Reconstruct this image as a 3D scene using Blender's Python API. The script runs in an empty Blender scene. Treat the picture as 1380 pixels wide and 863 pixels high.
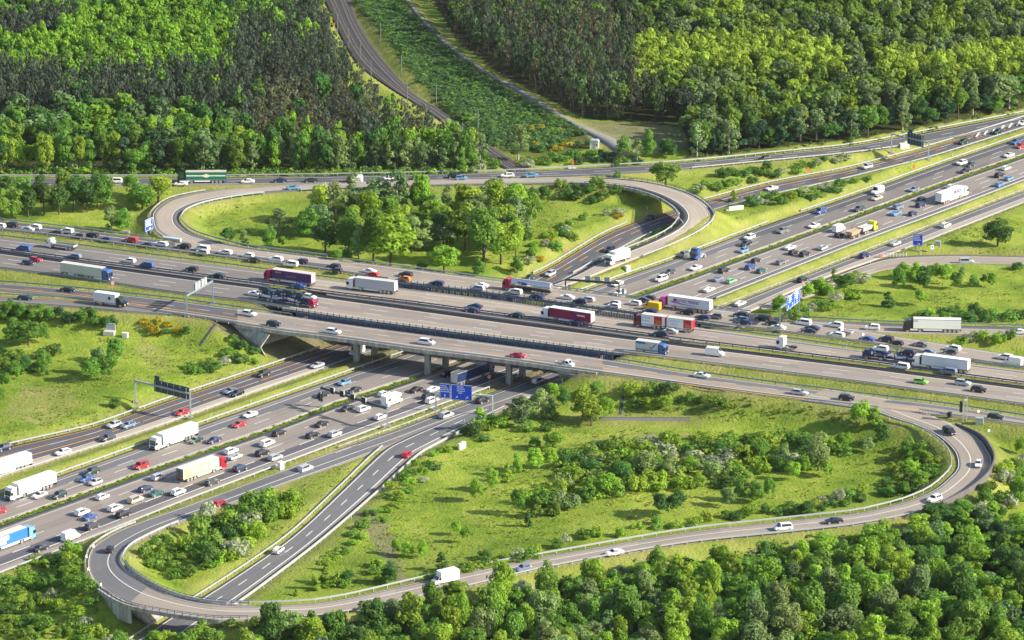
import bpy, bmesh, math, random
import numpy as np
from mathutils import Vector, Matrix
random.seed(7); rng = np.random.default_rng(7)
scn = bpy.context.scene
COL = scn.collection
R = math.radians
# ------------------------------------------------------------------ camera
CAM_H, TH, F = 338.3, R(16.962), 5174.7          # height above the lower motorway, pitch, focal length in px of 1380
cam_d = bpy.data.cameras.new('camera'); cam = bpy.data.objects.new('camera', cam_d); COL.objects.link(cam)
cam.location = (0, 0, CAM_H); cam.rotation_euler = (math.pi/2-TH, 0, 0)
cam_d.sensor_width = 36; cam_d.lens = F/1380*36; cam_d.clip_start = 5; cam_d.clip_end = 12000
scn.camera = cam
CT, ST = math.cos(TH), math.sin(TH)
def unp(px, py, z=0.0):
    x = (px-690)/F; y = (431.5-py)/F
    ry = CT+y*ST; rz = -ST+y*CT
    t = (z-CAM_H)/rz
    return np.array([x*t, ry*t, z])
def prj(P):
    d2 = P[2]-CAM_H
    zc = P[1]*CT-d2*ST; yc = P[1]*ST+d2*CT
    return (690+F*P[0]/zc, 431.5-F*yc/zc)
def pxm(P):                                         # px per metre at a point
    return F/(P[1]*CT-(P[2]-CAM_H)*ST)
TL = {'A':(0,288,6),'B':(230,288,6),'C':(460,288,6),'D':(690,288,6),'E':(920,288,6),'F':(1150,288,6),
 'G':(0,432,6),'H':(230,432,6),'I':(460,432,6),'J':(690,432,6),'K':(920,432,6),'L':(1150,432,6),
 'M':(0,576,6),'N':(230,576,6),'O':(460,576,6),'P':(690,576,6),'Q':(920,576,6),'R':(1150,576,6),
 'S':(0,719,6),'U':(230,719,6),'V':(460,144,6),'W':(690,144,6),'X':(920,144,6),'Y':(1150,144,6),
 '1':(0,0,3),'2':(460,0,3),'3':(920,0,3),'8':(460,576,3),'9':(920,576,3),'0':(0,0,1)}
def tp(t, x, y):
    o = TL[t]; k = 5.991 if o[2] == 6 else (2.9957 if o[2] == 3 else 1.0)
    return (o[0]+x/k, o[1]+y/k)
# ------------------------------------------------------------------ materials
MATS = {}
def newmat(name):
    m = bpy.data.materials.new(name); m.use_nodes = True
    return m, m.node_tree.nodes, m.node_tree.links, m.node_tree.nodes['Principled BSDF']
def mat(name, col, rough=.55, metal=0., var=.08, scale=3., spec=.4, coat=0.):
    if name in MATS: return MATS[name]
    m, N, L, b = newmat(name)
    b.inputs['Roughness'].default_value = rough; b.inputs['Metallic'].default_value = metal
    b.inputs['Specular IOR Level'].default_value = spec
    if coat: b.inputs['Coat Weight'].default_value = coat; b.inputs['Coat Roughness'].default_value = .08
    tc = N.new('ShaderNodeNewGeometry'); nz = N.new('ShaderNodeTexNoise'); nz.inputs['Scale'].default_value = scale
    nz.inputs['Detail'].default_value = 3
    mx = N.new('ShaderNodeMix'); mx.data_type = 'RGBA'
    mx.inputs[6].default_value = tuple(max(0, c*(1-var)) for c in col)+(1,)
    mx.inputs[7].default_value = tuple(min(1, c*(1+var)) for c in col)+(1,)
    L.new(tc.outputs['Position'], nz.inputs['Vector']); L.new(nz.outputs['Fac'], mx.inputs[0]); L.new(mx.outputs[2], b.inputs['Base Color'])
    MATS[name] = m; return m
def roadmat(name, col, streak=.16, mott=.12):
    m, N, L, b = newmat(name); b.inputs['Roughness'].default_value = .82; b.inputs['Specular IOR Level'].default_value = .25
    uv = N.new('ShaderNodeUVMap'); mp = N.new('ShaderNodeMapping'); mp.inputs['Scale'].default_value = (.012, .9, 1)
    n1 = N.new('ShaderNodeTexNoise'); n1.inputs['Scale'].default_value = 1.; n1.inputs['Detail'].default_value = 4
    g = N.new('ShaderNodeNewGeometry'); n2 = N.new('ShaderNodeTexNoise'); n2.inputs['Scale'].default_value = .09; n2.inputs['Detail'].default_value = 8; n2.inputs['Roughness'].default_value = .65
    # concrete slab joints every 5 m along, faint tyre tracks across each 3.7 m lane
    sx = N.new('ShaderNodeSeparateXYZ')
    wv = N.new('ShaderNodeMath'); wv.operation = 'MULTIPLY'; wv.inputs[1].default_value = 2*math.pi/1.85
    cs = N.new('ShaderNodeMath'); cs.operation = 'COSINE'
    a1 = N.new('ShaderNodeMath'); a1.operation = 'MULTIPLY_ADD'; a1.inputs[1].default_value = 2*streak; a1.inputs[2].default_value = 1-streak
    a2 = N.new('ShaderNodeMath'); a2.operation = 'MULTIPLY_ADD'; a2.inputs[1].default_value = 2*mott; a2.inputs[2].default_value = 1-mott
    a3 = N.new('ShaderNodeMath'); a3.operation = 'MULTIPLY_ADD'; a3.inputs[1].default_value = .035; a3.inputs[2].default_value = 1.
    m1 = N.new('ShaderNodeMath'); m1.operation = 'MULTIPLY'; m2 = N.new('ShaderNodeMath'); m2.operation = 'MULTIPLY'
    vm = N.new('ShaderNodeVectorMath'); vm.operation = 'SCALE'; vm.inputs[0].default_value = col
    # relaid panels, one lane wide, a little lighter or darker than their neighbours; a few clearly darker
    mq = N.new('ShaderNodeMapping'); mq.inputs['Scale'].default_value = (1/23., 1/3.75, 1); fl = N.new('ShaderNodeVectorMath'); fl.operation = 'FLOOR'
    wn = N.new('ShaderNodeTexWhiteNoise'); wn.noise_dimensions = '2D'; cr = N.new('ShaderNodeValToRGB'); cr.color_ramp.interpolation = 'CONSTANT'; el = cr.color_ramp.elements
    for p_, v_ in ((.0,.84),(.05,.95),(.3,.985),(.55,1.02),(.8,1.045),(.96,.90)):
        q_ = el.new(p_) if p_ not in (0.,) else el[0]; q_.color = (v_,v_,v_,1)
    el.remove(el[-1])
    L.new(uv.outputs[0], mq.inputs[0]); L.new(mq.outputs[0], fl.inputs[0]); L.new(fl.outputs[0], wn.inputs['Vector']); L.new(wn.outputs['Value'], cr.inputs[0])
    m3 = N.new('ShaderNodeMath'); m3.operation = 'MULTIPLY'
    L.new(uv.outputs[0], mp.inputs[0]); L.new(mp.outputs[0], n1.inputs['Vector']); L.new(uv.outputs[0], sx.inputs[0])
    L.new(sx.outputs[1], wv.inputs[0]); L.new(wv.outputs[0], cs.inputs[0]); L.new(cs.outputs[0], a3.inputs[0])
    L.new(g.outputs['Position'], n2.inputs['Vector']); L.new(n1.outputs['Fac'], a1.inputs[0]); L.new(n2.outputs['Fac'], a2.inputs[0])
    L.new(a1.outputs[0], m1.inputs[0]); L.new(a2.outputs[0], m1.inputs[1]); L.new(m1.outputs[0], m2.inputs[0]); L.new(a3.outputs[0], m2.inputs[1])
    L.new(m2.outputs[0], m3.inputs[0]); L.new(cr.outputs[0], m3.inputs[1]); L.new(m3.outputs[0], vm.inputs['Scale']); L.new(vm.outputs[0], b.inputs['Base Color'])
    MATS[name] = m; return m
RM = {'beige': roadmat('concrete_paving', (.285,.246,.205)), 'brown': roadmat('worn_concrete_paving', (.24,.213,.19)),
      'grey': roadmat('grey_asphalt', (.14,.14,.146)), 'dark': roadmat('fresh_asphalt', (.098,.098,.108)),
      'black': roadmat('new_asphalt', (.075,.078,.09)), 'mid': roadmat('worn_asphalt', (.175,.16,.15)),
      'strip': roadmat('dark_strip', (.04,.045,.06)), 'light': roadmat('pale_concrete_paving', (.335,.288,.238)), 'gravel': roadmat('gravel', (.2,.195,.185))}
M_WHITE = mat('white_road_paint', (.66,.65,.62), .6); M_ORANGE = mat('orange_road_paint', (.75,.36,.06), .6)
M_GALV = mat('galvanised_steel', (.37,.39,.39), .55, .15); M_CONC = mat('bridge_concrete', (.36,.35,.33), .85, 0, .2, .4)
M_CONCP = mat('pale_bridge_concrete', (.46,.43,.38), .85, 0, .2, .4)
M_BLUEST = mat('blue_painted_steel', (.035,.07,.13), .5); M_MESH = mat('blue_steel_panel', (.03,.06,.115), .6, 0, .25, .8)
M_GREENST = mat('blue_grey_painted_steel', (.19,.25,.27), .5); M_DARKST = mat('dark_steel', (.05,.06,.08), .5)
M_GLASS = mat('dark_window_glass', (.02,.025,.03), .08, 0, .0, 1., .6); M_TYRE = mat('tyre_rubber', (.02,.02,.02), .8)
M_RIM = mat('wheel_rim', (.5,.5,.5), .35, .7); M_RED = mat('red_lens', (.55,.02,.02), .3); M_LAMP = mat('clear_lens', (.8,.8,.78), .2)
M_CHASSIS = mat('dark_chassis', (.03,.03,.035), .7); M_SIGN = mat('blue_sign_face', (.012,.08,.62), .45); M_SIGNW = mat('white_sign_print', (.85,.87,.9), .5)
M_BACK = mat('grey_sign_back', (.33,.37,.38), .5); M_SCREEN = mat('unlit_display', (.012,.013,.018), .5); M_BOXW = mat('white_cabinet', (.75,.74,.7), .5)
M_PLASTIC = mat('white_plastic', (.8,.8,.78), .5); M_BALLAST = mat('rail_ballast', (.05,.043,.045), .95, 0, .3, 2.); M_RAIL = mat('rail_steel', (.3,.27,.26), .4, .6)
M_SLEEPER = mat('concrete_sleeper', (.12,.11,.105), .9)
def streaks(m):                                       # rain streaks down concrete faces
    N=m.node_tree.nodes; L=m.node_tree.links; b=N['Principled BSDF']; src=b.inputs['Base Color'].links[0].from_socket
    g=N.new('ShaderNodeNewGeometry'); mp=N.new('ShaderNodeMapping'); mp.inputs['Scale'].default_value=(.9,.9,.10); n=N.new('ShaderNodeTexNoise'); n.inputs['Scale'].default_value=1.; n.inputs['Detail'].default_value=6; n.inputs['Roughness'].default_value=.7
    r=N.new('ShaderNodeValToRGB'); r.color_ramp.elements[0].position=.36; r.color_ramp.elements[0].color=(.42,.41,.40,1); r.color_ramp.elements[1].position=.62; r.color_ramp.elements[1].color=(1.08,1.07,1.05,1)
    mx=N.new('ShaderNodeMix'); mx.data_type='RGBA'; mx.blend_type='MULTIPLY'; mx.inputs[0].default_value=.85
    L.new(g.outputs['Position'],mp.inputs[0]); L.new(mp.outputs[0],n.inputs['Vector']); L.new(n.outputs['Fac'],r.inputs[0]); L.new(src,mx.inputs[6]); L.new(r.outputs[0],mx.inputs[7]); L.new(mx.outputs[2],b.inputs['Base Color'])
streaks(M_CONC); streaks(M_CONCP)
# ------------------------------------------------------------------ object helpers
def tag(o, label=None, cat=None, group=None, kind=None):
    if label: o['label'] = label
    if cat: o['category'] = cat
    if group: o['group'] = group
    if kind: o['kind'] = kind
    return o
def link(o, parent=None):
    COL.objects.link(o)
    if parent is not None: o.parent = parent
    return o
def empty(name, loc=(0,0,0), rz=0., label=None, cat=None, group=None):
    o = bpy.data.objects.new(name, None); o.empty_display_size = .5; COL.objects.link(o)
    o.location = loc; o.rotation_euler = (0,0,rz)
    return tag(o, label, cat, group)
class MB:
    """collects simple faceted shapes; build() links them as one mesh object"""
    def __init__(s): s.v=[]; s.f=[]; s.m=[]
    def quad(s, pts, m=0):
        n=len(s.v); s.v += [tuple(p) for p in pts]; s.f.append(tuple(range(n, n+len(pts)))); s.m.append(m); return s
    def box(s, x0,x1,y0,y1,z0,z1,m=0,tx=0.,ty=0.):
        n=len(s.v)
        s.v += [(x0,y0,z0),(x1,y0,z0),(x1,y1,z0),(x0,y1,z0),(x0+tx,y0+ty,z1),(x1-tx,y0+ty,z1),(x1-tx,y1-ty,z1),(x0+tx,y1-ty,z1)]
        s.f += [tuple(n+i for i in q) for q in ((3,2,1,0),(4,5,6,7),(0,1,5,4),(1,2,6,5),(2,3,7,6),(3,0,4,7))]
        s.m += [m]*6 if isinstance(m,int) else list(m); return s
    def prism(s, prof, y0, y1, m=0, mcap=None, inset=0.):   # profile in (x,z), extruded along y
        n=len(s.v); k=len(prof)
        cx=sum(p[0] for p in prof)/k; cz=sum(p[1] for p in prof)/k
        s.v += [(p[0],y0,p[1]) for p in prof]+[(p[0],y1,p[1]) for p in prof]
        for i in range(k):
            j=(i+1)%k; s.f.append((n+i,n+k+i,n+k+j,n+j)); s.m.append(m)
        s.f.append(tuple(n+i for i in range(k))); s.f.append(tuple(n+k+i for i in reversed(range(k)))); s.m += [m if mcap is None else mcap]*2; return s
    def cyl(s, c, r, h, axis='z', n=10, m=0, mcap=None, r2=None):
        b=len(s.v); r2 = r if r2 is None else r2
        for q,(rr,hh) in enumerate(((r,0),(r2,h))):
            for i in range(n):
                a=2*math.pi*i/n; u,w=rr*math.cos(a),rr*math.sin(a)
                s.v.append({'z':(c[0]+u,c[1]+w,c[2]+hh),'y':(c[0]+u,c[1]+hh,c[2]+w),'x':(c[0]+hh,c[1]+u,c[2]+w)}[axis])
        for i in range(n):
            j=(i+1)%n; s.f.append((b+i,b+j,b+n+j,b+n+i)); s.m.append(m)
        mc = m if mcap is None else mcap
        s.f.append(tuple(b+i for i in reversed(range(n)))); s.f.append(tuple(b+n+i for i in range(n))); s.m += [mc,mc]; return s
    def tube(s, p, q, r, n=6, m=0):
        p=Vector(p); q=Vector(q); d=(q-p).normalized(); a=d.orthogonal().normalized(); c=d.cross(a); b=len(s.v)
        for o in (p,q):
            for i in range(n):
                t=2*math.pi*i/n; s.v.append(tuple(o+a*r*math.cos(t)+c*r*math.sin(t)))
        for i in range(n):
            j=(i+1)%n; s.f.append((b+i,b+j,b+n+j,b+n+i)); s.m.append(m)
        s.f.append(tuple(b+i for i in reversed(range(n)))); s.f.append(tuple(b+n+i for i in range(n))); s.m += [m,m]; return s
    def bar(s, p, q, w, h, m=0):      # horizontal box beam from p to q
        p=Vector(p); q=Vector(q); d=(q-p).normalized(); a=d.cross(Vector((0,0,1))).normalized()*w/2; u=a.cross(d).normalized()*h/2
        n=len(s.v)
        for o in (p,q): s.v += [tuple(o+a+u),tuple(o-a+u),tuple(o-a-u),tuple(o+a-u)]
        s.f += [tuple(n+i for i in t) for t in ((3,2,1,0),(4,5,6,7),(0,1,5,4),(1,2,6,5),(2,3,7,6),(3,0,4,7))]; s.m += [m]*6; return s
    def mesh(s, name, mats):
        me=bpy.data.meshes.new(name); me.from_pydata(s.v,[],s.f)
        for m in mats: me.materials.append(m)
        if len(mats)>1: me.polygons.foreach_set('material_index', s.m)
        me.update(); return me
    def build(s, name, mats, parent=None):
        return link(bpy.data.objects.new(name, s.mesh(name, mats if isinstance(mats,(list,tuple)) else [mats])), parent)
def npmesh(name, verts, quads, mats, matidx=None, smooth=False):
    """fast mesh from numpy arrays of quads"""
    me=bpy.data.meshes.new(name); nv=len(verts); nf=len(quads); k=quads.shape[1]
    me.vertices.add(nv); me.vertices.foreach_set('co', np.asarray(verts,np.float32).ravel())
    me.loops.add(nf*k); me.loops.foreach_set('vertex_index', np.asarray(quads,np.int32).ravel())
    me.polygons.add(nf); me.polygons.foreach_set('loop_start', np.arange(0,nf*k,k,dtype=np.int32))
    for m in mats: me.materials.append(m)
    if matidx is not None: me.polygons.foreach_set('material_index', np.asarray(matidx,np.int32))
    if smooth: me.polygons.foreach_set('use_smooth', np.ones(nf,bool))
    me.update(calc_edges=True); return me
# ------------------------------------------------------------------ roads (edges traced, laid out on the ground)
def ipl(pts, x):
    xs=[p[0] for p in pts]; ys=[p[1] for p in pts]
    if x<=xs[0]:  return ys[0]+(x-xs[0])*(ys[1]-ys[0])/(xs[1]-xs[0])
    if x>=xs[-1]: return ys[-1]+(x-xs[-1])*(ys[-1]-ys[-2])/(xs[-1]-xs[-2])
    return float(np.interp(x, xs, ys))
def zat(zs, x): return zs if not isinstance(zs,(list,tuple)) else float(np.interp(x,[p[0] for p in zs],[p[1] for p in zs]))
def catmull(P, step):
    P=np.asarray(P); n=len(P); out=[]
    for i in range(n-1):
        p0=P[max(i-1,0)]; p1=P[i]; p2=P[i+1]; p3=P[min(i+2,n-1)]
        if i==0: p0=2*p1-p2
        if i==n-2: p3=2*p2-p1
        d=np.linalg.norm((p2-p1)[:2]); k=max(1,int(math.ceil(d/step)))
        for j in range(k):
            t=j/k; out.append(.5*((2*p1)+(-p0+p2)*t+(2*p0-5*p1+4*p2-p3)*t*t+(-p0+3*p1-3*p2+p3)*t**3))
    out.append(P[-1]); return np.array(out)
class Road: pass
ROADS={}
def finish(name, A, zb=None):
    r=Road(); r.name=name; r.L=A[:,:3].copy(); r.R=A[:,3:6].copy(); r.C=(r.L+r.R)/2
    T=np.gradient(r.C,axis=0); T[:,2]=0; r.T=T/np.linalg.norm(T,axis=1)[:,None]
    W=r.R-r.L; r.W=np.abs(W[:,0]*r.T[:,1]-W[:,1]*r.T[:,0])
    r.S=np.concatenate([[0],np.cumsum(np.linalg.norm(np.diff(r.C,axis=0),axis=1))])
    r.px=np.array([prj(c)[0] for c in r.C]); r.bridge=np.zeros(len(A),bool); ROADS[name]=r; return r
def smooth(a,k):
    if k<2: return a
    p=np.pad(a,((k,k),(0,0)),'reflect',reflect_type='odd'); w=np.hanning(2*k+3)[1:-1]; w/=w.sum()
    return np.stack([np.convolve(p[:,i],w,'valid') for i in range(a.shape[1])],1)
def xroad(name, top, bot, z, x0=-130, x1=1510, dx=12, sm=5):
    st=[]
    for x in np.arange(x0,x1+1,dx):
        zz=zat(z,x); st.append(np.concatenate([unp(x,ipl(top,x),zz),unp(x,ipl(bot,x),zz)]))
    A=catmull(smooth(np.array(st),sm),2.5); return finish(name,A)
def sroad(name, st, sm=2):                # stations: inner x,y, outer x,y, z
    A=np.array([np.concatenate([unp(a,b,z),unp(c,d,z)]) for a,b,c,d,z in st])
    return finish(name, smooth(catmull(A,1.5),sm))
ZA=8.0
xroad('c1',[(0,298),(100,309),(230,326),(345,342),(400,348.5),(460,351),(540,361),(690,381),(800,396),(920,411),(1000,421),(1050,428),(1100,436),(1150,443),(1178,449),(1280,465),(1380,481)],
 [(0,309.5),(100,320.5),(230,338),(345,352),(460,366),(540,379),(690,397),(800,411.5),(920,428),(945,433),(1013,442),(1070,449.5),(1150,459.5),(1202,467),(1250,475.5),(1308,485.5),(1380,496)],ZA)
xroad('ur',[(1040,427),(1100,431),(1150,434.5),(1240,438),(1380,441.5)],[(1040,436),(1100,441),(1150,446),(1200,449),(1290,450.5),(1380,453.5)],ZA-.03,1050)
xroad('A3N',[(0,320),(100,332),(230,349),(345,363.5),(460,379),(540,388.5),(690,407),(830,429),(938,441.5),(1050,456.5),(1150,471),(1380,500)],
 [(0,336),(100,349.5),(230,366),(345,381),(460,397),(540,406),(690,426),(830,445.5),(920,458),(1150,486),(1380,517)],ZA)
xroad('A3S',[(0,342),(230,374),(345,388.5),(460,405),(690,437),(830,455.5),(920,467),(1150,495),(1380,525)],
 [(0,362),(100,374),(230,394.6),(345,407.5),(390,416),(460,426.5),(690,456),(830,474),(920,485),(1150,514),(1380,545.5)],ZA)
xroad('c2',[(0,382),(100,390),(170,398),(230,404),(345,420),(395,427),(460,437),(690,467),(822,485),(920,501.5),(1010,514),(1150,532),(1267,545.5),(1380,563)],
 [(0,392),(100,401),(170,413),(230,423),(297,432),(363,444),(460,455.5),(560,470),(690,485.5),(760,496),(825,505),(920,518),(1012,530),(1100,541),(1183,550),(1277,559.5),(1380,573)],ZA)
xroad('r7',[(0,399),(100,404),(170,409),(235,415)],[(0,408),(100,414),(170,421),(235,425)],ZA-.03,-130,235)
xroad('A5N',[(75,643),(180,606),(265,575),(460,507),(543,478),(777,396),(823,379),(920,346),(1037,301),(1077,288),(1150,264),(1260,224),(1380,183.5)],
 [(0,704),(230,622),(370,575),(460,538),(552,510),(843,400),(920,374),(1150,290),(1297,236),(1380,208)],0)
xroad('A5S',[(0,709),(230,627),(370,579.5),(460,544),(552,515),(843,404.5),(920,378.5),(1150,294),(1297,240),(1380,211.5)],
 [(5,770),(133,720.5),(230,681.5),(377,626),(460,595),(528,569),(610,539.5),(657,523.5),(962,403),(1150,329),(1260,289),(1380,243)],0)
xroad('c3',[(-60,620),(12,602),(125,577),(230,539),(370,493),(433,471),(720,372),(745,359.5),(790,331),(823,311),(867,296),(945,272.5),(1037,248),(1150,227),(1243,202),(1300,185),(1380,160)],
 [(0,643),(208,577),(230,569),(347,527),(433,498),(745,389),(772,371),(807,351),(862,321),(887,309),(925,295),(962,283),(1000,272),(1150,238.5),(1253,212.5),(1380,172)],0,sm=3)
xroad('c4',[(440,612),(460,604),(543,576),(627,543),(660,530),(968,416),(1087,371),(1150,346.5),(1295,290),(1380,258)],
 [(440,634),(460,625),(513,606),(560,588),(600,572),(650,560),(690,547),(760,518),(1013,421),(1043,403),(1117,372),(1150,360.5),(1217,337),(1293,307),(1342,288),(1380,273)],0,452,sm=3)
xroad('r6',[(1030,409),(1110,378),(1150,362),(1192,347),(1243,344),(1300,343.5),(1380,345.5)],[(1030,420),(1110,393),(1150,374),(1200,363),(1283,357),(1380,359)],.03,1026,sm=2)
xroad('c5',[(155,239.5),(300,239.5),(460,237.5),(690,232.5),(807,226),(920,220),(1150,197.5),(1380,153.5)],
 [(155,250),(330,249),(460,247.5),(537,246),(690,239),(790,237),(920,228.5),(1150,206.5),(1250,192.5),(1317,179),(1380,165)],[(0,5),(900,5),(1250,1.),(1380,.1)])
sroad('UL',[(462,350,446,357,8.03),(400,342.5,384,350,8.03),(345,335.5,323,343,7.9),(305,328,272,333,7.6),(263,315.5,230,324,7.3),(247,305,210,311,7.1),(241,296,206,300,6.9),(243,289,205,288,6.6),(250,283,215,277,6.2),(277,273,233,267,5.8),(333,263,283,257,5.5),(400,257,350,252,5.3),(460,254,430,248,5.2),(575,250,560,244,5.2),(690,248.5,690,240.5,5.5),(770,248,775,239.5,6.0),(838,252,850,244,6.4),(880,262,897,252,6.5),(905,275,932,264,6.5),(916,286,952,278,6.2),(917,296,960,291,5.5),(905,310,955,301,4.5),(880,323,932,317,3.2),(848,336,890,336,1.9),(807,352,838,356,.8),(775,370,790,375,.25),(735,387,745,391,.03)])
sroad('LL',[(1080,540,1112,524,8.03),(1150,549.5,1182,536,8.03),(1183,556,1217,543,7.9),(1208,565,1248,557,7.7),(1243,576,1293,576,7.4),(1270,593,1320,591,7.0),(1283,606,1333,609,6.7),(1288,616,1338,621,6.5),(1289,631,1332,639,6.2),(1278,644,1317,654,5.9),(1257,661,1295,669,5.6),(1222,676,1257,686,5.2),(1183,686,1205,698,4.9),(1150,692.7,1150,707.7,4.6),(1037,705,1047,719,4.1),(920,718.5,920,733,3.8),(743,749,743,764,3.6),(620,771.5,623,792,3.6),(460,808,460,826,4.1),(385,816,385,832,4.5),(313,817,313,834.5,4.8),(263,811.5,285,834,4.8),(230,802.5,230,826.5,4.8),(205,791,177,816,4.7),(177,774,143,799,4.5),(164,759,123,781,4.1),(164,749,117,764,3.7),(173,737,119,747,3.2),(190,727,128,734,2.6),(230,708.5,167,712,1.8),(300,683,260,679,1.0),(380,653,350,646,.4),(460,625,440,612,.04),(500,610,480,599,.03)])
sroad('SR',[(640,552,690,546,.02),(600,568,650,566,.02),(540,594,582,601,.02),(513,610,556,617,0.),(460,661,500,668,-.3),(397,720,430,728,-.8),(337,763,373,772,-1.4),(272,805,317,813,-1.9),(230,831,276,838,-2.),(190,858,238,866,-2.),(120,905,170,915,-2.),(0,985,60,995,-2)])
# minor tracks
sroad('path',[(795,561.5,795,565,2.35),(803,562,803,565.5,2.4),(870,562.5,870,566,2.5),(930,563,930,566.5,2.6)])
sroad('track',[(535,-20,543,-22,7.),(545,0,550,-1,7.),(581,43,586,41.5,7.),(608,67,613,65.5,7.),(649,97,655,95.5,6.8),(696,123,703,121,6.5),(748,156.5,756,154,6.2),(791,179.5,802,176,6.),(815,194,832,189,6.),(832,207,850,202,5.8)])
sroad('railway',[(425,-25,452,-25,4.),(440,0,467,0,4.),(458,40,482,36,4.),(484,84,507,74,4.),(525,117,551,123,4.),(571,146,593,150,4.),(598,165,620,170,4.),(648,206,673,207,4.),(690,232,718,236,4.)])
# ------------------------------------------------------------------ bridges: where the roads leave the ground
BR={'c2':(322,800),'A3S':(385,845),'A3N':(470,945),'c1':(520,1000)}
for k,(a,b) in BR.items():
    r=ROADS[k]; r.bridge=(r.px>a)&(r.px<b)
def mark(r, a, b):                       # bridge between the points nearest to two pixels
    ia=min(range(len(r.C)),key=lambda i:math.dist(prj(r.C[i]),a)); ib=min(range(len(r.C)),key=lambda i:math.dist(prj(r.C[i]),b))
    i0,i1=min(ia,ib),max(ia,ib); r.bridge[i0:i1+1]=True; return i0,i1
mark(ROADS['UL'],(822,247),(934,283)); mark(ROADS['LL'],(300,826),(146,800))
# ------------------------------------------------------------------ terrain
BASE=[(900,640,2.),(700,650,1.4),(1150,640,2.4),(1050,580,2.5),(640,640,.6),(860,680,2.),(560,720,-.2),(430,790,-1.2),(900,565,2.5),(800,575,1.6),(60,560,1.2),(100,500,2.3),(160,455,3.4),(250,470,2.4),(330,480,1.),(30,470,3.),
 (100,200,4.),(300,150,4.),(20,50,4.),(250,30,4.),(500,200,4.2),(620,220,4.2),(700,225,4.6),(560,80,5.5),(700,150,5.5),(640,60,6.5),(850,190,5.2),(900,100,5),(1150,100,4),(1350,80,3.),(1200,170,2.5),(1050,200,3.6),(750,20,6),
 (330,300,3.2),(480,310,3.),(650,300,2.6),(750,290,2.4),(800,290,2.),(1240,390,2.),(1320,400,2.2),(1330,310,.8),(1200,450,4.5),(1320,460,4.8),(180,270,4.6),(60,270,4.8),(950,560,2.6),(1080,600,2.6),(1360,600,2.),(1345,680,2.),
 (60,800,-1.),(150,840,-2.),(300,860,-1.),(700,840,0),(1000,800,0),(1250,760,.5),(1000,930,0),(400,930,-1),(280,760,-.6),(320,700,0),(400,680,0),(1000,270,2.),(1000,240,3.),(1120,230,2),(1380,640,2.2)]
BP=np.array([unp(x,y,z) for x,y,z in BASE],np.float64)
def grow(a,b,step,n0,n1,g=1.35):
    c=list(np.arange(a,b+.01,step)); s=step
    for _ in range(n1): s*=g; c.append(c[-1]+s)
    s=step
    for _ in range(n0): s*=g; c.insert(0,c[0]-s)
    return np.array(c)
GX=grow(-250,270,1.5,22,22); GY=grow(800,1640,1.5,20,24)
XX,YY=np.meshgrid(GX,GY); PT=np.stack([XX.ravel(),YY.ravel()],1)
num=np.zeros(len(PT)); den=np.zeros(len(PT))
for b in BP:
    w=1/(((PT-b[:2])**2).sum(1)+60)**1.5; num+=w*b[2]; den+=w
H0=num/den
def near(r, pts, sel, margin):
    """distance to the road's middle line, with its height and half width there"""
    C=r.C[sel]; hw=r.W[sel]/2
    D=np.full(len(pts),1e9); Z=np.zeros(len(pts)); HW=np.zeros(len(pts))
    if not len(C): return D,Z,HW
    m=margin; ok=np.where((pts[:,0]>C[:,0].min()-m)&(pts[:,0]<C[:,0].max()+m)&(pts[:,1]>C[:,1].min()-m)&(pts[:,1]<C[:,1].max()+m))[0]
    for s in range(0,len(ok),20000):
        q=ok[s:s+20000]; d2=((pts[q,None,:].astype(np.float32)-C[None,:,:2].astype(np.float32))**2).sum(2); j=d2.argmin(1)
        D[q]=np.sqrt(d2[np.arange(len(q)),j]); Z[q]=C[j,2]; HW[q]=hw[j]
    return D,Z,HW
H=H0.copy(); ROADD=np.full(len(PT),1e9)
NEAR={}
for k,r in ROADS.items():
    D,Z,HW=near(r,PT,~r.bridge,45); e=np.maximum(0,D-HW-1.6); up=Z-.22-.5*e
    H=np.where(D<1e8,np.maximum(H,np.where(up>H,up,H)),H); ROADD=np.minimum(ROADD,np.maximum(0,D-HW))
for k,r in ROADS.items():
    D,Z,HW=near(r,PT,np.ones(len(r.C),bool),45); e=np.maximum(0,D-HW-1.2)
    lim=Z-.22+(.5 if k=='SR' else np.where(PT[:,0]<0,.3,.55) if k=='c3' else .8 if k in('c4','A5N','A5S') else .5)*e
    if k in BR: continue
    if k in ('UL','LL'):
        D,Z,HW=near(r,PT,~r.bridge,45); e=np.maximum(0,D-HW-1.2); lim=Z-.22+.5*e
    H=np.where(D<1e8,np.minimum(H,lim),H)
und=.10*np.sin(PT[:,0]*.31+1.3*np.sin(PT[:,1]*.17))*np.sin(PT[:,1]*.27+PT[:,0]*.11)
H=H+und*np.clip(ROADD/8-.15,0,1)
HG=H.reshape(len(GY),len(GX))
def gz(x,y):
    i=min(max(np.searchsorted(GX,x)-1,0),len(GX)-2); j=min(max(np.searchsorted(GY,y)-1,0),len(GY)-2)
    u=(x-GX[i])/(GX[i+1]-GX[i]); v=(y-GY[j])/(GY[j+1]-GY[j])
    return float((HG[j,i]*(1-u)+HG[j,i+1]*u)*(1-v)+(HG[j+1,i]*(1-u)+HG[j+1,i+1]*u)*v)
def gnd(px,py):                          # a pixel as a point of the terrain
    # march down the sight line so that banks in front of the valley are met first
    zs=np.arange(10,-3.01,-.5); prev=None
    for z in zs:
        P=unp(px,py,z); h=gz(P[0],P[1])
        if h>=z:
            if prev is None: return np.array([P[0],P[1],h])
            lo,hi=z,prev
            for _ in range(8):
                mid=(lo+hi)/2; P=unp(px,py,mid)
                if gz(P[0],P[1])>=mid: lo=mid
                else: hi=mid
            P=unp(px,py,lo); P[2]=gz(P[0],P[1]); return P
        prev=z
    P=unp(px,py,0); P[2]=gz(P[0],P[1]); return P
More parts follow.
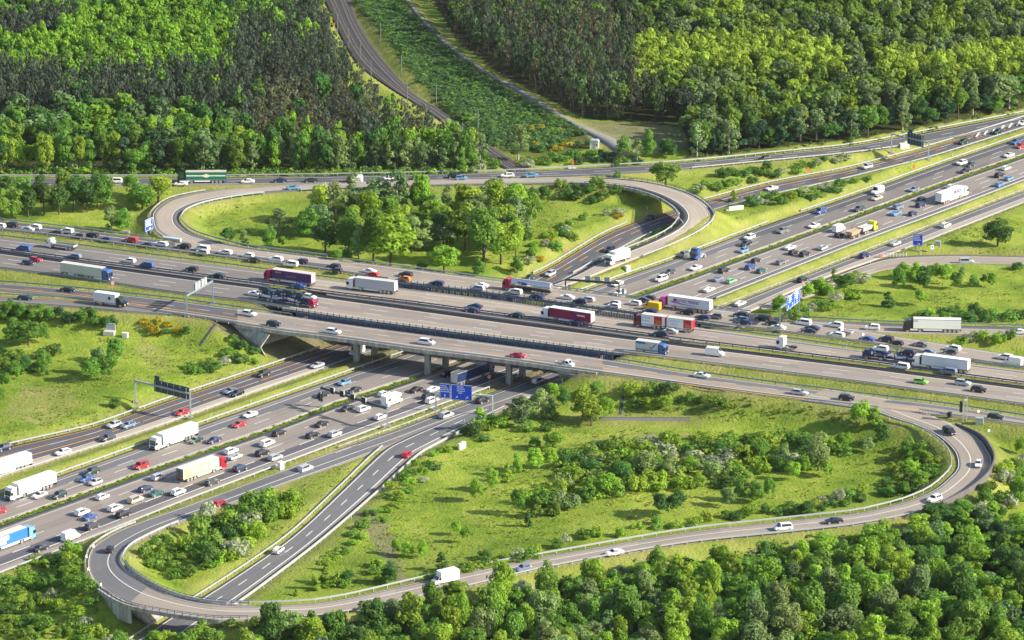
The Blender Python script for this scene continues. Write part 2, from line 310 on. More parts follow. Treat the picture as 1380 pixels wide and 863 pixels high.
def inpoly(poly,x,y):
    c=False; j=len(poly)-1
    for i in range(len(poly)):
        xi,yi=poly[i]; xj,yj=poly[j]
        if (yi>y)!=(yj>y) and x<(xj-xi)*(y-yi)/(yj-yi)+xi: c=not c
        j=i
    return c
def wpoly(px): return [tuple(gnd(*p)[:2]) for p in px]
def polymask(poly):
    x,y=PT[:,0],PT[:,1]; c=np.zeros(len(PT),bool); j=len(poly)-1
    for i in range(len(poly)):
        xi,yi=poly[i]; xj,yj=poly[j]; t=((yi>y)!=(yj>y))&(x<(xj-xi)*(y-yi)/((yj-yi) or 1e-9)+xi); c^=t; j=i
    return c
# ground cover: what grows where (dry verge, lush meadow, forest floor, bare soil)
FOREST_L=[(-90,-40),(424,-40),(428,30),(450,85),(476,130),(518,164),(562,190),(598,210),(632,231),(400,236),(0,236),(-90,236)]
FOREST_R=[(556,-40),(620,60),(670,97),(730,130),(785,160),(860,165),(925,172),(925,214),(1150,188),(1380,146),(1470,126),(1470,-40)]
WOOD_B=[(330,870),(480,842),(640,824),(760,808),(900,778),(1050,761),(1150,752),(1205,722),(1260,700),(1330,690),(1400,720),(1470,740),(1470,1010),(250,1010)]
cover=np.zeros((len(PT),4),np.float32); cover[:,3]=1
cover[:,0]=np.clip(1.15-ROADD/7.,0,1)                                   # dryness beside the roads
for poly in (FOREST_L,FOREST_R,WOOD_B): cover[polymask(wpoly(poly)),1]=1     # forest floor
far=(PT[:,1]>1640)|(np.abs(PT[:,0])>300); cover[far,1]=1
for poly in ([(570,600),(600,590),(545,640),(520,665),(490,690),(500,660)],[(190,455),(225,470),(230,500),(205,495),(180,470)],[(800,590),(880,580),(940,585),(900,592),(840,596)],[(90,520),(30,520),(0,560),(60,575),(110,545)]):
    cover[polymask(wpoly(poly)),0]=np.maximum(cover[polymask(wpoly(poly)),0],.8)
for poly in ([(560,795),(470,690),(500,690),(520,700)],[(785,163),(860,166),(925,172),(925,200),(890,206),(840,200),(815,185)]): cover[polymask(wpoly(poly)),2]=1
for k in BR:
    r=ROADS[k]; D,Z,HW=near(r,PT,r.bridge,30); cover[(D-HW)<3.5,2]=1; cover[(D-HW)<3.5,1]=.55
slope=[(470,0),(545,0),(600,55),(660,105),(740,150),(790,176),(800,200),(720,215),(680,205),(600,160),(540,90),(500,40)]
cover[polymask(wpoly(slope)),1]=.6  # ground colour darkened here to stand in for shade on the averted bank
gm,N,L,b=newmat('meadow_grass'); b.inputs['Roughness'].default_value=.95; b.inputs['Specular IOR Level'].default_value=.1
g=N.new('ShaderNodeNewGeometry'); at=N.new('ShaderNodeVertexColor'); at.layer_name='cover'; sp=N.new('ShaderNodeSeparateColor'); L.new(at.outputs[0],sp.inputs[0])
def noise(sc,det=5,ro=.6):
    n=N.new('ShaderNodeTexNoise'); n.inputs['Scale'].default_value=sc; n.inputs['Detail'].default_value=det; n.inputs['Roughness'].default_value=ro; L.new(g.outputs['Position'],n.inputs['Vector']); return n
def ramp(src,stops):
    r=N.new('ShaderNodeValToRGB'); e=r.color_ramp.elements
    while len(e)<len(stops): e.new(.5)
    for q,(p,c) in zip(e,stops): q.position=p; q.color=tuple(c)+(1,)
    L.new(src,r.inputs[0]); return r
def mixc(f,a,c):
    m=N.new('ShaderNodeMix'); m.data_type='RGBA'
    if isinstance(f,float): m.inputs[0].default_value=f
    else: L.new(f,m.inputs[0])
    for i,s in ((6,a),(7,c)):
        if isinstance(s,tuple): m.inputs[i].default_value=s+(1,)
        else: L.new(s,m.inputs[i])
    return m.outputs[2]
def mth(op,a,c,cl=False):
    m=N.new('ShaderNodeMath'); m.operation=op; m.use_clamp=cl
    for i,s in ((0,a),(1,c)):
        if isinstance(s,(int,float)): m.inputs[i].default_value=s
        else: L.new(s,m.inputs[i])
    return m.outputs[0]
lush=ramp(noise(.075,9,.74).outputs['Fac'],[(.28,(.085,.155,.02)),(.43,(.155,.235,.026)),(.56,(.225,.295,.04)),(.76,(.31,.335,.085))])
fine=ramp(noise(.42,6,.7).outputs['Fac'],[(.3,(.74,.80,.70)),(.7,(1.18,1.14,1.14))])
big=ramp(noise(.016,3,.5).outputs['Fac'],[(.34,(.74,.80,.72)),(.60,(1.2,1.13,1.16))])
mm=N.new('ShaderNodeMix'); mm.data_type='RGBA'; mm.blend_type='MULTIPLY'; mm.inputs[0].default_value=.85; L.new(lush.outputs[0],mm.inputs[6]); L.new(fine.outputs[0],mm.inputs[7])
dry=ramp(noise(.12,6,.7).outputs['Fac'],[(.3,(.14,.17,.035)),(.5,(.25,.235,.075)),(.68,(.35,.29,.14))])
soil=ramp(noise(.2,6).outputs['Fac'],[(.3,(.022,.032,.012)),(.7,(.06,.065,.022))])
bare=ramp(noise(.25,6).outputs['Fac'],[(.3,(.13,.13,.06)),(.7,(.24,.21,.13))])
pat=ramp(noise(.035,8,.72).outputs['Fac'],[(.52,(0,0,0)),(.72,(.75,.75,.75))])
df=mth('MULTIPLY',sp.outputs[0],noise(.1,6,.7).outputs['Fac']); df=mth('MULTIPLY',df,1.3,True); df=mth('MAXIMUM',df,mth('MULTIPLY',pat.outputs[0],.3))
mb_=N.new('ShaderNodeMix'); mb_.data_type='RGBA'; mb_.blend_type='MULTIPLY'; mb_.inputs[0].default_value=1.; L.new(mm.outputs[2],mb_.inputs[6]); L.new(big.outputs[0],mb_.inputs[7])
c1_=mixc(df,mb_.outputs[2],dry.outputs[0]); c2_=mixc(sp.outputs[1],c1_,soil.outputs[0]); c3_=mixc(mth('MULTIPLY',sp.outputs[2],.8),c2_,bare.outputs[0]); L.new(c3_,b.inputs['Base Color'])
bm_=N.new('ShaderNodeBump'); bm_.inputs['Strength'].default_value=.9; bm_.inputs['Distance'].default_value=.5; L.new(noise(1.3,5).outputs['Fac'],bm_.inputs['Height']); L.new(bm_.outputs[0],b.inputs['Normal'])
nx,ny=len(GX),len(GY); idx=np.arange(nx*ny).reshape(ny,nx)
Q=np.stack([idx[:-1,:-1].ravel(),idx[:-1,1:].ravel(),idx[1:,1:].ravel(),idx[1:,:-1].ravel()],1)
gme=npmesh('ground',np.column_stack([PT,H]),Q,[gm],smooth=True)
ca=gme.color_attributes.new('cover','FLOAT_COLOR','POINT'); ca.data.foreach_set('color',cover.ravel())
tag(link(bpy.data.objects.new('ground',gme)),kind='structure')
# ------------------------------------------------------------------ paved surfaces
def ribbon(name, r, breaks, matf, zoff=0., label=None):
    n=len(r.C); k=len(breaks); V=[]; uv=[]
    for t in breaks:
        P=r.L+(r.R-r.L)*t; P=P.copy(); P[:,2]+=zoff; V.append(P)
    lo0=V[0].copy(); lo0[:,2]-=.45; lo1=V[-1].copy(); lo1[:,2]-=.45
    V=[lo0]+V+[lo1]; bt=[breaks[0]]+list(breaks)+[breaks[-1]]; K=k+2
    verts=np.stack(V,1).reshape(-1,3)
    mats=[]; mi=[]; quads=[]
    for i in range(n-1):
        for j in range(K-1):
            a=i*K+j; quads.append((a+1,a,a+K,a+K+1))
            tm=.5*(bt[j]+bt[j+1]); mn=matf(tm,(r.px[i]+r.px[i+1])/2,i)
            if mn not in mats: mats.append(mn)
            mi.append(mats.index(mn))
    me=npmesh(name,verts,np.array(quads),[RM[m] for m in mats],mi)
    U=np.zeros((n,K,2)); U[:,:,0]=r.S[:,None]; U[:,:,1]=np.array(bt)[None,:]*r.W[:,None]
    U=U.reshape(-1,2); lay=me.uv_layers.new(name='UVMap'); lay.data.foreach_set('uv',U[np.array(quads).ravel()].astype(np.float32).ravel())
    return tag(link(bpy.data.objects.new(name,me)),kind='structure')
def pick(t,*st):                           # pick(t, .2,'a', .5,'b', 'c')
    for i in range(0,len(st)-1,2):
        if t<st[i]: return st[i+1]
    return st[-1]
ribbon('motorway_carriageway',ROADS['A3N'],[0,.1,.22,.5,.95,1],lambda t,x,i:'mid' if x<415 else (pick(t,.1,'brown',.5,'light','beige') if x<870 else pick(t,.1,'light',.22,'grey','beige')))
ribbon('motorway_carriageway',ROADS['A3S'],[0,.05,.33,.62,.9,1],lambda t,x,i:pick(t,.05,'grey','mid') if x<385 else pick(t,.05,'light',.33,'beige',.62,'brown',.9,'beige','light'))
ribbon('collector_road',ROADS['c1'],[0,.1,.42,.9,1],lambda t,x,i:'dark' if x<235 else (pick(t,.42,'beige','dark') if x<452 else pick(t,.1,'mid','beige')))
ribbon('collector_road',ROADS['c2'],[0,.12,.42,.8,1],lambda t,x,i:pick(t,.8,'dark','grey') if x<318 else (pick(t,.12,'beige','brown') if x<812 else pick(t,.12,'mid',.42,'grey',.8,'beige','light')))
ribbon('slip_road',ROADS['r7'],[0,.5,1],lambda t,x,i:'mid')
ribbon('motorway_carriageway',ROADS['A5N'],[0,.1,.19,.43,.66,.95,1],lambda t,x,i:pick(t,.1,'beige',.19,'mid',.43,'grey',.95,'brown','beige') if x<1000 else pick(t,.1,'mid',.43,'dark',.95,'mid','beige'))
ribbon('motorway_carriageway',ROADS['A5S'],[0,.13,.28,.67,.85,1],lambda t,x,i:pick(t,.13,'light',.67,'brown',.85,'dark','mid') if x<700 else pick(t,.13,'light',.67,'brown',.85,'brown','dark'))
ribbon('collector_road',ROADS['c3'],[0,.08,.3,.72,1],lambda t,x,i:pick(t,.72,'dark','beige') if x<430 else 'dark')
ribbon('collector_road',ROADS['c4'],[0,.09,.16,.6,.85,1],lambda t,x,i:pick(t,.09,'beige',.16,'strip',.6,'grey','mid') if x<700 else pick(t,.09,'brown',.16,'black',.6,'grey','light'))
ribbon('slip_road',ROADS['r6'],[0,.15,.8,1],lambda t,x,i:pick(t,.15,'mid','beige'),.01)
ribbon('slip_road',ROADS['c5'],[0,.15,.85,1],lambda t,x,i:'dark' if x>560 or t<.85 else 'mid')
ribbon('slip_road',ROADS['ur'],[0,.35,1],lambda t,x,i:pick(t,.35,'grey','beige'))
ribbon('loop_road',ROADS['UL'],[0,.24,.8,1],lambda t,x,i:pick(t,.24,'dark','light'),.012)
iS=min(range(len(ROADS['LL'].C)),key=lambda i:math.dist(prj(ROADS['LL'].C[i]),(188,802)))
ribbon('loop_road',ROADS['LL'],[0,.12,.4,.9,1],lambda t,x,i:pick(t,.12,'grey','beige') if i<iS else pick(t,.4,'grey',.9,'grey','beige'),.012)
ribbon('slip_road',ROADS['SR'],[0,.1,.8,1],lambda t,x,i:pick(t,.1,'brown',.8,'grey','mid'),.012)
ribbon('footpath',ROADS['path'],[0,1],lambda t,x,i:'grey',.03); ribbon('gravel_track',ROADS['track'],[0,1],lambda t,x,i:'gravel',.05)
# ------------------------------------------------------------------ painted markings, each dash cut from the lane line
def seg(r, s):
    i=int(np.clip(np.searchsorted(r.S,s)-1,0,len(r.S)-2)); u=(s-r.S[i])/(r.S[i+1]-r.S[i]); return i,u
def at_(A, i,u): return A[i]*(1-u)+A[i+1]*u
def paint(road, items):
    r=ROADS[road]; mb=MB()
    for t,w,x0,x1,dash,m in items:
        js=[j for j in range(len(r.px)) if min(x0,x1)<=r.px[j]<=max(x0,x1)] if x0 is not None else range(len(r.px))
        if not len(js): continue
        s0,s1=r.S[js[0]],r.S[js[-1]]
        runs=[(s0,s1)] if dash is None else [(s,min(s+dash[0],s1)) for s in np.arange(s0+dash[2],s1,dash[1])]
        for a,c in runs:
            if c-a<.5: continue
            ss=[a]+[float(q) for q in r.S if a<q<c][::2]+[c]; pts=[]
            for s in ss:
                i,u=seg(r,s); Lp=at_(r.L,i,u); Rp=at_(r.R,i,u); W=at_(r.W,i,u); h=w/2/W
                p=Lp+(Rp-Lp)*(t-h); q=Lp+(Rp-Lp)*(t+h); p[2]+=.035; q[2]+=.035; pts.append((p,q))
            n=len(mb.v)
            for p,q in pts: mb.v += [tuple(p),tuple(q)]
            for k in range(len(pts)-1): mb.f.append((n+2*k+1,n+2*k,n+2*k+2,n+2*k+3)); mb.m.append(m)
    return tag(mb.build('road_marking',[M_WHITE,M_ORANGE]),kind='structure')
D18=(6,18,0); A_=None
paint('A3N',[(.23,.22,A_,A_,None,0),(.52,.22,A_,A_,(6,18,3),0),(.78,.22,A_,A_,(6,18,1.5),0),(.965,.22,A_,A_,None,0)])
paint('A3S',[(.06,.22,A_,A_,None,0),(.33,.22,A_,A_,(6,18,2),0),(.61,.22,A_,A_,(6,18,0),0),(.9,.22,A_,A_,None,0)])
paint('c1',[(.1,.3,470,1510,None,0),(.35,.34,-130,225,None,0),(.46,.22,235,1510,(6,18,4),0),(.93,.2,A_,A_,None,0)])
paint('c2',[(.1,.2,A_,A_,None,0),(.42,.22,200,1180,(3.6,12,0),1),(.42,.22,200,1180,(3.7,12,3.6),0),(.67,.24,345,1110,(6,12,2),1),(.68,.3,-130,345,None,1),(.5,.22,-130,200,(6,18,4),1),(.82,.25,200,1180,None,0),(.97,.3,905,1165,None,1),(.8,.3,1190,1510,None,1)])
paint('r7',[(.12,.2,A_,A_,None,1),(.86,.2,A_,A_,None,1)])
paint('A5N',[(.19,.22,A_,A_,None,0),(.43,.22,A_,A_,(6,18,4),0),(.66,.22,A_,A_,(6,18,3),0),(.95,.2,A_,A_,None,0)])
paint('A5S',[(.1,.2,A_,A_,None,0),(.28,.22,A_,A_,(6,18,3),0),(.47,.22,A_,A_,(6,18,6),0),(.68,.32,A_,700,(6,12,1),0),(.68,.22,700,1000,(6,18,1),0),(.85,.35,A_ or -130,1510,None,0)])
paint('c3',[(.07,.22,A_,A_,None,1),(.3,.25,A_,A_,(6,12,0),0),(.3,.25,A_,A_,(6,12,6),1),(.54,.25,140,1510,(6,12,3),1),(.54,.35,-130,140,None,1),(.54,.22,140,430,(5,12,9),0),(.74,.22,-130,430,None,0),(.93,.25,430,1510,None,0)])
paint('c4',[(.17,.2,A_,A_,None,0),(.6,.22,A_,A_,None,0),(.9,.22,700,1000,(6,18,0),0),(.96,.3,700,1510,None,0)])
paint('r6',[(.18,.22,A_,A_,None,0),(.72,.22,A_,A_,(6,18,0),0)]); paint('ur',[(.35,.2,A_,A_,None,0),(.92,.2,A_,A_,None,0)])
paint('c5',[(.16,.2,A_,A_,None,0),(.52,.22,A_,A_,(6,18,0),0),(.86,.2,A_,A_,None,0)])
paint('UL',[(.26,.22,A_,A_,None,0),(.95,.2,A_,A_,None,0)]); paint('LL',[(.4,.24,A_,A_,None,0),(.95,.16,A_,A_,None,0),(.06,.16,A_,A_,None,0)])
paint('SR',[(.1,.28,A_,A_,None,0),(.45,.26,A_,A_,(4.2,12,2),0),(.8,.34,A_,A_,None,0)])
# chevrons between the parting roads on the far right
mb=MB()
for k in range(9):
    x=1316+k*11; y=181.5-k*3.1
    mb.quad([unp(x-2,y+3.2,.35),unp(x+1,y+3.2,.35),unp(x+5.5,y-3.2,.35),unp(x+2.5,y-3.2,.35)])
tag(mb.build('road_marking',[M_WHITE]),kind='structure')
# dark strips under the double rails in the middle of the upper motorway
r1,r2=ROADS['A3N'],ROADS['A3S']
st=[]
for x in np.arange(-130,1511,10):
    i=int(np.argmin(np.abs(r1.px-x))); j=int(np.argmin(np.abs(r2.px-x))); st.append(np.concatenate([r1.R[i],r2.L[j]]))
md=finish('median',np.array(st))
def grassy(x): return 352<x<430 or x>893
def sub_road(r,i0,i1):
    q=Road(); q.L,q.R,q.C,q.T,q.W,q.S,q.px=[a[i0:i1+1] for a in (r.L,r.R,r.C,r.T,r.W,r.S,r.px)]; return q
runs=[]; 
for i in range(len(md.px)):
    gk=grassy(md.px[i])
    if not runs or runs[-1][0]!=gk: runs.append([gk,i,i])
    runs[-1][2]=i
for gk,i0,i1 in runs:
    i1=min(i1+1,len(md.px)-1)
    if gk: ribbon('median_strip',sub_road(md,i0,i1),[.52,.98],lambda t,x,i:'strip',.02)
    else: ribbon('median_strip',sub_road(md,i0,i1),[-.02,.34,.46,.98],lambda t,x,i:pick(t,.34,'strip',.46,'brown','strip'),.02)
# ------------------------------------------------------------------ guard rails: one continuous beam with its posts grown out of it
def railpath(r, side, off, x0, x1, i0=None, i1=None):
    E=r.R if side=='R' else r.L; O=r.L if side=='R' else r.R
    nrm=(E-O); nrm[:,2]=0; nrm/=np.linalg.norm(nrm,axis=1)[:,None]
    nn=np.stack([-r.T[:,1],r.T[:,0],0*r.T[:,0]],1); sg=np.sign((nn*nrm).sum(1))[:,None]; P=E+nn*sg*off
    sel=[i for i in range(len(P)) if (x0<=r.px[i]<=x1 if i0 is None else i0<=i<=i1)]
    return P[sel]
def resample(P, step):
    d=np.concatenate([[0],np.cumsum(np.linalg.norm(np.diff(P,axis=0),axis=1))]); n=max(2,int(d[-1]/step)); s=np.linspace(0,d[-1],n+1)
    return np.stack([np.interp(s,d,P[:,k]) for k in range(3)],1)
def guardrail(P, label, h0=.42, h1=.78, w=.16, step=4., pw=.18, m=None, name='guardrail', cat='guard rail', group='steel guard rails along the roads', depth=.75, ground=False):
    Q=resample(P,step); n=len(Q); T=np.gradient(Q,axis=0); T/=np.linalg.norm(T,axis=1)[:,None]; V=[]; F_=[]
    pts=[]
    for i in range(n): pts += [Q[i]-T[i]*pw/2, Q[i]+T[i]*pw/2]
    for i,p in enumerate(pts):
        t=T[i//2]; a=np.array([-t[1],t[0],0])*w/2
        for q in ((p+a,h0),(p-a,h0),(p-a,h1),(p+a,h1)): V.append((q[0][0],q[0][1],q[0][2]+q[1]))
    for i in range(len(pts)-1):
        b=4*i; k=i%2==0
        for j in range(4):
            if k and j==0: continue
            F_.append((b+j,b+4+j,b+4+(j+1)%4,b+(j+1)%4))
        if k:                                        # the post hangs from the beam's underside
            c=len(V)
            for q in (b,b+1,b+5,b+4): V.append((V[q][0],V[q][1],V[q][2]-depth-.1))
            top=(b,b+1,b+5,b+4)
            for j in range(4): F_.append((top[j],top[(j+1)%4],c+(j+1)%4,c+j))
    me=bpy.data.meshes.new(name); me.from_pydata(V,[],F_); me.materials.append(m or M_GALV); me.update()
    return tag(link(bpy.data.objects.new(name,me)),label,cat,group)
RD=ROADS; far1=1510
def gr(road,side,off,x0,x1,label,**k): return guardrail(railpath(RD[road],side,off,x0,x1),label,**k)
gr('c1','L',.7,-130,203,'long steel guard rail on the far edge of the upper left collector road')
gr('c1','L',.7,452,1012,'steel guard rail behind the queueing cars on the far bridge edge')
gr('c1','R',.7,-130,528,'guard rail between the queue of cars and the grass strip on the left',w=.3)
gr('c1','R',.7,945,far1,'guard rail on the near edge of the right-hand queue of cars')
gr('A3N','L',.6,-130,528,'dark guard rail along the leftward carriageway, left of the bridge',m=M_GREENST)
gr('A3N','L',.6,938,far1,'guard rail behind the white tractor unit on the right',m=M_GREENST)
gr('A3N','R',.5,-130,far1,'far rail of the double median barrier on the upper motorway',m=M_DARKST)
gr('A3S','L',.5,-130,far1,'near rail of the double median barrier on the upper motorway',m=M_DARKST,h0=.35,h1=.8)
gr('A3S','R',.5,-130,392,'guard rail on the near edge of the rightward carriageway, by the double gantry',m=M_GREENST)
gr('A3S','R',.5,838,far1,'pale guard rail on the near edge of the rightward carriageway, right of the bridge',w=.4)
gr('c2','L',.7,-130,392,'guard rail on the grass strip before the dark blue bridge fence starts',m=M_GREENST)
gr('c2','L',.7,826,far1,'dark guard rail below the grass strip on the lower right of the bridge',m=M_GREENST)
gr('c2','R',.55,228,1185,'long parapet guard rail along the near edge of the bridge')
gr('c2','R',.6,1262,far1,'guard rail beside the black car at the right edge')
gr('r7','R',.7,-130,225,'guard rail below the dark estate car at the left edge'); gr('r7','L',.5,-130,160,'low rail with orange line between the two left roads',m=M_GREENST)
W2=dict(w=.24,h0=.42,h1=.8)
gr('A5N','L',.9,-130,560,'wide pale guard rail left of the white lorries on the lower motorway',**W2)
gr('A5N','L',.9,778,1042,'wide guard rail beside the blue tractor unit on the far motorway',**W2); gr('A5N','L',.9,1078,far1,'guard rail below the orange post on the far motorway',**W2)
gr('A5S','R',.9,-130,662,'wide pale guard rail between the lower motorway and its near collector',**W2)
gr('A5S','R',.9,960,far1,'pale guard rail between the far motorway and the right collector road',**W2)
gr('c3','L',1.,-60,436,'pale guard rail along the lawn side of the orange-marked road',**W2); gr('c3','R',.6,-130,436,'guard rail with close posts on the near side of the orange-marked road')
gr('c3','L',1.,722,850,'curved pale guard rail beside the orange-marked slip road under the loop',**W2); gr('c3','L',1.,945,far1,'guard rail beyond the orange-marked road at upper right',**W2)
gr('c3','R',.7,1000,far1,'guard rail with close posts below the upper right sign gantry'); gr('c3','R',.5,800,880,'short rail beside the white lorry leaving the loop')
gr('c4','L',.5,455,655,'low dark-footed rail beside the collector road below the blue sign',m=M_CONC); gr('c4','L',.5,968,far1,'low rail along the right collector road to the blue roadside sign',m=M_CONC)
gr('c4','R',.8,1215,far1,'rail on the meadow side of the right collector road',**W2)
gr('c5','L',1.2,-60,far1,'long pale guard rail at the foot of the far forest',**W2)
gr('c5','R',.6,930,1250,'thin rail on the near side of the far forest road'); gr('r6','R',.7,1270,far1,'rail below the silver minivan on the right slip road')
gr('ur','L',.6,1050,far1,'guard rail behind the black-cabbed white lorry at right',m=M_GREENST)
r=RD['LL']; ks=[i for i in range(len(r.C)) if r.bridge[i]]; b0,b1=ks[0],ks[-1]
def idx(r,p): return min(range(len(r.C)),key=lambda i:math.dist(prj(r.C[i]),p))
guardrail(railpath(r,'L',1.3,0,0,idx(r,(1200,560)),b0-2),'pale guard rail round the inside of the lower right loop',**W2)
guardrail(railpath(r,'L',.4,0,0,b0-1,idx(r,(205,700))),'guard rail on the inside of the tight bend at lower left',h1=.95)
guardrail(railpath(r,'R',.5,0,0,idx(r,(1240,690)),b0-14),'guard rail on the outer edge of the lower loop above the wood')
guardrail(railpath(r,'R',.3,0,0,b1+1,idx(r,(210,695))),'low dark rail round the outside of the tight bend at lower left',h0=.2,h1=.7,m=M_CONC)
u=RD['UL']; ku=[i for i in range(len(u.C)) if u.bridge[i]]; u0,u1=ku[0],ku[-1]
guardrail(railpath(u,'L',.8,0,0,idx(u,(430,350)),idx(u,(330,258))),'pale guard rail round the inside of the upper left loop',h1=.9)
guardrail(railpath(u,'L',.8,0,0,idx(u,(380,254)),u0-3),'guard rail on the inside of the upper loop by the far road',**W2)
guardrail(railpath(u,'L',.8,0,0,u1+1,len(u.C)-12),'pale guard rail inside the upper loop down to the white lorry',**W2)
guardrail(railpath(u,'R',.6,0,0,idx(u,(240,318)),idx(u,(300,257))),'low rail outside the upper left bend behind the blue sign',h0=.2,h1=.6,m=M_CONC)
guardrail(railpath(u,'R',.7,0,0,u1+1,idx(u,(850,352))),'pale guard rail outside the loop end above the white box lorry',**W2)
s=RD['SR']
guardrail(railpath(s,'L',1.1,0,0,idx(s,(545,615)),len(s.C)-30),'pale guard rail left of the grey slip road',**W2)
guardrail(railpath(s,'R',1.,0,0,idx(s,(600,592)),len(s.C)-20),'sunlit guard rail along the bushes right of the grey slip road',h0=.25,h1=.95,w=.2,step=3.)
# concrete edge wall outside the right-hand bend
P=railpath(r,'R',.5,0,0,idx(r,(1262,565)),idx(r,(1250,676))); Q=resample(P,2.); mb=MB(); n=len(Q)
for i,q in enumerate(Q):
    hh=1.5 if i>8 else .5+.12*i
    T=Q[min(i+1,n-1)]-Q[max(i-1,0)]; a=np.array([-T[1],T[0],0]); a=a/np.linalg.norm(a)*.2
    for o,z in ((a,-1.2),(-a,-1.2),(-a,hh),(a,hh)): mb.v.append((q[0]+o[0],q[1]+o[1],q[2]+z))
for i in range(n-1):
    for j in range(4): mb.f.append((4*i+j,4*i+4+j,4*i+4+(j+1)%4,4*i+(j+1)%4)); mb.m.append(0)
tag(mb.build('retaining_wall',[mat('dark_wall_concrete',(.13,.12,.12),.9,0,.25,.5)]),'dark low wall round the outside of the right-hand loop bend','wall')
# ------------------------------------------------------------------ bridges
def slab(r, i0, i1, top, bot, ext, name, parent, m, t0=None, t1=None):
    V=[]; F_=[]
    for i in range(i0,i1+1):
        L_,R_=r.L[i],r.R[i]; w=(R_-L_); w[2]=0; h=w/np.linalg.norm(w)
        if t0 is not None: R2=L_+(R_-L_)*t1; L_=L_+(R_-L_)*t0
        else: R2=R_
        a=L_-h*ext; b=R2+h*ext; z=r.C[i,2]
        V += [(a[0],a[1],z+top),(b[0],b[1],z+top),(b[0],b[1],z+bot),(b[0]-h[0]*1.2,b[1]-h[1]*1.2,z+bot-.5),(a[0]+h[0]*1.2,a[1]+h[1]*1.2,z+bot-.5),(a[0],a[1],z+bot)]
    n=i1-i0+1
    for i in range(n-1):
        for j in range(6): F_.append((6*i+j,6*i+6+j,6*i+6+(j+1)%6,6*i+(j+1)%6))
    F_.append((5,4,3,2,1,0)); F_.append(tuple(6*(n-1)+j for j in range(6)))
    me=bpy.data.meshes.new(name); me.from_pydata(V,[],F_); me.materials.append(m); me.update()
    return link(bpy.data.objects.new(name,me),parent)
def edgebeam(P, z0, z1, w, name, parent, m):
    n=len(P); V=[]; F_=[]
    for i in range(n):
        T=P[min(i+1,n-1)]-P[max(i-1,0)]; a=np.array([-T[1],T[0],0]); a=a/np.linalg.norm(a)*w/2
        for o,z in ((a,z0),(-a,z0),(-a,z1),(a,z1)): V.append((P[i][0]+o[0],P[i][1]+o[1],P[i][2]+z))
    for i in range(n-1):
        for j in range(4): F_.append((4*i+j,4*i+4+j,4*i+4+(j+1)%4,4*i+(j+1)%4))
    F_ += [(3,2,1,0),tuple(4*(n-1)+j for j in range(4))]
    me=bpy.data.meshes.new(name); me.from_pydata(V,[],F_); me.materials.append(m); me.update(); return link(bpy.data.objects.new(name,me),parent)
bridge=empty('motorway_bridge',(0,0,0),0,'wide concrete motorway bridge carrying the upper roads over the lower motorway','bridge')
SUP=[]                                              # the support lines run along the lower motorway
def midline(a,sa,c,sc):
    A=RD[a].R if sa=='R' else RD[a].L; B=RD[c].R if sc=='R' else RD[c].L; out=[]
    for x in np.arange(380,1100,6):
        i=int(np.argmin(np.abs([prj(p)[0]-x for p in A]))); j=int(np.argmin(np.linalg.norm(B[:,:2]-A[i,:2],axis=1))); out.append(((A[i]+B[j])/2)[:2])
    return np.array(out)
SUP=[midline('c3','R','A5N','L'),midline('A5N','R','A5S','L'),midline('A5S','R','c4','L')]
pier_me=None
for k in ('c1','A3N','A3S','c2'):
    r=RD[k]; js=[i for i in range(len(r.C)) if r.bridge[i]]; i0,i1=max(js[0]-1,0),min(js[-1]+1,len(r.C)-1)
    slab(r,i0,i1,-.06,-.8,.75,'deck',bridge,M_CONC)
    if k=='c2':
        P=railpath(r,'R',.95,0,0,i0,i1); edgebeam(P,-.85,.28,.35,'edge_beam',bridge,M_CONCP)
    for t in (.2,.8):
        line=(r.L+(r.R-r.L)*t)[:,:2]
        for sl in SUP:
            d=np.linalg.norm(line[:,None,:]-sl[None],axis=2); a,c=np.unravel_index(d.argmin(),d.shape); p=(line[a]+sl[c])/2
            z0=gz(p[0],p[1])-.5; z1=ZA-1.3
            mb=MB(); an=math.atan2(r.T[a][1],r.T[a][0])
            mb.box(-.75,.75,-.75,.75,0,z1-z0-.6,0); mb.box(-.95,.95,-.95,.95,z1-z0-.6,z1-z0+.03,0)
            o=mb.build('pier',[M_CONC],bridge); o.location=(p[0],p[1],z0); o.rotation_euler.z=an
def wallpoly(pts, name, parent, m, th=.35):
    a=np.array(pts[1])-np.array(pts[0]); c=np.array(pts[2])-np.array(pts[0]); nn=np.cross(a,c); nn=nn/np.linalg.norm(nn)*th
    n=len(pts); V=[tuple(p) for p in pts]+[tuple(np.array(p)-nn) for p in pts]; F_=[tuple(range(n)),tuple(range(2*n-1,n-1,-1))]+[(i,n+i,n+(i+1)%n,(i+1)%n) for i in range(n)]
    me=bpy.data.meshes.new(name); me.from_pydata(V,[],F_); me.materials.append(m); me.update(); return link(bpy.data.objects.new(name,me),parent)
# end walls follow the side roads underneath; wing walls slope down the banks towards the viewer
for a,sd,off in (('c3','L',10.5),('c4','R',5.0)):
    P=railpath(RD[a],sd,off,340,1040); ends=[]
    for k in ('c2','c1'):
        E=RD[k].R if k=='c2' else RD[k].L; d=np.linalg.norm(P[:,None,:2]-E[None,:,:2],axis=2); i,j=np.unravel_index(d.argmin(),d.shape); ends.append(P[i])
    p,q=ends
    wallpoly([(p[0],p[1],-.6),(q[0],q[1],-.6),(q[0],q[1],ZA-1.25),(p[0],p[1],ZA-1.25)],'abutment',bridge,M_CONCP,.6)
wl=[unp(311,433.5,7.1),unp(363,450,7.0),unp(352,470,3.5),unp(363,488,-.3),unp(356,482,.3)]
wallpoly([unp(309,434,7.2),unp(364,451.5,7.0),unp(352,469,3.2),unp(362.5,487,-.2)],'wing_wall',bridge,M_CONCP,.4)
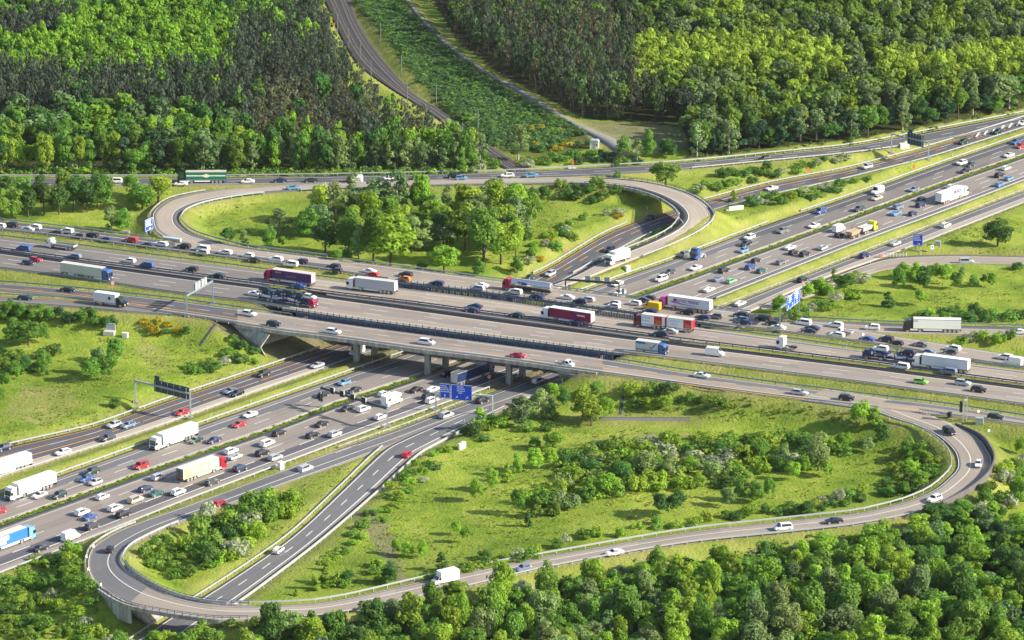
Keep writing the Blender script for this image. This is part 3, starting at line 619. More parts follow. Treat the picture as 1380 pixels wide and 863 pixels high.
wallpoly([unp(752,501,7.0),unp(815,510,7.2),unp(806,514,5.8),unp(763,522,.4)],'wing_wall',bridge,M_CONCP,.4)
# the smaller bridges of the two loops
for k,lab,(sa,sb) in (('UL','concrete bridge of the upper loop over the orange-marked slip road',('c3','c3')),('LL','concrete bridge of the lower left loop over the grey slip road',('SR','SR'))):
    r=RD[k]; js=[i for i in range(len(r.C)) if r.bridge[i]]; i0,i1=js[0]-1,js[-1]+1
    br=empty('loop_bridge',(0,0,0),0,lab,'bridge','loop bridges')
    slab(r,i0,i1,-.05,-.7,.9,'deck',br,M_CONC)
    for sd in 'LR':
        P=railpath(r,sd,.75,0,0,i0-4,i1+4); edgebeam(P,-.7,.25,.4,'edge_beam',br,M_CONCP)
        Q=resample(P,2.); 
        for zz in (.75,1.15): edgebeam(Q,zz-.05,zz+.05,.09,'railing_bar',br,M_BLUEST)
        pm=None
        for q in Q:
            if pm is None: pm=MB().box(-.06,.06,-.06,.06,.25,1.2).mesh('railing_post',[M_BLUEST])
            o=link(bpy.data.objects.new('railing_post',pm),br); o.location=q
    for i,dirn in ((i0,-1),(i1,1)):
        L_,R_=r.L[i],r.R[i]; w=R_-L_; w=w/np.linalg.norm(w); a=L_-w*.8; c=R_+w*.8; z=r.C[i,2]
        zb=min(gz(a[0],a[1]),gz(c[0],c[1]))-2.5
        wallpoly([(a[0],a[1],min(zb,z-6)),(c[0],c[1],min(zb,z-6)),(c[0],c[1],z-.8),(a[0],a[1],z-.8)],'abutment',br,M_CONCP,.6)
        t=r.T[i]*dirn
        for e in (a,c) if k=='UL' or dirn<0 else ():
            g2=e+t*8; wallpoly([(e[0],e[1],z-.5),(g2[0],g2[1],z-.6),(g2[0],g2[1],z-1.5),(e[0],e[1],min(zb,z-6))],'wing_wall',br,M_CONC,.4)
    if k=='LL':
        P=railpath(r,'R',.35,0,0,idx(r,(186,819)),idx(r,(122,782))); edgebeam(P,-4.6,-.55,.4,'wing_wall',br,M_CONCP)
        i=i1-4; T1,T2=r.R[i],r.L[i]; S=railpath(RD['SR'],'L',1.4,0,0,0,len(RD['SR'].C)); q=[S[int(np.linalg.norm(S[:,:2]-t[:2],axis=1).argmin())] for t in (T1,T2)]
        wallpoly([T1+np.array([0,0,-1.0]),T2+np.array([0,0,-1.0]),q[1]+np.array([0,0,.25]),q[0]+np.array([0,0,.25])],'slope_paving',br,M_CONCP,.5)
# the dark blue fences over the gaps between the decks
def slats(Q,f):
    S=resample(Q,.52); b=MB()
    for i,s in enumerate(S[:-1]):
        d=S[i+1]-s; d=d/np.linalg.norm(d); q=s+d*.40
        b.quad([(s[0],s[1],s[2]-.5),(q[0],q[1],q[2]-.5),(q[0],q[1],q[2]+1.2),(s[0],s[1],s[2]+1.2)])
    o=b.build('mesh_panel',[M_MESH],f); so=o.modifiers.new('thickness','SOLIDIFY'); so.thickness=.05
def bluefence(P, lab):
    Q=resample(P,2.05); f=empty('bridge_fence',tuple(Q[0]),0,lab,'fence','dark blue steel fences on the bridge'); O=np.array(Q[0])
    slats(Q-O,f); edgebeam(Q-O,1.62,1.84,.12,'handrail',f,M_BLUEST); edgebeam(Q-O,-.75,-.45,.5,'base_beam',f,M_CONC)
    pm=MB().box(-.13,.13,-.13,.13,-.4,2.55).mesh('post',[M_BLUEST])
    for q in Q: o=link(bpy.data.objects.new('post',pm),f); o.location=q-O
bluefence(railpath(RD['c2'],'L',.9,394,826),'long dark blue steel fence on the near gap between the bridge decks')
bluefence(railpath(RD['A3N'],'L',.8,535,938),'dark blue steel fence below the queueing cars, on the far deck gap')
# ------------------------------------------------------------------ railway
ry=RD['railway']; rw=ribbon('railway_trackbed',ry,[-.15,.0,.5,1,1.15],lambda t,x,i:'gravel',.12); rw.data.materials.clear(); rw.data.materials.append(M_BALLAST)
for tc,lab in ((.25,'left track of the double railway line in the forest clearing'),(.75,'right track of the double railway line in the forest clearing')):
    t_=empty('railway_track',(0,0,0),0,lab,'railway track','double railway tracks')
    Cn=resample(ry.L+(ry.R-ry.L)*tc,1.2); Tn=np.gradient(Cn,axis=0); Tn/=np.linalg.norm(Tn,axis=1)[:,None]; An=np.stack([-Tn[:,1],Tn[:,0],0*Tn[:,0]],1)
    for sgn in (-.75,.75): edgebeam(Cn+An*sgn,.16,.36,.14,'rail',t_,M_RAIL)
    mb=MB()
    for c,a in zip(Cn,An): mb.bar(c+a*1.3+np.array([0,0,.2]),c-a*1.3+np.array([0,0,.2]),.28,.18)
    o=mb.build('sleepers',[M_SLEEPER],t_); o['kind']='stuff'
M_MAST=mat('weathered_mast_steel',(.16,.19,.19),.6)
mast_me=MB().box(-.1,.1,-.1,.1,-.3,8.2).mesh('mast',[M_MAST])
MASTS=((455,45,-1),(470,66,1),(486,82,-1),(513,58,1),(541,103,1),(500,110,-1),(588,145,1),(549,140,-1),(644,178,1),(623,196,-1))
for px,py,sd in ((455,45,-1),(470,66,1),(486,82,-1),(513,58,1),(541,103,1),(500,110,-1),(588,145,1),(549,140,-1),(644,178,1),(623,196,-1)):
    p=gnd(px,py); MASTN=globals().get('MASTN',-1)+1; e=empty('catenary_mast',tuple(p),R(-35),('left','','right')[sd+1].join(['grey catenary mast ',' of the tracks, ']) .replace('mast left','mast left').replace('mast right','mast right')+('highest up','second down','third down','fourth down','fifth down')[[q[1] for q in sorted([m for m in MASTS if m[2]==sd],key=lambda m:m[1])].index(py)]+' the railway clearing','mast','catenary masts along the railway')
    link(bpy.data.objects.new('mast',mast_me),e); mb=MB(); mb.tube((0,0,7.2),(-sd*3.6,0,6.4),.06).tube((0,0,5.6),(-sd*3.6,0,6.3),.06).tube((0,0,7.9),(-sd*1.6,0,6.8),.04); mb.build('cantilever',[M_MAST],e)
# ------------------------------------------------------------------ cars
PAINT={'white':(.80,.80,.78),'silver':(.46,.48,.50),'grey':(.16,.17,.18),'dark grey':(.055,.06,.07),'black':(.014,.015,.02),'navy':(.018,.032,.095),
 'blue':(.03,.09,.30),'light blue':(.12,.29,.48),'red':(.48,.015,.03),'orange':(.62,.17,.02),'yellow':(.80,.46,.01),'beige':(.52,.45,.36),'teal':(.02,.11,.11),'dark teal':(.015,.04,.05),
 'dark green':(.015,.045,.03),'bright green':(.22,.58,.05),'pale green':(.20,.55,.27),'blue-grey':(.16,.22,.32),'purple':(.08,.03,.13),'pink':(.62,.08,.42),'dark red':(.12,.012,.03),'crimson':(.38,.01,.06),'lime yellow':(.66,.70,.03),'sky blue':(.16,.40,.62),'cream':(.62,.58,.50)}
def pm(c): return mat('car_paint_'+c.replace(' ','_'),PAINT[c],.32,0.,.03,.5,.5,.55)
# stations along the body: x, sill z, half width, belt z, half width of the top, top z
KIND={
'saloon':dict(st=[(-2.36,.42,.70,.64,.62,.84),(-2.22,.26,.87,.88,.74,1.0),(-1.55,.22,.90,.94,.75,1.05),(-.78,.22,.91,.95,.61,1.41),(.30,.22,.91,.94,.63,1.45),(1.12,.22,.90,.92,.74,1.0),(2.05,.25,.87,.77,.70,.85),(2.34,.40,.73,.60,.60,.68)],rw=2,sd=(2,5),ws=4,wb=(-1.38,1.42)),
'hatchback':dict(st=[(-2.03,.40,.74,.78,.64,.86),(-1.93,.26,.86,.93,.72,1.0),(-1.58,.22,.88,.96,.62,1.44),(.25,.22,.89,.95,.63,1.50),(1.02,.22,.88,.93,.72,1.02),(1.78,.25,.85,.78,.70,.86),(2.03,.40,.73,.60,.60,.70)],rw=1,sd=(1,4),ws=3,wb=(-1.25,1.30)),
'estate car':dict(st=[(-2.38,.40,.74,.76,.66,.86),(-2.28,.26,.88,.94,.74,1.0),(-1.85,.22,.90,.97,.63,1.43),(.30,.22,.91,.95,.64,1.48),(1.12,.22,.90,.92,.74,1.01),(2.05,.25,.87,.77,.70,.86),(2.36,.40,.74,.60,.60,.70)],rw=1,sd=(1,4),ws=3,wb=(-1.40,1.45)),
'SUV':dict(st=[(-2.26,.48,.78,.86,.70,.96),(-2.18,.34,.92,1.06,.78,1.12),(-1.85,.30,.94,1.10,.68,1.64),(.35,.30,.95,1.08,.69,1.71),(1.05,.30,.94,1.06,.80,1.14),(1.98,.34,.92,.92,.76,1.02),(2.26,.48,.80,.74,.68,.84)],rw=1,sd=(1,4),ws=3,wb=(-1.35,1.40)),
'minivan':dict(st=[(-2.42,.44,.80,.86,.72,.96),(-2.36,.28,.92,1.06,.80,1.12),(-2.12,.24,.94,1.10,.72,1.74),(.75,.24,.95,1.08,.72,1.82),(1.62,.24,.93,1.02,.78,1.12),(2.12,.27,.90,.86,.74,.95),(2.40,.42,.78,.68,.66,.76)],rw=1,sd=(1,4),ws=3,wb=(-1.50,1.50)),
'van':dict(st=[(-2.72,.50,.90,1.1,.86,1.3),(-2.70,.34,.98,1.3,.90,2.30),(-2.5,.30,.99,1.32,.90,2.50),(1.0,.30,.99,1.32,.88,2.50),(1.75,.30,.98,1.26,.84,1.42),(2.40,.34,.95,1.0,.80,1.12),(2.72,.46,.84,.76,.74,.88)],rw=None,sd=(3,4),ws=3,wb=(-1.75,1.70)),
}
WHEEL_ME=MB().cyl((0,-.11,0),.33,.22,'y',12,0,1).mesh('wheel',[M_TYRE,M_RIM])
CACHE={}
def inset(pts, k=.1, off=.014):
    P=[np.array(p,float) for p in pts]; c=sum(P)/len(P); nn=np.cross(P[1]-P[0],P[2]-P[0]); nn/=np.linalg.norm(nn)
    return [tuple(p+(c-p)*k+nn*off) for p in P]
def car_meshes(kind):
    if kind in CACHE: return CACHE[kind]
    K=KIND[kind]; V=[]; F_=[]
    rings=[]
    for x,z0,w,zb,wt,zt in K['st']: rings.append([(x,-w*.94,z0),(x,-w,(z0+zb)*.55),(x,-w*.98,zb),(x,-wt,zt),(x,wt,zt),(x,w*.98,zb),(x,w,(z0+zb)*.55),(x,w*.94,z0)])
    for r in rings: V+=r
    n=len(rings)
    for i in range(n-1):
        for j in range(8): F_.append((8*i+j,8*i+8+j,8*i+8+(j+1)%8,8*i+(j+1)%8)[::-1])
    F_.append(tuple(range(8))); F_.append(tuple(8*(n-1)+j for j in reversed(range(8))))
    me=bpy.data.meshes.new('body'); me.from_pydata(V,[],[tuple(f) for f in F_]); me.update()
    bm=bmesh.new(); bm.from_mesh(me); bmesh.ops.recalc_face_normals(bm,faces=bm.faces); bmesh.ops.bevel(bm,geom=[e for e in bm.edges if e.calc_face_angle(0)>.5],offset=.05,segments=1,affect='EDGES'); bm.to_mesh(me); bm.free()
    out={'body':me}
    def win(name,faces):
        m=MB()
        for f in faces: m.quad(inset(f))
        out[name]=m.mesh(name.rstrip('01'),[M_GLASS])
    i=K['ws']; win('windscreen',[[rings[i][3],rings[i+1][3],rings[i+1][4],rings[i][4]]])
    if K['rw'] is not None: i=K['rw']; win('rear_window',[[rings[i][4],rings[i][3],rings[i+1][3],rings[i+1][4]][::-1]])
    a,c=K['sd']
    win('side_window0',[[rings[i][2],rings[i+1][2],rings[i+1][3],rings[i][3]] for i in range(a,c)])
    win('side_window1',[[rings[i][4],rings[i+1][4],rings[i+1][5],rings[i][5]] for i in range(a,c)])
    x1,_,w1,zb1,_,zt1=K['st'][-1]; x0,_,w0,zb0,_,zt0=K['st'][0]; tall=kind in('SUV','minivan','van')
    m=MB(); m.box(x1-.16,x1+.02,-.17,.17,-.07,.08); out['headlight']=m.mesh('headlight',[M_LAMP])
    m=MB(); m.box(x0-.02,x0+.14,-.13,.13,-.10,.16 if tall else .10); out['tail_light']=m.mesh('tail_light',[M_RED])
    out['lz']=(zb1+.02,w1-.10,zb0+.06,w0-.06); CACHE[kind]=out; return out
PROTO={}
def car(kind, col):
    """first of a kind and colour is built, later ones copy it with every part"""
    key=(kind,col)
    nm={'SUV':'off_road_car','estate car':'estate_car'}.get(kind,kind)+('_car' if kind in('saloon','hatchback') else '')
    nm={'minivan':'minivan','van':'delivery_van'}.get(kind,nm)
    if key in PROTO:
        src=PROTO[key]; o=src.copy(); COL.objects.link(o)
        for ch in src.children:
            c=ch.copy(); COL.objects.link(c); c.parent=o
        return o
    P=car_meshes(kind); K=KIND[kind]; e=empty(nm)
    b=P['body'].copy(); b.materials.append(pm(col)); link(bpy.data.objects.new('body',b),e)
    for k in ('windscreen','rear_window','side_window0','side_window1'):
        if k in P: link(bpy.data.objects.new(k.rstrip('01'),P[k]),e)
    zh,wh,zt,wt=P['lz']
    for s in (-1,1):
        o=link(bpy.data.objects.new('headlight',P['headlight']),e); o.location=(0,s*wh*.82,zh)
        o=link(bpy.data.objects.new('tail_light',P['tail_light']),e); o.location=(0,s*wt*.88,zt)
        for x in K['wb']:
            o=link(bpy.data.objects.new('wheel',WHEEL_ME),e); o.location=(x,s*(K['st'][3][2]-.10),.33)
    PROTO[key]=e; return e
VEH=[]
RDESC={'c1':'far bridge road','ur':'upper right road','A3N':'leftward motorway carriageway','A3S':'rightward motorway carriageway','c2':'near bridge road','r7':'lowest road at left edge',
 'A5N':'lower motorway lanes coming nearer','A5S':'lower motorway lanes heading away','c3':'orange-marked road','c4':'collector road beside the lower motorway','r6':'right slip road','c5':'far forest road','UL':'upper loop','LL':'lower loop','SR':'grey slip road'}
DIRS={'c1':-1,'ur':-1,'A3N':-1,'A3S':1,'c2':1,'r7':1,'A5N':-1,'A5S':1,'c3':-1,'c4':1,'r6':1,'c5':-1,'UL':1,'LL':1,'SR':-1}
def onroad(road, px, py, dz):
    """point on the road seen at this pixel when the thing's middle is dz above the paving; heading along the road"""
    r=RD[road]; z=float(np.mean(r.C[:,2]))
    for _ in range(6):
        P=unp(px,py,z+dz); i=int(np.argmin(((r.C[:,:2]-P[:2])**2).sum(1))); z=r.C[i,2]
    T=r.T[i]*DIRS[road]
    return np.array([P[0],P[1],z+.04]), math.atan2(T[1],T[0])
def put(road, t, x, y, kind, col):
    px,py=tp(t,x,y); p,a=onroad(road,px,py,.72 if kind!='van' else 1.15); o=car(kind,col); o.location=p; o.rotation_euler=(0,0,a+random.uniform(-.02,.02))
    VEH.append(dict(o=o,px=px,py=py,col=col,kind=kind,road=road)); return o
CARS={
'c1':"A -2 97 hatchback:white|A 92 90 SUV:black|A 222 124 saloon:silver|A 280 110 SUV:white|A 455 152 estate car:dark grey|A 540 140 SUV:white|A 640 178 hatchback:dark grey|A 740 170 estate car:black|A 855 207 hatchback:navy|A 1060 212 SUV:red|A 1190 250 saloon:dark teal|A 1300 243 estate car:white|B 108 263 SUV:black|B 255 282 minivan:white|B 255 314 SUV:silver|B 440 310 estate car:white|B 625 336 hatchback:white|B 675 368 saloon:dark grey|B 850 368 SUV:white|B 970 408 minivan:white|B 1050 388 SUV:black|B 1315 428 SUV:black|B 1335 457 hatchback:dark teal|C 225 462 saloon:white|C 252 492 hatchback:red|C 520 493 SUV:black|C 510 524 hatchback:orange|C 770 560 estate car:navy|C 1130 578 saloon:white|C 1100 603 SUV:silver|D 25 632 SUV:white|D 200 668 saloon:navy|D 445 672 saloon:white|D 550 708 SUV:navy|D 608 690 estate car:silver|D 825 720 hatchback:silver|D 820 745 hatchback:white|D 990 720 hatchback:white|D 1105 680 hatchback:black|D 1058 694 saloon:dark grey|D 1115 787 saloon:navy|E 42 794 SUV:black|E 160 838 estate car:navy|E 270 828 SUV:grey|E 470 817 SUV:black|E 470 850 estate car:blue-grey|E 650 845 minivan:black|K 500 14 saloon:navy|K 725 20 hatchback:black|K 770 53 saloon:white|K 975 15 minivan:white|K 1045 60 saloon:navy|K 1020 83 saloon:black|K 1235 35 SUV:white|K 1245 113 estate car:white|L 110 147 saloon:blue|L 268 150 SUV:black|L 350 182 hatchback:black|L 545 190 saloon:grey|L 805 225 SUV:white|L 785 252 hatchback:dark grey|L 605 252 saloon:blue-grey|L 1225 295 SUV:white|L 1290 328 van:white",
'ur':"L 152 55 SUV:white|L 1335 90 saloon:white",
'A3N':"A 190 282 minivan:blue|A 600 342 estate car:blue-grey|A 1045 378 hatchback:white|A 1185 417 minivan:blue|B 172 445 hatchback:black|B 380 498 saloon:dark teal|B 1030 584 saloon:blue|C 1080 746 saloon:navy|C 1055 776 saloon:navy|D 40 816 saloon:dark teal|J 515 18 saloon:navy|J 1200 108 SUV:navy|J 1278 85 saloon:silver|L 385 370 minivan:white|L 768 411 minivan:blue-grey",
'A3S':"A 230 395 hatchback:navy|A 290 370 hatchback:red|B 684 645 saloon:white|L 545 490 hatchback:bright green|L 885 503 SUV:silver|L 1015 557 SUV:black|K 262 255 van:white",
'c2':"A 550 612 saloon:black|B 635 808 SUV:white|H 835 28 SUV:black|H 1315 90 SUV:white|I 690 175 minivan:white|J 50 280 saloon:red|K 155 440 saloon:white|K 945 578 estate car:silver|L 1150 780 SUV:black|K 1325 625 SUV:black",
'r7':"A 205 677 estate car:dark teal",
'c3':"D 310 485 SUV:silver|D 140 515 hatchback:dark teal|D 790 290 SUV:black|D 1120 28 saloon:navy|Y 110 483 SUV:silver|Y 885 283 SUV:dark green|Y 1165 202 SUV:dark teal|Y 1370 130 saloon:white|X 720 656 saloon:white|H 745 430 SUV:black|H 485 567 saloon:blue-grey|H 535 590 SUV:black|H 1185 360 saloon:silver|H 95 740 estate car:red|G 920 842 SUV:silver|G 1035 842 estate car:blue-grey|M 30 165 SUV:navy|M 870 87 SUV:dark grey|M 508 198 estate car:white|I 125 242 van:white",
'A5N':"D 850 562 saloon:white|D 868 640 SUV:white|D 1205 525 minivan:white|D 1275 470 hatchback:dark grey|E 5 330 SUV:grey|E 105 435 saloon:white|E 540 190 SUV:white|E 510 243 SUV:black|E 490 295 hatchback:light blue|E 805 138 SUV:grey|E 1060 95 saloon:white|X 1115 842 minivan:blue|Y 490 665 saloon:blue-grey|Y 195 675 van:white|Y 190 735 saloon:beige|Y 45 825 SUV:dark grey|Y 875 452 SUV:white|Y 945 467 hatchback:dark green|Y 902 515 saloon:black|Y 1258 389 saloon:white|Y 1310 284 SUV:blue|Y 1350 317 hatchback:red|H 643 757 saloon:white|H 555 836 saloon:red|H 1225 598 saloon:black|I 25 499 hatchback:light blue|I 105 560 saloon:black|M 740 357 SUV:dark green|M 695 411 saloon:blue|M 770 441 hatchback:silver|M 1140 308 minivan:red|M 320 545 saloon:silver|M 475 547 SUV:dark teal|M -2 672 hatchback:red|N 200 102 saloon:dark green|N 348 102 saloon:navy",
'A5S':"E 1265 170 hatchback:black|E 870 271 saloon:white|E 895 311 hatchback:black|E 985 325 SUV:black|E 1132 273 hatchback:silver|E 592 376 hatchback:black|E 548 430 SUV:blue|E 793 391 hatchback:grey|E 635 459 hatchback:teal|E 333 457 SUV:black|E 285 524 saloon:blue-grey|E 390 542 hatchback:pale green|E 213 611 saloon:white|E 1262 117 van:white|Y 1180 626 hatchback:light blue|Y 1255 576 hatchback:light blue|Y 1180 551 SUV:black|Y 1232 494 hatchback:white|Y 790 643 hatchback:white|Y 552 743 hatchback:black|Y 545 791 SUV:navy|Y 362 807 SUV:blue-grey|Y 345 858 saloon:light blue|Y 480 860 hatchback:navy|H 1220 833 saloon:black|I 50 706 saloon:black|I 178 713 SUV:white|I 345 590 hatchback:white|I 605 556 saloon:black|I 740 552 saloon:white|I 705 610 SUV:black|I 732 644 SUV:white|I 315 776 hatchback:white|I 860 432 minivan:black|M 1280 400 SUV:silver|M 1175 493 estate car:navy|M 1260 529 saloon:teal|M 1095 582 minivan:beige|M 828 558 hatchback:white|M 928 650 SUV:white|M 995 702 SUV:black|M 663 684 SUV:white|M 725 720 saloon:blue|M 745 797 SUV:dark grey|S 570 16 van:white|S 328 116 saloon:black|N 780 127 minivan:white|N 740 206 SUV:black|N 487 191 SUV:white|N 520 234 saloon:silver|N 845 242 SUV:silver|N 562 329 SUV:navy|N 335 440 estate car:dark grey|N 60 520 SUV:white|N 875 43 estate car:black|N 1145 60 estate car:black|N 1325 53 SUV:silver",
'c4':"I 1140 642 SUV:black|I 850 762 minivan:silver|N 1090 331 minivan:silver|J 215 486 SUV:white|J 40 452 saloon:grey|E 465 723 saloon:white|E 968 531 SUV:black|F 92 336 SUV:navy|F 340 237 saloon:silver|F 745 94 SUV:white",
'r6':"F 915 386 minivan:silver",
'c5':"X 660 422 SUV:black|V 385 576 saloon:white|V 615 570 hatchback:black|V 910 558 SUV:black|V 1340 551 estate car:white|W 155 551 saloon:light blue|1 730 741 saloon:white|1 465 731 minivan:white|1 1000 731 saloon:white|1 1130 729 saloon:navy|1 1255 728 saloon:dark teal|V 110 585 van:white",
'UL':"1 1185 757 saloon:light blue|V 968 572 hatchback:light blue",
'LL':"S 885 126 hatchback:black|R 775 32 minivan:black|R 1010 292 hatchback:white|R 655 577 SUV:white|Q 810 807 minivan:white|Q 1220 752 saloon:black|8 1103 504 saloon:white|8 735 567 hatchback:blue-grey|N 398 610 hatchback:red",
'SR':"O 530 216 hatchback:red|U 870 131 hatchback:white"}
for road,txt in CARS.items():
    for it in txt.split('|'):
        a,c=it.split(':'); q=a.split(' '); put(road,q[0],float(q[1]),float(q[2]),' '.join(q[3:]),c)
# ------------------------------------------------------------------ lorries
TW_ME=MB().cyl((0,-.15,0),.5,.30,'y',14,0,1).mesh('wheel',[M_TYRE,M_RIM])
def wheels(e, xs, w=1.05):
    for x in xs:
        for s in (-1,1): o=link(bpy.data.objects.new('wheel',TW_ME),e); o.location=(x,s*w,.5)
def cab(e, xf, col, h=3.55, ln=2.25, roofcol=None):
    """forward-control cab, its front at x = xf"""
    xb=xf-ln; z0=.55
    c=MB().prism([(xb,z0),(xf-.05,z0-.1),(xf,1.3),(xf-.28,h-.75),(xf-.75,h-.1),(xb+.2,h),(xb,h-.1)],-1.23,1.23,0)
    c.box(xf-.35,xf+.04,-1.2,1.2,.35,.6,1)
    c.build('cab',[pm(col),M_CHASSIS],e)
    a=MB().quad([(xf+.015,1.08,1.5),(xf+.015,-1.08,1.5),(xf-.245,-1.0,h-.85),(xf-.245,1.0,h-.85)][::-1]); 
    a=MB().quad([(xf-.01,-1.1,1.45),(xf-.01,1.1,1.45),(xf-.245,1.02,h-.82),(xf-.245,-1.02,h-.82)]); a.build('windscreen',[M_GLASS],e)
    for s in (-1,1):
        q=[(xf-.95,s*1.245,1.55),(xf-.25,s*1.245,1.45),(xf-.42,s*1.245,h-1.15),(xf-.95,s*1.245,h-1.1)]
        MB().quad(q if s<0 else q[::-1]).build('side_window',[M_GLASS],e)
        MB().box(xf-.30,xf-.12,s*1.38-.09,s*1.38+.09,1.75,2.5).build('mirror',[M_CHASSIS],e)
        MB().box(xf-.06,xf+.05,s*.95-.2,s*.95+.2,.72,.95).build('headlight',[M_LAMP],e)
    MB().box(xf-.02,xf+.035,-.75,.75,.7,1.3).build('grille',[M_DARKST],e)
def cargo(e, x0, x1, side, roof='white', rear=None, front=None, z0=1.1, z1=3.95, w=1.27, name='cargo_box'):
    m=[pm(side),pm(roof),pm(rear or side),pm(front or side)]
    b=MB().box(x0,x1,-w,w,z0,z1,(0,1,0,3,0,2)); b.build(name,m,e)
    r=MB()
    for s in (-1,1): r.box(x0,x1,s*w-.035,s*w+.035,z1-.12,z1+.03).box(x0,x1,s*w-.03,s*w+.03,z0-.04,z0+.1)
    for x in (x0,x1): r.box(x-.04,x+.04,-w-.03,w+.03,z1-.12,z1+.035)
    r.build('frame',[M_GALV],e)
def chassis(e, x0, x1): MB().box(x0,x1,-.45,.45,.62,1.0).box(x0+.1,x0+.25,-1.15,1.15,.42,.6).build('chassis',[M_CHASSIS],e)
def skirt(e, x0, x1, m=None):
    for s in (-1,1): MB().box(x0,x1,s*1.2-.05,s*1.2+.05,.5,1.0).build('side_guard',[m or M_BOXW],e)
def panel(e, x0, x1, z0, z1, side, m, off=.02, w=1.27, name='logo_panel', poly=None):
    y=side*(w+off); q=poly or [(x0,z0),(x1,z0),(x1,z1),(x0,z1)]
    q=[(a,y,c) for a,c in q]
    return MB().quad(q if side<0 else q[::-1]).build(name,[m],e)
def bars(e, rows, side, m, h=.22, w=1.27, off=.035):
    mb=MB(); y=side*(w+off)
    for x0,x1,z in rows:
        x=x0; k=0
        while x<x1-.05:
            q=min(.18+.22*((k*37)%5)/5,x1-x); p=[(x,y,z),(x+q*.78,y,z),(x+q*.78,y,z+h),(x,y,z+h)]; mb.quad(p if side<0 else p[::-1]); x+=q; k+=1
    return mb.build('lettering',[m],e)
def text(e, s, x, z, side, size, m, w=1.27, off=.04):
    cu=bpy.data.curves.new('lettering','FONT'); cu.body=s; cu.size=size; cu.align_x='CENTER'; cu.align_y='CENTER'; cu.materials.append(m); cu.resolution_u=2; cu.offset=.02; to=bpy.data.objects.new('lettering',cu); me=bpy.data.meshes.new_from_object(to); bpy.data.objects.remove(to)
    if not me.materials: me.materials.append(m)
    o=link(bpy.data.objects.new('lettering',me),e); o.location=(x,side*(w+off),z); o.rotation_euler=(math.pi/2,0,0 if side<0 else math.pi); return o
def lorry(road, px, py, name, desc, dz=2.0, cat='lorry', dx=0.):
    p,a=onroad(road,px,py,dz); o=empty(name,tuple(p+np.array([math.cos(a),math.sin(a),0])*dx),a)
    VEH.append(dict(o=o,px=px,py=py,desc=desc,road=road,cat=cat)); return o
def semi(road, px, py, desc, cabcol, side, roof='white', rear=None, L=16.5, sk=True, dz=2.0, front=None):
    """articulated lorry, centred on its length; returns it with the near side sign (seen from the viewer)"""
    e=lorry(road,px,py,'semi_trailer_lorry',desc,dz); xf=L/2; x0=-L/2
    cab(e,xf,cabcol); chassis(e,x0,xf-.6); wheels(e,(xf-1.35,xf-4.9,x0+1.9,x0+3.2,x0+4.5))
    cargo(e,x0,xf-2.95,side,roof,rear,front); MB().box(xf-2.9,xf-2.3,-1.1,1.1,.9,3.0).build('cab_gap',[M_CHASSIS],e)
    if sk: skirt(e,x0+5.4,xf-5.8); skirt(e,xf-4.2,xf-2.1)
    MB().box(x0-.06,x0-.01,-1.2,1.2,.5,1.08).build('bumper',[M_DARKST],e)
    for s in (-1,1): MB().box(x0-.09,x0-.03,s*1.0-.18,s*1.0+.18,.78,.96).build('tail_light',[M_RED],e)
    return e
T=lambda n,c,**k: mat(n,c,.5,0,.05,2.,.4,0,**k)
M_PRINT={k:T('print_'+k,c) for k,c in dict(navy=(.02,.04,.25),purple=(.22,.03,.3),red=(.5,.03,.03),orange=(.6,.14,.04),lime=(.78,.76,.22),green=(.05,.3,.12),paleblue=(.42,.62,.75),gold=(.5,.33,.12),grey=(.35,.37,.4),cream=(.80,.77,.48),blue=(.03,.16,.45),white=(.85,.85,.85),brown=(.09,.045,.02)).items()}
e=semi('A3N',390,373,'red-cabbed lorry with a purple trailer','crimson','purple','pink','pink'); e.name='semi_trailer_lorry'
for ch in e.children:
    if ch.name.startswith('cargo_box'): ch.data.materials[1]=mat('faded_pink_roof',(.62,.5,.48)); ch.data.materials[2]=mat('faded_pink_doors',(.55,.36,.36))
bars(e,[(-.5,-4.2+.0,2.4)],1,M_PRINT['gold']); bars(e,[(2.2,4.2,3.0)],1,M_PRINT['gold'],.5); bars(e,[(-3.2,.6,2.3)],1,M_PRINT['gold'],.18)
e=semi('A3N',501,384,'white-cabbed lorry with a plain grey trailer','white','silver','cream','silver',L=16)
e=semi('A3N',765,425,'white lorry with a dark red curtain trailer','white','dark red','white','white')
for ch in e.children:
    if ch.name.startswith('cargo_box'): ch.data.materials[0]=mat('crimson_curtain',(.27,.012,.055),.5)
MB().cyl((-2.7,1.29,2.75),.55,.02,'y',20).build('logo',[M_PRINT['navy']],e); bars(e,[(-6.2,-3.6,2.55)],1,M_PRINT['white'],.45)
e=semi('c1',924,409,'white lorry with a pink cab and purple lettering','pink','white','white','white')
text(e,'MEUTED TRANS',-.6,2.85,1,1.15,M_PRINT['purple']); panel(e,0,0,0,0,1,M_PRINT['purple'],.02,name='logo_stripe',poly=[(-4.0,1.75),(1,2.1),(3.8,2.55),(4.6,2.45),(3.6,2.1),(1.0,1.85)])
MB().cyl((2.9,1.28,3.0),.42,.02,'y',18).build('logo',[M_PRINT['navy']],e)
for ch in e.children:
    if ch.name.startswith('cargo_box'): ch.data.materials[0]=mat('pale_curtain',(.66,.67,.72))
e=semi('ur',1256,438,'white lorry with a black cab on the upper right road','black','white','white','white',L=16.8); bars(e,[(4.2,2.6+2.9,3.2)],1,M_PRINT['grey'],.4)
e=semi('A3N',1268,489,'all-white lorry passing the dark blue-grey minivan','white','white','white','white')
for ch in e.children:
    if ch.name.startswith('cargo_box'): ch.data.materials[0]=mat('pale_curtain',(.66,.67,.72))
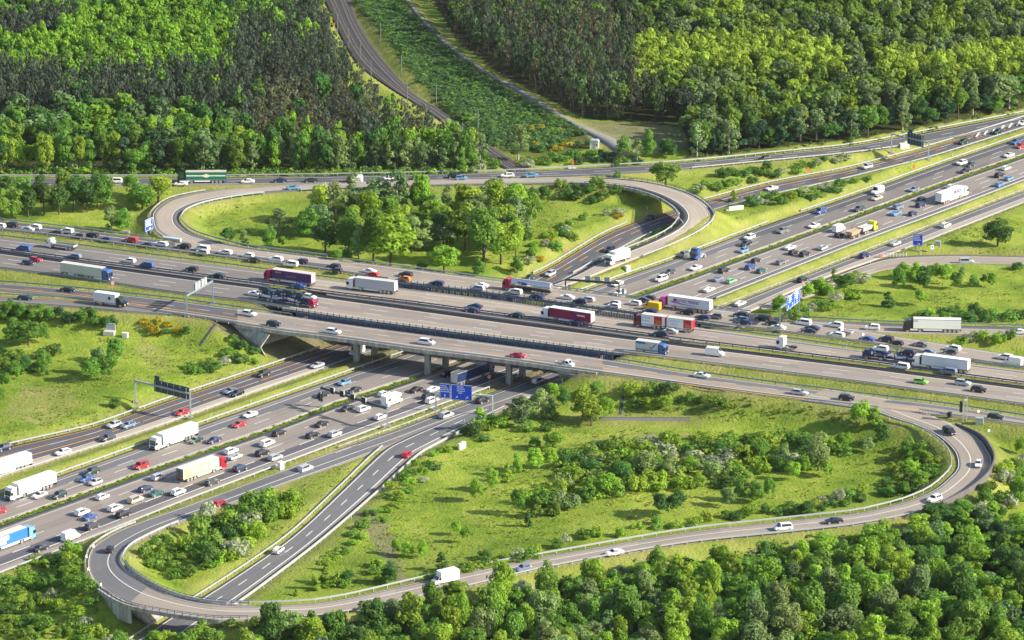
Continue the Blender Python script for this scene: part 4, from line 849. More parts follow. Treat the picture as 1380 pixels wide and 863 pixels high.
e=semi('A5S',1283,262,'white lorry with a dark blue and yellow logo on its side','white','white','white','white'); panel(e,-1.2,3.4,2.4,3.6,-1,M_PRINT['navy']); panel(e,-.9,.3,2.6,3.4,-1,M_PRINT['orange'],.03); text(e,'C I D',1.6,3.0,-1,1.0,M_PRINT['white'])
e=semi('A5N',41,655,'white lorry at the left edge, beside two dark cars','white','white','white','white')
e=semi('A5N',234,588,'white lorry with a blue-tinted windscreen above the red minivan','white','white','white','white')
e=semi('c3',6,628,'white lorry cut off by the left edge on the orange-marked road','white','white','white','white'); bars(e,[(-5.,-1.5,2.6)],-1,M_PRINT['grey'],.4); bars(e,[(-5.,-1.5,2.6)],1,M_PRINT['grey'],.3)
e=semi('A5S',272,631,'red-cabbed lorry with a yellow-green trailer','red','cream','white','green' if False else 'teal'); panel(e,-8.,5.2,1.2,3.8,-1,M_PRINT['lime'],.015,name='curtain_print'); panel(e,-5.5,1.,1.9,3.3,-1,M_PRINT['cream'],.03); panel(e,1.8,4.9,1.8,3.4,-1,M_PRINT['paleblue'],.03); bars(e,[(-5.,.5,2.4)],-1,M_PRINT['lime'],.5,off=.05)
MB().quad([(-8.27,-1.1,1.3),(-8.27,1.1,1.3),(-8.27,1.1,1.75),(-8.27,-1.1,1.75)][::-1]).build('rear_print',[M_PRINT['red']],e)
e=semi('A5S',10,727,'blue trailer lorry with a light blue cab and white lettering','sky blue','blue','cream','blue',L=17.5); panel(e,-5.2,-.6,2.35,3.6,-1,M_PRINT['white'],.02,name='lettering_block'); panel(e,-5.6,-1.6,1.55,2.1,-1,M_PRINT['white'],.02,name='lettering_block')
for ch in e.children:
    if ch.name.startswith('cargo_box'): ch.data.materials[0]=mat('blue_curtain',(.03,.17,.62),.5)
e=semi('A5S',637,503,'blue semi-trailer lorry half hidden in the shade under the bridge','blue','navy','grey','silver')
e=semi('c5',272,238.5,'dark green lorry with white stripes on the far road','dark green','teal','cream','teal',dz=2.0)
for ch in e.children:
    if ch.name.startswith('cargo_box'): ch.data.materials[0]=mat('green_curtain',(.012,.16,.13),.5)
panel(e,-8.,5.1,2.45,2.85,1,M_PRINT['cream']); panel(e,0,0,0,0,1,M_PRINT['cream'],.03,name='logo',poly=[(-3.1,2.6),(-1.6,1.95),(.2,2.6),(-1.6,3.3)])
e=lorry('UL',832,346,'box_lorry','white box lorry leaving the upper loop'); cab(e,4.8,'white',3.3); chassis(e,-4.8,4.4); wheels(e,(3.4,-2.8)); cargo(e,-4.8,2.35,'white'); bars(e,[(-2.5,.8,2.5)],1,M_PRINT['grey'],.3)
# road trains
def train(road,px,py,desc,col,side,rear,L=18.6,near=1,dz=2.0,front=None):
    e=lorry(road,px,py,'road_train',desc,dz); xf=L/2; x0=-L/2
    cab(e,xf,col,3.5); chassis(e,xf-9.9,xf-.6); chassis(e,x0,x0+7.6); wheels(e,(xf-1.4,xf-6.6,xf-7.9,x0+1.8,x0+6.))
    cargo(e,xf-9.9,xf-2.5,side,'cream',rear,front); cargo(e,x0,x0+7.9,side,'cream',rear,front); skirt(e,x0+2.8,x0+5.); skirt(e,xf-5.4,xf-2.6)
    MB().box(x0+7.6,xf-9.8,-.15,.15,.7,.9).build('drawbar',[M_CHASSIS],e); return e
e=train('A3S',116.5,366,'blue-cabbed lorry pulling two pale grey boxes','blue','silver','silver',17.5,front='blue')
e=train('A3N',895,434.5,'dark red lorry and trailer with white and orange-red sides','dark red','white','red',18.4)
for x0 in (-9.0,.2): panel(e,x0,x0+2.5,1.3,3.8,1,M_PRINT['red'],.02,name='curtain_print'); panel(e,x0+.3,x0+2.0,1.5,2.6,1,M_PRINT['orange'],.035,name='curtain_print'); bars(e,[(x0+3.6,x0+6.6,2.9),(x0+4.,x0+6.2,2.0)],1,M_PRINT['paleblue'],.4)
# rigid box lorries
e=lorry('c2',149.5,404,'box_lorry','white box lorry with a dark bonnet and a small brown badge',1.8); xf=5.2
MB().prism([(2.3,.55),(5.2,.5),(5.25,1.3),(4.1,1.65),(3.5,2.75),(2.3,3.0)],-1.15,1.15).build('cab',[pm('black')],e); MB().quad([(4.12,-1.0,1.7),(4.12,1.0,1.7),(3.56,.95,2.65),(3.56,-.95,2.65)]).build('windscreen',[M_GLASS],e)
for s in (-1,1): MB().quad([(2.6,s*1.16,1.6),(3.7,s*1.16,1.6),(3.4,s*1.16,2.55),(2.6,s*1.16,2.6)][::1 if s<0 else -1]).build('side_window',[M_GLASS],e); MB().box(5.2,5.3,s*.85-.2,s*.85+.2,.8,1.1).build('headlight',[M_LAMP],e)
chassis(e,-5.2,5.); wheels(e,(3.9,-2.9)); cargo(e,-5.2,2.2,'white','white','white','white',1.05,3.75); MB().cyl((.2,-1.30,2.5),.5,.02,'y',16).build('badge',[M_PRINT['brown']],e)
for ch in e.children:
    if ch.name.startswith('cargo_box'): ch.data.materials[0]=mat('pale_curtain',(.66,.67,.72))
e=lorry('A3S',878.5,468,'box_lorry','blue box lorry with grey-white sides and a blue tick',1.9); cab(e,4.6,'blue',3.2,2.1); chassis(e,-4.6,4.2); wheels(e,(3.3,-2.6)); cargo(e,-4.6,2.3,'silver','cream','silver','blue',1.05,3.65)
panel(e,-4.4,-1.6,2.9,3.5,-1,M_PRINT['blue']); panel(e,-4.5,2.2,1.1,1.4,-1,M_PRINT['blue'],name='logo_stripe'); panel(e,0,0,0,0,-1,M_PRINT['blue'],name='logo',poly=[(-.4,2.2),(.1,1.6),(.4,1.6),(1.9,3.2),(1.5,3.3),(.25,2.0),(-.2,2.3)]); bars(e,[(-4.,-1.8,2.2),(-4.,-2.2,1.7)],-1,M_PRINT['paleblue'],.25)
# the tanker
e=lorry('c1',711,385,'tanker_lorry','red-cabbed lorry with a shiny silver tank',2.); xf=7.9; cab(e,xf,'crimson',3.6); chassis(e,-7.6,7.3); wheels(e,(xf-1.4,xf-4.8,-6.,-4.7,-3.4))
tk=MB().cyl((-7.9,0,2.45),1.22,12.9,'x',24); tk.build('tank',[mat('polished_steel',(.72,.74,.78),.22,.85,.04)],e)
MB().cyl((-8.02,0,2.45),1.0,.12,'x',24,r2=1.22).build('tank_end',[mat('polished_steel',(.7,.7,.7))],e); MB().box(-7.5,4.6,-.35,.35,3.6,3.78).build('walkway',[M_GALV],e); skirt(e,-1.8,2.6,M_CHASSIS)
mb=MB()
for x0,x1,z in ((-.4,2.6,2.75),(-.9,1.2,2.45)): mb.quad([(x0,1.26,z),(x1,1.26,z),(x1+.5,1.20,z+.35),(x0+.7,1.20,z+.35)][::-1])
mb.build('lettering',[M_PRINT['navy']],e)
# tractor units, flatbeds, tippers
def tractor(road,px,py,desc,col,up=3.7):
    e=lorry(road,px,py,'tractor_unit',desc,1.7,'tractor unit'); cab(e,3.0,col,up); MB().box(-3.0,.8,-.5,.5,.65,.98).cyl((-1.6,0,.98),.55,.15,'z',12).build('chassis',[M_CHASSIS if col!='blue' else mat('pale_frame',(.4,.4,.4))],e); wheels(e,(1.6,-2.0))
    for s in (-1,1): MB().box(-.6,.6,s*1.0-.22,s*1.0+.22,.5,1.0).build('fuel_tank',[M_GALV],e)
tractor('A3N',1061,463,'white tractor unit without a trailer','white'); tractor('A5N',941.5,341.5,'blue tractor unit without a trailer','blue')
e=lorry('A3N',83,329.5,'flatbed_lorry','white-cabbed flatbed lorry with a low grey bed',1.4,'flatbed lorry'); cab(e,5.0,'white',3.0,1.9); chassis(e,-5.,4.5); wheels(e,(3.6,-2.4,-3.7)); MB().box(-5.,2.8,-1.25,1.25,1.05,1.2).build('bed',[mat('bed_planks',(.28,.27,.25))],e)
for s in (-1,1): MB().box(-5,2.8,s*1.25-.04,s*1.25+.04,1.2,1.75).build('bed_side',[M_GALV],e)
MB().box(-5.05,-4.97,-1.25,1.25,1.2,1.75).build('tail_board',[M_GALV],e); MB().box(2.72,2.8,-1.25,1.25,1.2,2.2).build('head_board',[M_GALV],e)
def pickup(road,px,py,desc,rz=0):
    e=lorry(road,px,py,'pickup_truck',desc,1.0,'pickup truck'); MB().prism([(.5,.35),(2.7,.35),(2.75,1.0),(1.95,1.25),(1.35,2.05),(.5,2.1)],-.95,.95).build('cab',[pm('white')],e)
    MB().quad([(1.97,-.82,1.28),(1.97,.82,1.28),(1.4,.8,1.98),(1.4,-.8,1.98)]).build('windscreen',[M_GLASS],e)
    for s in (-1,1): MB().quad([(.65,s*.96,1.25),(1.75,s*.96,1.25),(1.3,s*.96,1.92),(.65,s*.96,1.95)][::1 if s<0 else -1]).build('side_window',[M_GLASS],e); MB().box(2.68,2.78,s*.7-.15,s*.7+.15,.75,.95).build('headlight',[M_LAMP],e); MB().box(-2.7,.4,s*1.0-.03,s*1.0+.03,.95,1.35).build('bed_side',[M_GALV],e)
    MB().box(-2.7,.4,-1.,1.,.75,.95).box(-2.2,-.2,-.7,.7,.95,1.3).build('bed',[mat('bed_planks',(.28,.27,.25))],e); MB().box(-2.72,-2.66,-1,1,.95,1.35).build('tail_board',[M_GALV],e)
    for x in (1.9,-1.5):
        for s in (-1,1): o=link(bpy.data.objects.new('wheel',WHEEL_ME),e); o.location=(x,s*.9,.35)
pickup('c2',*tp('J',425,345),'white open-bed pickup truck on the near bridge road'); pickup('c1',*tp('K',1300,88),'white pickup truck with an empty bed in the right-hand queue')
e=lorry('A5S',1161,310,'tipper_lorry','yellow-cabbed tipper lorry with a sand-coloured trailer',1.5,'tipper lorry'); cab(e,7.6,'lime yellow',3.3,2.0); chassis(e,-.8,7.2); chassis(e,-7.6,-1.8); wheels(e,(6.2,2.,.7,-3.2,-6.))
def skip(x0,x1,nm,m): 
    b=MB(); b.box(x0+.5,x1-.5,-.8,.8,.95,1.0); 
    b.quad([(x0,-1.25,2.35),(x1,-1.25,2.35),(x1-.5,-.8,1.),(x0+.5,-.8,1.)]).quad([(x1,1.25,2.35),(x0,1.25,2.35),(x0+.5,.8,1.),(x1-.5,.8,1.)]).quad([(x1,-1.25,2.35),(x1,1.25,2.35),(x1-.5,.8,1.),(x1-.5,-.8,1.)]).quad([(x0,1.25,2.35),(x0,-1.25,2.35),(x0+.5,-.8,1.),(x0+.5,.8,1.)])
    b.quad([(x0+.05,-1.2,2.25),(x1-.05,-1.2,2.25),(x1-.05,1.2,2.25),(x0+.05,1.2,2.25)]); b.build(nm,[m],e)
skip(-.6,5.2,'tipper_body',mat('pale_steel_body',(.5,.5,.48))); skip(-7.4,-1.8,'trailer_body',mat('sandy_steel_body',(.45,.33,.22)))
# motorhome and small box vans
def boxvan(road,px,py,desc,L=6.6,h=3.0,over=True,w=1.1,nm='motorhome',cat='motorhome'):
    e=lorry(road,px,py,nm,desc,1.4,cat); x=L/2
    MB().prism([(-x,.5),(x-1.6,.5),(x-1.6,2.0)]+([(x-.7,2.15),(x-.6,h-.35),(x-1.0,h)] if over else [(x-1.6,h)])+[(-x+.15,h),(-x,h-.2)],-w,w).build('body',[pm('white')],e)
    MB().prism([(x-1.65,.4),(x,.4),(x+.02,1.05),(x-.75,1.3),(x-1.25,2.05),(x-1.65,2.05)],-.95,.95).build('cab',[pm('white')],e); MB().quad([(x-.73,-.85,1.33),(x-.73,.85,1.33),(x-1.2,.8,2.0),(x-1.2,-.8,2.0)]).build('windscreen',[M_GLASS],e)
    for s in (-1,1):
        MB().quad([(x-1.6,s*.96,1.3),(x-.85,s*.96,1.3),(x-1.25,s*.96,1.95),(x-1.6,s*.96,1.95)][::1 if s<0 else -1]).build('side_window',[M_GLASS],e)
        if nm=='motorhome': MB().quad([(-x+.8,s*(w+.012),1.7),(-x+2.0,s*(w+.012),1.7),(-x+2.0,s*(w+.012),2.3),(-x+.8,s*(w+.012),2.3)][::1 if s<0 else -1]).build('side_window',[M_GLASS],e)
        MB().box(-x-.04,-x+.02,s*.85-.12,s*.85+.12,.9,1.3).build('tail_light',[M_RED],e)
        for q in (x-1.0,-x+1.5): o=link(bpy.data.objects.new('wheel',WHEEL_ME),e); o.location=(q,s*.92,.34)
boxvan('A5S',*tp('I',408,640),'white motorhome between the dark display boards and the blue signs',7.0,3.1)
boxvan('LL',600,778,'white box van on the lower loop above the wood',6.8,3.2,False,1.15,'box_van','box van')
# car transporters with their loads; each carried car is a thing of its own
def carrier(road,px,py,desc,cabcol,L,decks,frame='navy'):
    e=lorry(road,px,py,'car_transporter',desc,1.8,'car transporter'); x=L/2; cab(e,x,cabcol,2.7,2.0)
    m=[mat('deep_blue_steel',(.012,.03,.22),.5)]
    b=MB()
    for x0,x1,zz in decks: b.box(x0,x1,-1.2,1.2,zz-.12,zz)
    b.build('loading_deck',m,e); wheels(e,(x-1.3,x-5.6,-x+3.4,-x+4.6)); chassis(e,-x,x-.5)
    for q in np.linspace(-x+.4,x-2.6,5):
        for s in (-1,1): MB().bar((q,s*1.22,.7),(q+.25,s*1.22,2.75),.12,.28).build('deck_post',m,e)
    return e
def load(e, items, where):
    for i,(xx,zz,pitch,kind,col,flip) in enumerate(items):
        o=car(kind,col); a=e.rotation_euler.z; o.location=(e.location.x+math.cos(a)*xx,e.location.y+math.sin(a)*xx,e.location.z+zz); o.rotation_euler=(0,pitch,a+(math.pi if flip else 0))
        px,py=prj(np.array(o.location)); VEH.append(dict(o=o,px=px,py=py,desc=f'{col} {kind} '+where[i],road=None,cat='car'))
e=carrier('A3S',388,401.5,'red-cabbed car transporter carrying two decks of cars','crimson',19.4,[(-9.6,-.2,.85),(-9.6,-.2,2.5),(.0,7.3,.9),(-.2,9.0,2.55)])
load(e,[(-7.4,2.5,.06,'SUV','dark teal',0),(-3.0,2.5,.0,'saloon','navy',1),(.8,2.55,.08,'SUV','black',0),(4.2,2.55,.06,'hatchback','dark grey',0),(7.6,2.55,.02,'hatchback','white',0),(-7.2,.9,-.1,'saloon','white',1),(-2.6,.9,.16,'saloon','silver',1),(2.2,.95,.14,'hatchback','white',0),(5.7,.9,0,'hatchback','black',0)],
 ['at the rear of the upper deck of the red-cabbed transporter','second from the rear on the transporter\'s upper deck','in the middle of the transporter\'s upper deck','behind the front car on the transporter\'s upper deck','above the red cab of the transporter','at the rear of the lower deck of the red-cabbed transporter','tilted on the transporter\'s lower deck behind the middle','nose-down on the lower deck behind the black car','on the lower deck just behind the red cab'])
e=carrier('A3N',1203,478.5,'dark blue car transporter with few cars beside the grass strip','navy',17.5,[(-8.6,-.8,.85),(-6.6,-1.2,2.4),(.4,6.4,.9),(.2,7.,2.5)])
load(e,[(3.6,2.5,0,'SUV','white',0),(3.4,.9,0,'SUV','grey',0),(-4.4,2.4,.05,'SUV','black',0),(-2.6,.9,.12,'hatchback','white',0),(-6.4,.9,0,'saloon','silver',0)],
 ['on top behind the dark blue transporter cab','on the lower deck behind the dark blue cab','on the upper deck of the blue transporter\'s trailer','low at the front of the blue transporter\'s trailer','low at the rear of the blue transporter\'s trailer'])
# yellow van in the queue is one of the delivery vans
put('c1','D',1130,747,'van','yellow')
# ------------------------------------------------------------------ gantries and signs
LAND=[]                                              # landmarks other labels can refer to: (pixel, words)
def base(px,py,road=None):
    if road: p,_=onroad(road,px,py,0); return p
    return gnd(px,py)
def sign_face(e, p, u, w, h, rows, arrows, post=None, th=.14, name='sign_panel'):
    """flat board with its lower left corner at p, spanning u (unit, horizontal) by w and h up; front faces u x z"""
    u=np.array(u); f=np.cross(u,[0,0,1]); P=np.array(p); m=MB()
    def q(x0,z0,x1,z1,o,mm,mi): 
        mm.quad([tuple(P+u*x0+f*o+np.array([0,0,z0])),tuple(P+u*x1+f*o+np.array([0,0,z0])),tuple(P+u*x1+f*o+np.array([0,0,z1])),tuple(P+u*x0+f*o+np.array([0,0,z1]))],mi)
    a=P+f*0; 
    V=[P,P+u*w,P+u*w-f*th,P-f*th]; n=len(m.v); m.v += [tuple(v) for v in V]+[tuple(v+np.array([0,0,h])) for v in V]
    m.f += [tuple(n+i for i in t) for t in ((3,2,1,0),(4,5,6,7),(0,1,5,4),(1,2,6,5),(2,3,7,6),(3,0,4,7))]; m.m += [1,1,0,1,1,1]
    o=m.build(name,[M_SIGN,M_GALV],e)
    b=MB(); bd=.09
    q(bd,bd,w-bd,bd*2,.02,b,0); q(bd,h-2*bd,w-bd,h-bd,.02,b,0); q(bd,bd,2*bd,h-bd,.02,b,0); q(w-2*bd,bd,w-bd,h-bd,.02,b,0); b.build('border',[M_SIGNW],o)
    t=MB(); k=0
    for x0,x1,z,hh in rows:
        x=x0
        while x<x1-.1:
            L_=min(.16+.1*((k*7)%4),x1-x); q(x,z,x+L_*.8,z+hh*(1 if k%3 else .75),.025,t,0); x+=L_; k+=1
    for ax,az,ang in arrows:
        c,s=math.cos(ang),math.sin(ang)
        def pt(x,y): X,Z=ax+x*c-y*s,az+x*s+y*c; return tuple(P+u*X+f*.028+np.array([0,0,Z]))
        t.quad([pt(-.5,-.09),pt(.1,-.09),pt(.1,.09),pt(-.5,.09)],0); t.quad([pt(.05,-.32),pt(.55,0),pt(.05,.32)],0)
    t.build('lettering',[M_SIGNW],o); return o
def post(e, p, z1, m, r=.2, name='post', foot=True):
    z0=p[2]-.4
    o=MB().box(-r,r,-r,r,0,z1-z0).build(name,[m],e); o.location=(p[0],p[1],z0)
    if foot: f=MB().box(-.7,.7,-.7,.7,0,.75).build('footing',[M_CONC],e); f.location=(p[0],p[1],p[2]-.2)
def gantry(a, b, ta, tb, label, m=M_GALV, name='sign_gantry', w=.45, ra=None, rb=None):
    A=base(*a,ra); B=base(*b,rb); za=A[2]+(a[1]-ta)/(pxm(A)*math.cos(TH)); zb=B[2]+(b[1]-tb)/(pxm(B)*math.cos(TH)); z=(za+zb)/2
    e=empty(name,(0,0,0),0,label,'gantry','motorway gantries'); post(e,A,z+.2,m); post(e,B,z+.2,m)
    MB().bar((A[0],A[1],z),(B[0],B[1],z),w,w).build('crossbeam',[m],e)
    LAND.append((((a[0]+b[0])/2,(ta+tb)/2),label)); return e,np.array([A[0],A[1],z]),np.array([B[0],B[1],z])
# grey gantry with display boxes seen from behind, over the near upper road
e,A,B=gantry((252,427),(287,410),397,381,'grey gantry with four display boxes over the near upper road at left',M_GREENST)
u=(B-A)/np.linalg.norm(B-A); f=np.cross(u,[0,0,1])
for t in (.36,.47,.60,.71): 
    c=A+(B-A)*t; o=MB().bar(tuple(c-u*.75+np.array([0,0,1.35])),tuple(c+u*.75+np.array([0,0,1.35])),.55,2.1).build('display_box',[M_BACK],e); MB().bar(tuple(c-u*.65-f*.32+np.array([0,0,1.35])),tuple(c+u*.65-f*.32+np.array([0,0,1.35])),.06,1.8).build('screen',[M_SCREEN],o)
# white gantry with dark board backs over the orange-marked road
def boards(e,A,B,t0,t1,below,above,mats=(M_DARKST,M_GALV),small=None):
    u=(B-A)/np.linalg.norm(B-A); P=A+(B-A)*t0; w=np.linalg.norm(B-A)*(t1-t0); f=np.cross(u,[0,0,1])
    for k in range(2):
        c=P+u*(w*(k+.5)/2); o=MB().bar(tuple(c-u*(w/4-.05)+np.array([0,0,(above-below)/2])-f*.42),tuple(c+u*(w/4-.05)+np.array([0,0,(above-below)/2])-f*.42),.14,above+below).build('sign_board',[mat('dark_board_back',(.045,.065,.08))],e)
    for k in np.linspace(.06,.94,6):
        c=P+u*(w*k); MB().bar(tuple(c-np.array([0,0,below])-f*-.02),tuple(c+np.array([0,0,above])-f*-.02+u*.001),.08,.08).build('bracket',[M_BACK],e)
    if small: 
        c=P+u*small; MB().bar(tuple(c-u*.9+np.array([0,0,above+.6])-f*.42),tuple(c+u*.9+np.array([0,0,above+.6])-f*.42),.12,1.2).build('route_board',[mat('dark_board_back',(.045,.065,.08))],e)
e,A,B=gantry((183,543),(257,564),513,531,'white gantry with dark board backs beside the left lawn'); boards(e,A,B,.33,.97,1.9,1.6,small=1.2)
e,A,B=gantry((1201,207),(1251,216),182,192,'white gantry with dark board backs below the far forest at right'); boards(e,A,B,.40,.84,2.3,1.9,small=1.4)
# dark gantry with black lane displays over the lower motorway
e,A,B=gantry((433,550),(522,576),526,547,'dark gantry with four black lane displays over the lower motorway',M_GALV,w=.6)
for ch in e.children:
    if ch.name.startswith('crossbeam'): ch.data.materials[0]=M_DARKST
u=(B-A)/np.linalg.norm(B-A); f=np.cross(u,[0,0,1])
for t in (.19,.34,.50,.67): 
    c=A+(B-A)*t; o=MB().bar(tuple(c-u*.8+np.array([0,0,.35])+f*.35),tuple(c+u*.8+np.array([0,0,.35])+f*.35),.45,1.9).build('display_box',[M_BACK],e); MB().bar(tuple(c-u*.72+np.array([0,0,.35])+f*.6),tuple(c+u*.72+np.array([0,0,.35])+f*.6),.06,1.7).build('screen',[M_SCREEN],o)
c=A-u*.3+np.array([0,0,-2.9]); MB().bar(tuple(c-u*.75),tuple(c+u*.75),.45,2.2).build('display_box',[M_SCREEN],e)
c=B+u*.2+np.array([0,0,.9]); MB().cyl(tuple(c-np.array([0,0,.3])),.4,.9,'z',10).build('sensor_dome',[mat('sensor_blue',(.35,.55,.65))],e)
# blue direction signs over the collector road
e,A,B=gantry((587.5,553.5),(664,561),524,538,'gantry with two blue direction signs in front of the bridge',mat('pale_green_steel',(.50,.58,.52)))
u=(B-A)/np.linalg.norm(B-A); f=np.cross(u,[0,0,1]); Lh=np.linalg.norm(B-A); k=1/pxm(A)
def hang(e,A,u,f,s0,w,zlo,h,rows,arrows): return sign_face(e,A+u*s0+f*.35+np.array([0,0,zlo]),u,w,h,rows,arrows)
hang(e,A,u,f,Lh*.075,Lh*.185,-1.6,4.3,[(.35,2.,3.5,.28),(.35,2.5,2.95,.28),(.35,2.7,2.4,.28),(.35,2.8,1.85,.28)],[(Lh*.09,.75,math.pi*.5)])
hang(e,A,u,f,Lh*.275,Lh*.37,-1.9,4.6,[(Lh*.10,Lh*.22,3.85,.28),(Lh*.10,Lh*.24,3.25,.28),(Lh*.10,Lh*.25,2.65,.28),(Lh*.13,Lh*.2,2.05,.28)],[(Lh*.1,.95,math.pi*.25),(Lh*.28,.95,math.pi*.25)])
# dark gantry with three grey boxes behind the queue
e,A,B=gantry((762,392),(834,402),372,387,'dark gantry with three grey boxes behind the queueing cars',M_DARKST,w=.6)
u=(B-A)/np.linalg.norm(B-A); f=np.cross(u,[0,0,1])
for t in (.42,.60,.78):
    c=A+(B-A)*t+np.array([0,0,.6]); MB().bar(tuple(c-u*.85),tuple(c+u*.85),.5,2.2).build('display_box',[M_BACK],e)
for s_,t in ((-1,0),(1,1)):
    c=(A if t==0 else B)+u*s_*.0; MB().bar(tuple(c+u*.9+np.array([0,0,-2.6])),tuple(c+u*1.7+np.array([0,0,-2.6])),.4,2.).build('display_box',[M_BACK],e)
# blue sign gantry across the right-hand queue
e,A,B=gantry((1051,447),(1077,427),414,397,'gantry with a slanting blue direction sign over the right-hand queue',M_GREENST,ra='c1',rb='ur')
u=(B-A)/np.linalg.norm(B-A); f=np.cross(u,[0,0,1]); Lh=np.linalg.norm(B-A)
sign_face(e,A+u*Lh*.28+f*.3+np.array([0,0,-2.2]),u,Lh*.40,4.1,[(1.6,4.2,3.7,.3),(1.6,4.,3.1,.3),(1.6,4.3,2.5,.3),(1.6,3.8,1.9,.3)],[(1.4,.9,math.pi*.5),(Lh*.3,.9,math.pi*.5)])
sign_face(e,A+u*Lh*.685+f*.3+np.array([0,0,-2.2]),u,Lh*.27,4.1,[(.4,3.4,3.8,.3),(.4,3.2,3.2,.3),(.4,3.6,2.6,.3),(.4,3.,2.,.3),(1.2,3.,1.4,.3)],[(2.,.7,math.pi*.25)])
# gantry seen end-on at the lower right
p1,p2=gnd(1298,569.5),gnd(1302.5,567); e=empty('display_gantry',(0,0,0),0,'two slim white gantry posts with a dark display at lower right','gantry','motorway gantries'); LAND.append(((1300,552),'the two slim white gantry posts'))
for p in (p1,p2): post(e,p,p[2]+6.6,M_GALV,.16,foot=False)
MB().bar((p1[0],p1[1],p1[2]+6.4),(p2[0],p2[1],p1[2]+6.4),.3,.3).build('crossbeam',[M_GALV],e); o=MB().box(-.35,.35,-.4,.4,0,3.).build('display_box',[M_SCREEN],e); o.location=(p1[0]-.75,p1[1],p1[2]+3.)
# roadside blue signs
def roadsign(bx, by, x0, x1, ytop, ybot, rz, rows, arrows, label, words):
    p=gnd(bx,by); k=pxm(p); w=(x1-x0)/k/abs(math.cos(rz)); h=(ybot-ytop)/k/math.cos(TH); zb=(by-ybot)/k/math.cos(TH)
    e=empty('direction_sign',(0,0,0),0,label,'road sign'); u=np.array([math.cos(rz),math.sin(rz),0]); f=np.cross(u,[0,0,1])
    sign_face(e,p-u*w/2+f*.25+np.array([0,0,zb]),u,w,h,[(r[0]*w,r[1]*w,r[2]*h,r[3]*h) for r in rows],[(a*w,c*h,d) for a,c,d in arrows])
    for s in (-.25,.25): post(e,p+u*w*s,p[2]+zb+h*.9,M_GALV,.17,foot=False)
    LAND.append((((x0+x1)/2,(ytop+ybot)/2),words))
roadsign(200.5,318,197.5,206.5,295,310.5,R(62),[(.1,.8,.80,.08),(.1,.7,.66,.08),(.1,.75,.52,.08),(.1,.85,.38,.08)],[(.6,.15,0)],'blue direction sign on two posts beside the upper left loop bend','the blue sign at the left loop')
roadsign(1236.5,339.5,1229,1242,315.5,331,R(-14),[(.1,.75,.82,.07),(.1,.7,.68,.07),(.1,.8,.54,.07),(.15,.85,.42,.07)],[(.6,.15,0)],'blue direction sign on two posts beside the right collector road','the blue roadside sign')
# small round and square signs, delineators, orange markers
def smallsign(px,py,h,kind,label,cat='traffic sign'):
    p=gnd(px,py); e=empty('traffic_sign',tuple(p),R(20),label,cat); MB().cyl((0,0,-.3),.05,h+.3,'z',6).build('post',[M_GALV],e)
    if kind=='round': MB().cyl((0,-.1,h-.1),.55,.06,'y',16,0).build('sign_disc',[mat('faded_red_sign',(.6,.2,.2))],e)
    elif kind=='square': MB().box(-.5,.5,-.09,-.03,h-1.3,h).build('sign_plate',[M_SIGNW],e); MB().box(-.3,.3,-.12,-.092,h-1.0,h-.3).build('sign_print',[M_PRINT['blue']],e)
    elif kind=='dark': MB().box(-.18,.18,-.09,-.03,h-.7,h).build('sign_plate',[M_SCREEN],e)
    else: MB().box(-.28,.28,-.09,-.03,h-.65,h).build('sign_plate',[M_SIGNW],e)
smallsign(152,391,2.3,'round','red round sign above the white box lorry at left'); smallsign(1256,341,2.6,'square','small white sign with blue print beside the blue roadside sign')
smallsign(1318,567,3.,'plain','small white sign before the black car at lower right'); smallsign(1332,594,3.2,'plain','white sign on a post in the grass outside the right loop')
smallsign(1271,598,2.8,'dark','dark sign on a post inside the right loop bend'); smallsign(656,790,2.8,'dark','dark small sign on a post beside the white box van')
smallsign(878,561.5,1.2,'dark','short dark post beside the grey path')
smallsign(762,341,1.2,'round','small dark red marker on the bank below the big trees')
smallsign(1163,461,2.6,'plain','small white sign beside the blue car in the queue'); smallsign(659,519,2.6,'round','pinkish round sign in the shade by the right bridge pier')
def marker(px,py,label):
    p=gnd(px,py); e=empty('orange_marker',tuple(p),R(10),label,'marker','orange roadside markers'); MB().cyl((0,0,-.2),.06,2.1,'z',6).build('post',[M_GALV],e); MB().box(-.35,.35,-.12,-.04,.9,2.4).build('plate',[mat('orange_plate',(.75,.16,.03))],e)
marker(1089,235,'orange marker beside the shrubs of the far road'); marker(1231,231,'orange marker below the upper right gantry')
DEL=[]
dp=MB().box(-.06,.06,-.05,.05,0,1.05,0).mesh('delineator',[M_PLASTIC]); nd=0
for road,side,off in (('c5','R',.9),('A5N','L',1.8),('c3','L',2.),('LL','L',2.2),('UL','L',1.6),('A3N','L',1.4),('c4','R',1.5),('c1','L',1.5),('SR','R',2.),('A5S','R',2.0)):
    r=RD[road]; P=railpath(r,side,off,-20,1400)
    for q in resample(P,50.)[1:-1]:
        pxx=prj(q)
        if not(5<pxx[0]<1375 and 5<pxx[1]<858): continue
        p=np.array([q[0],q[1],gz(q[0],q[1])]); o=link(bpy.data.objects.new('delineator_post',dp)); o.location=p-np.array([0,0,.1]); nd+=1
        DEL.append((o,pxx))
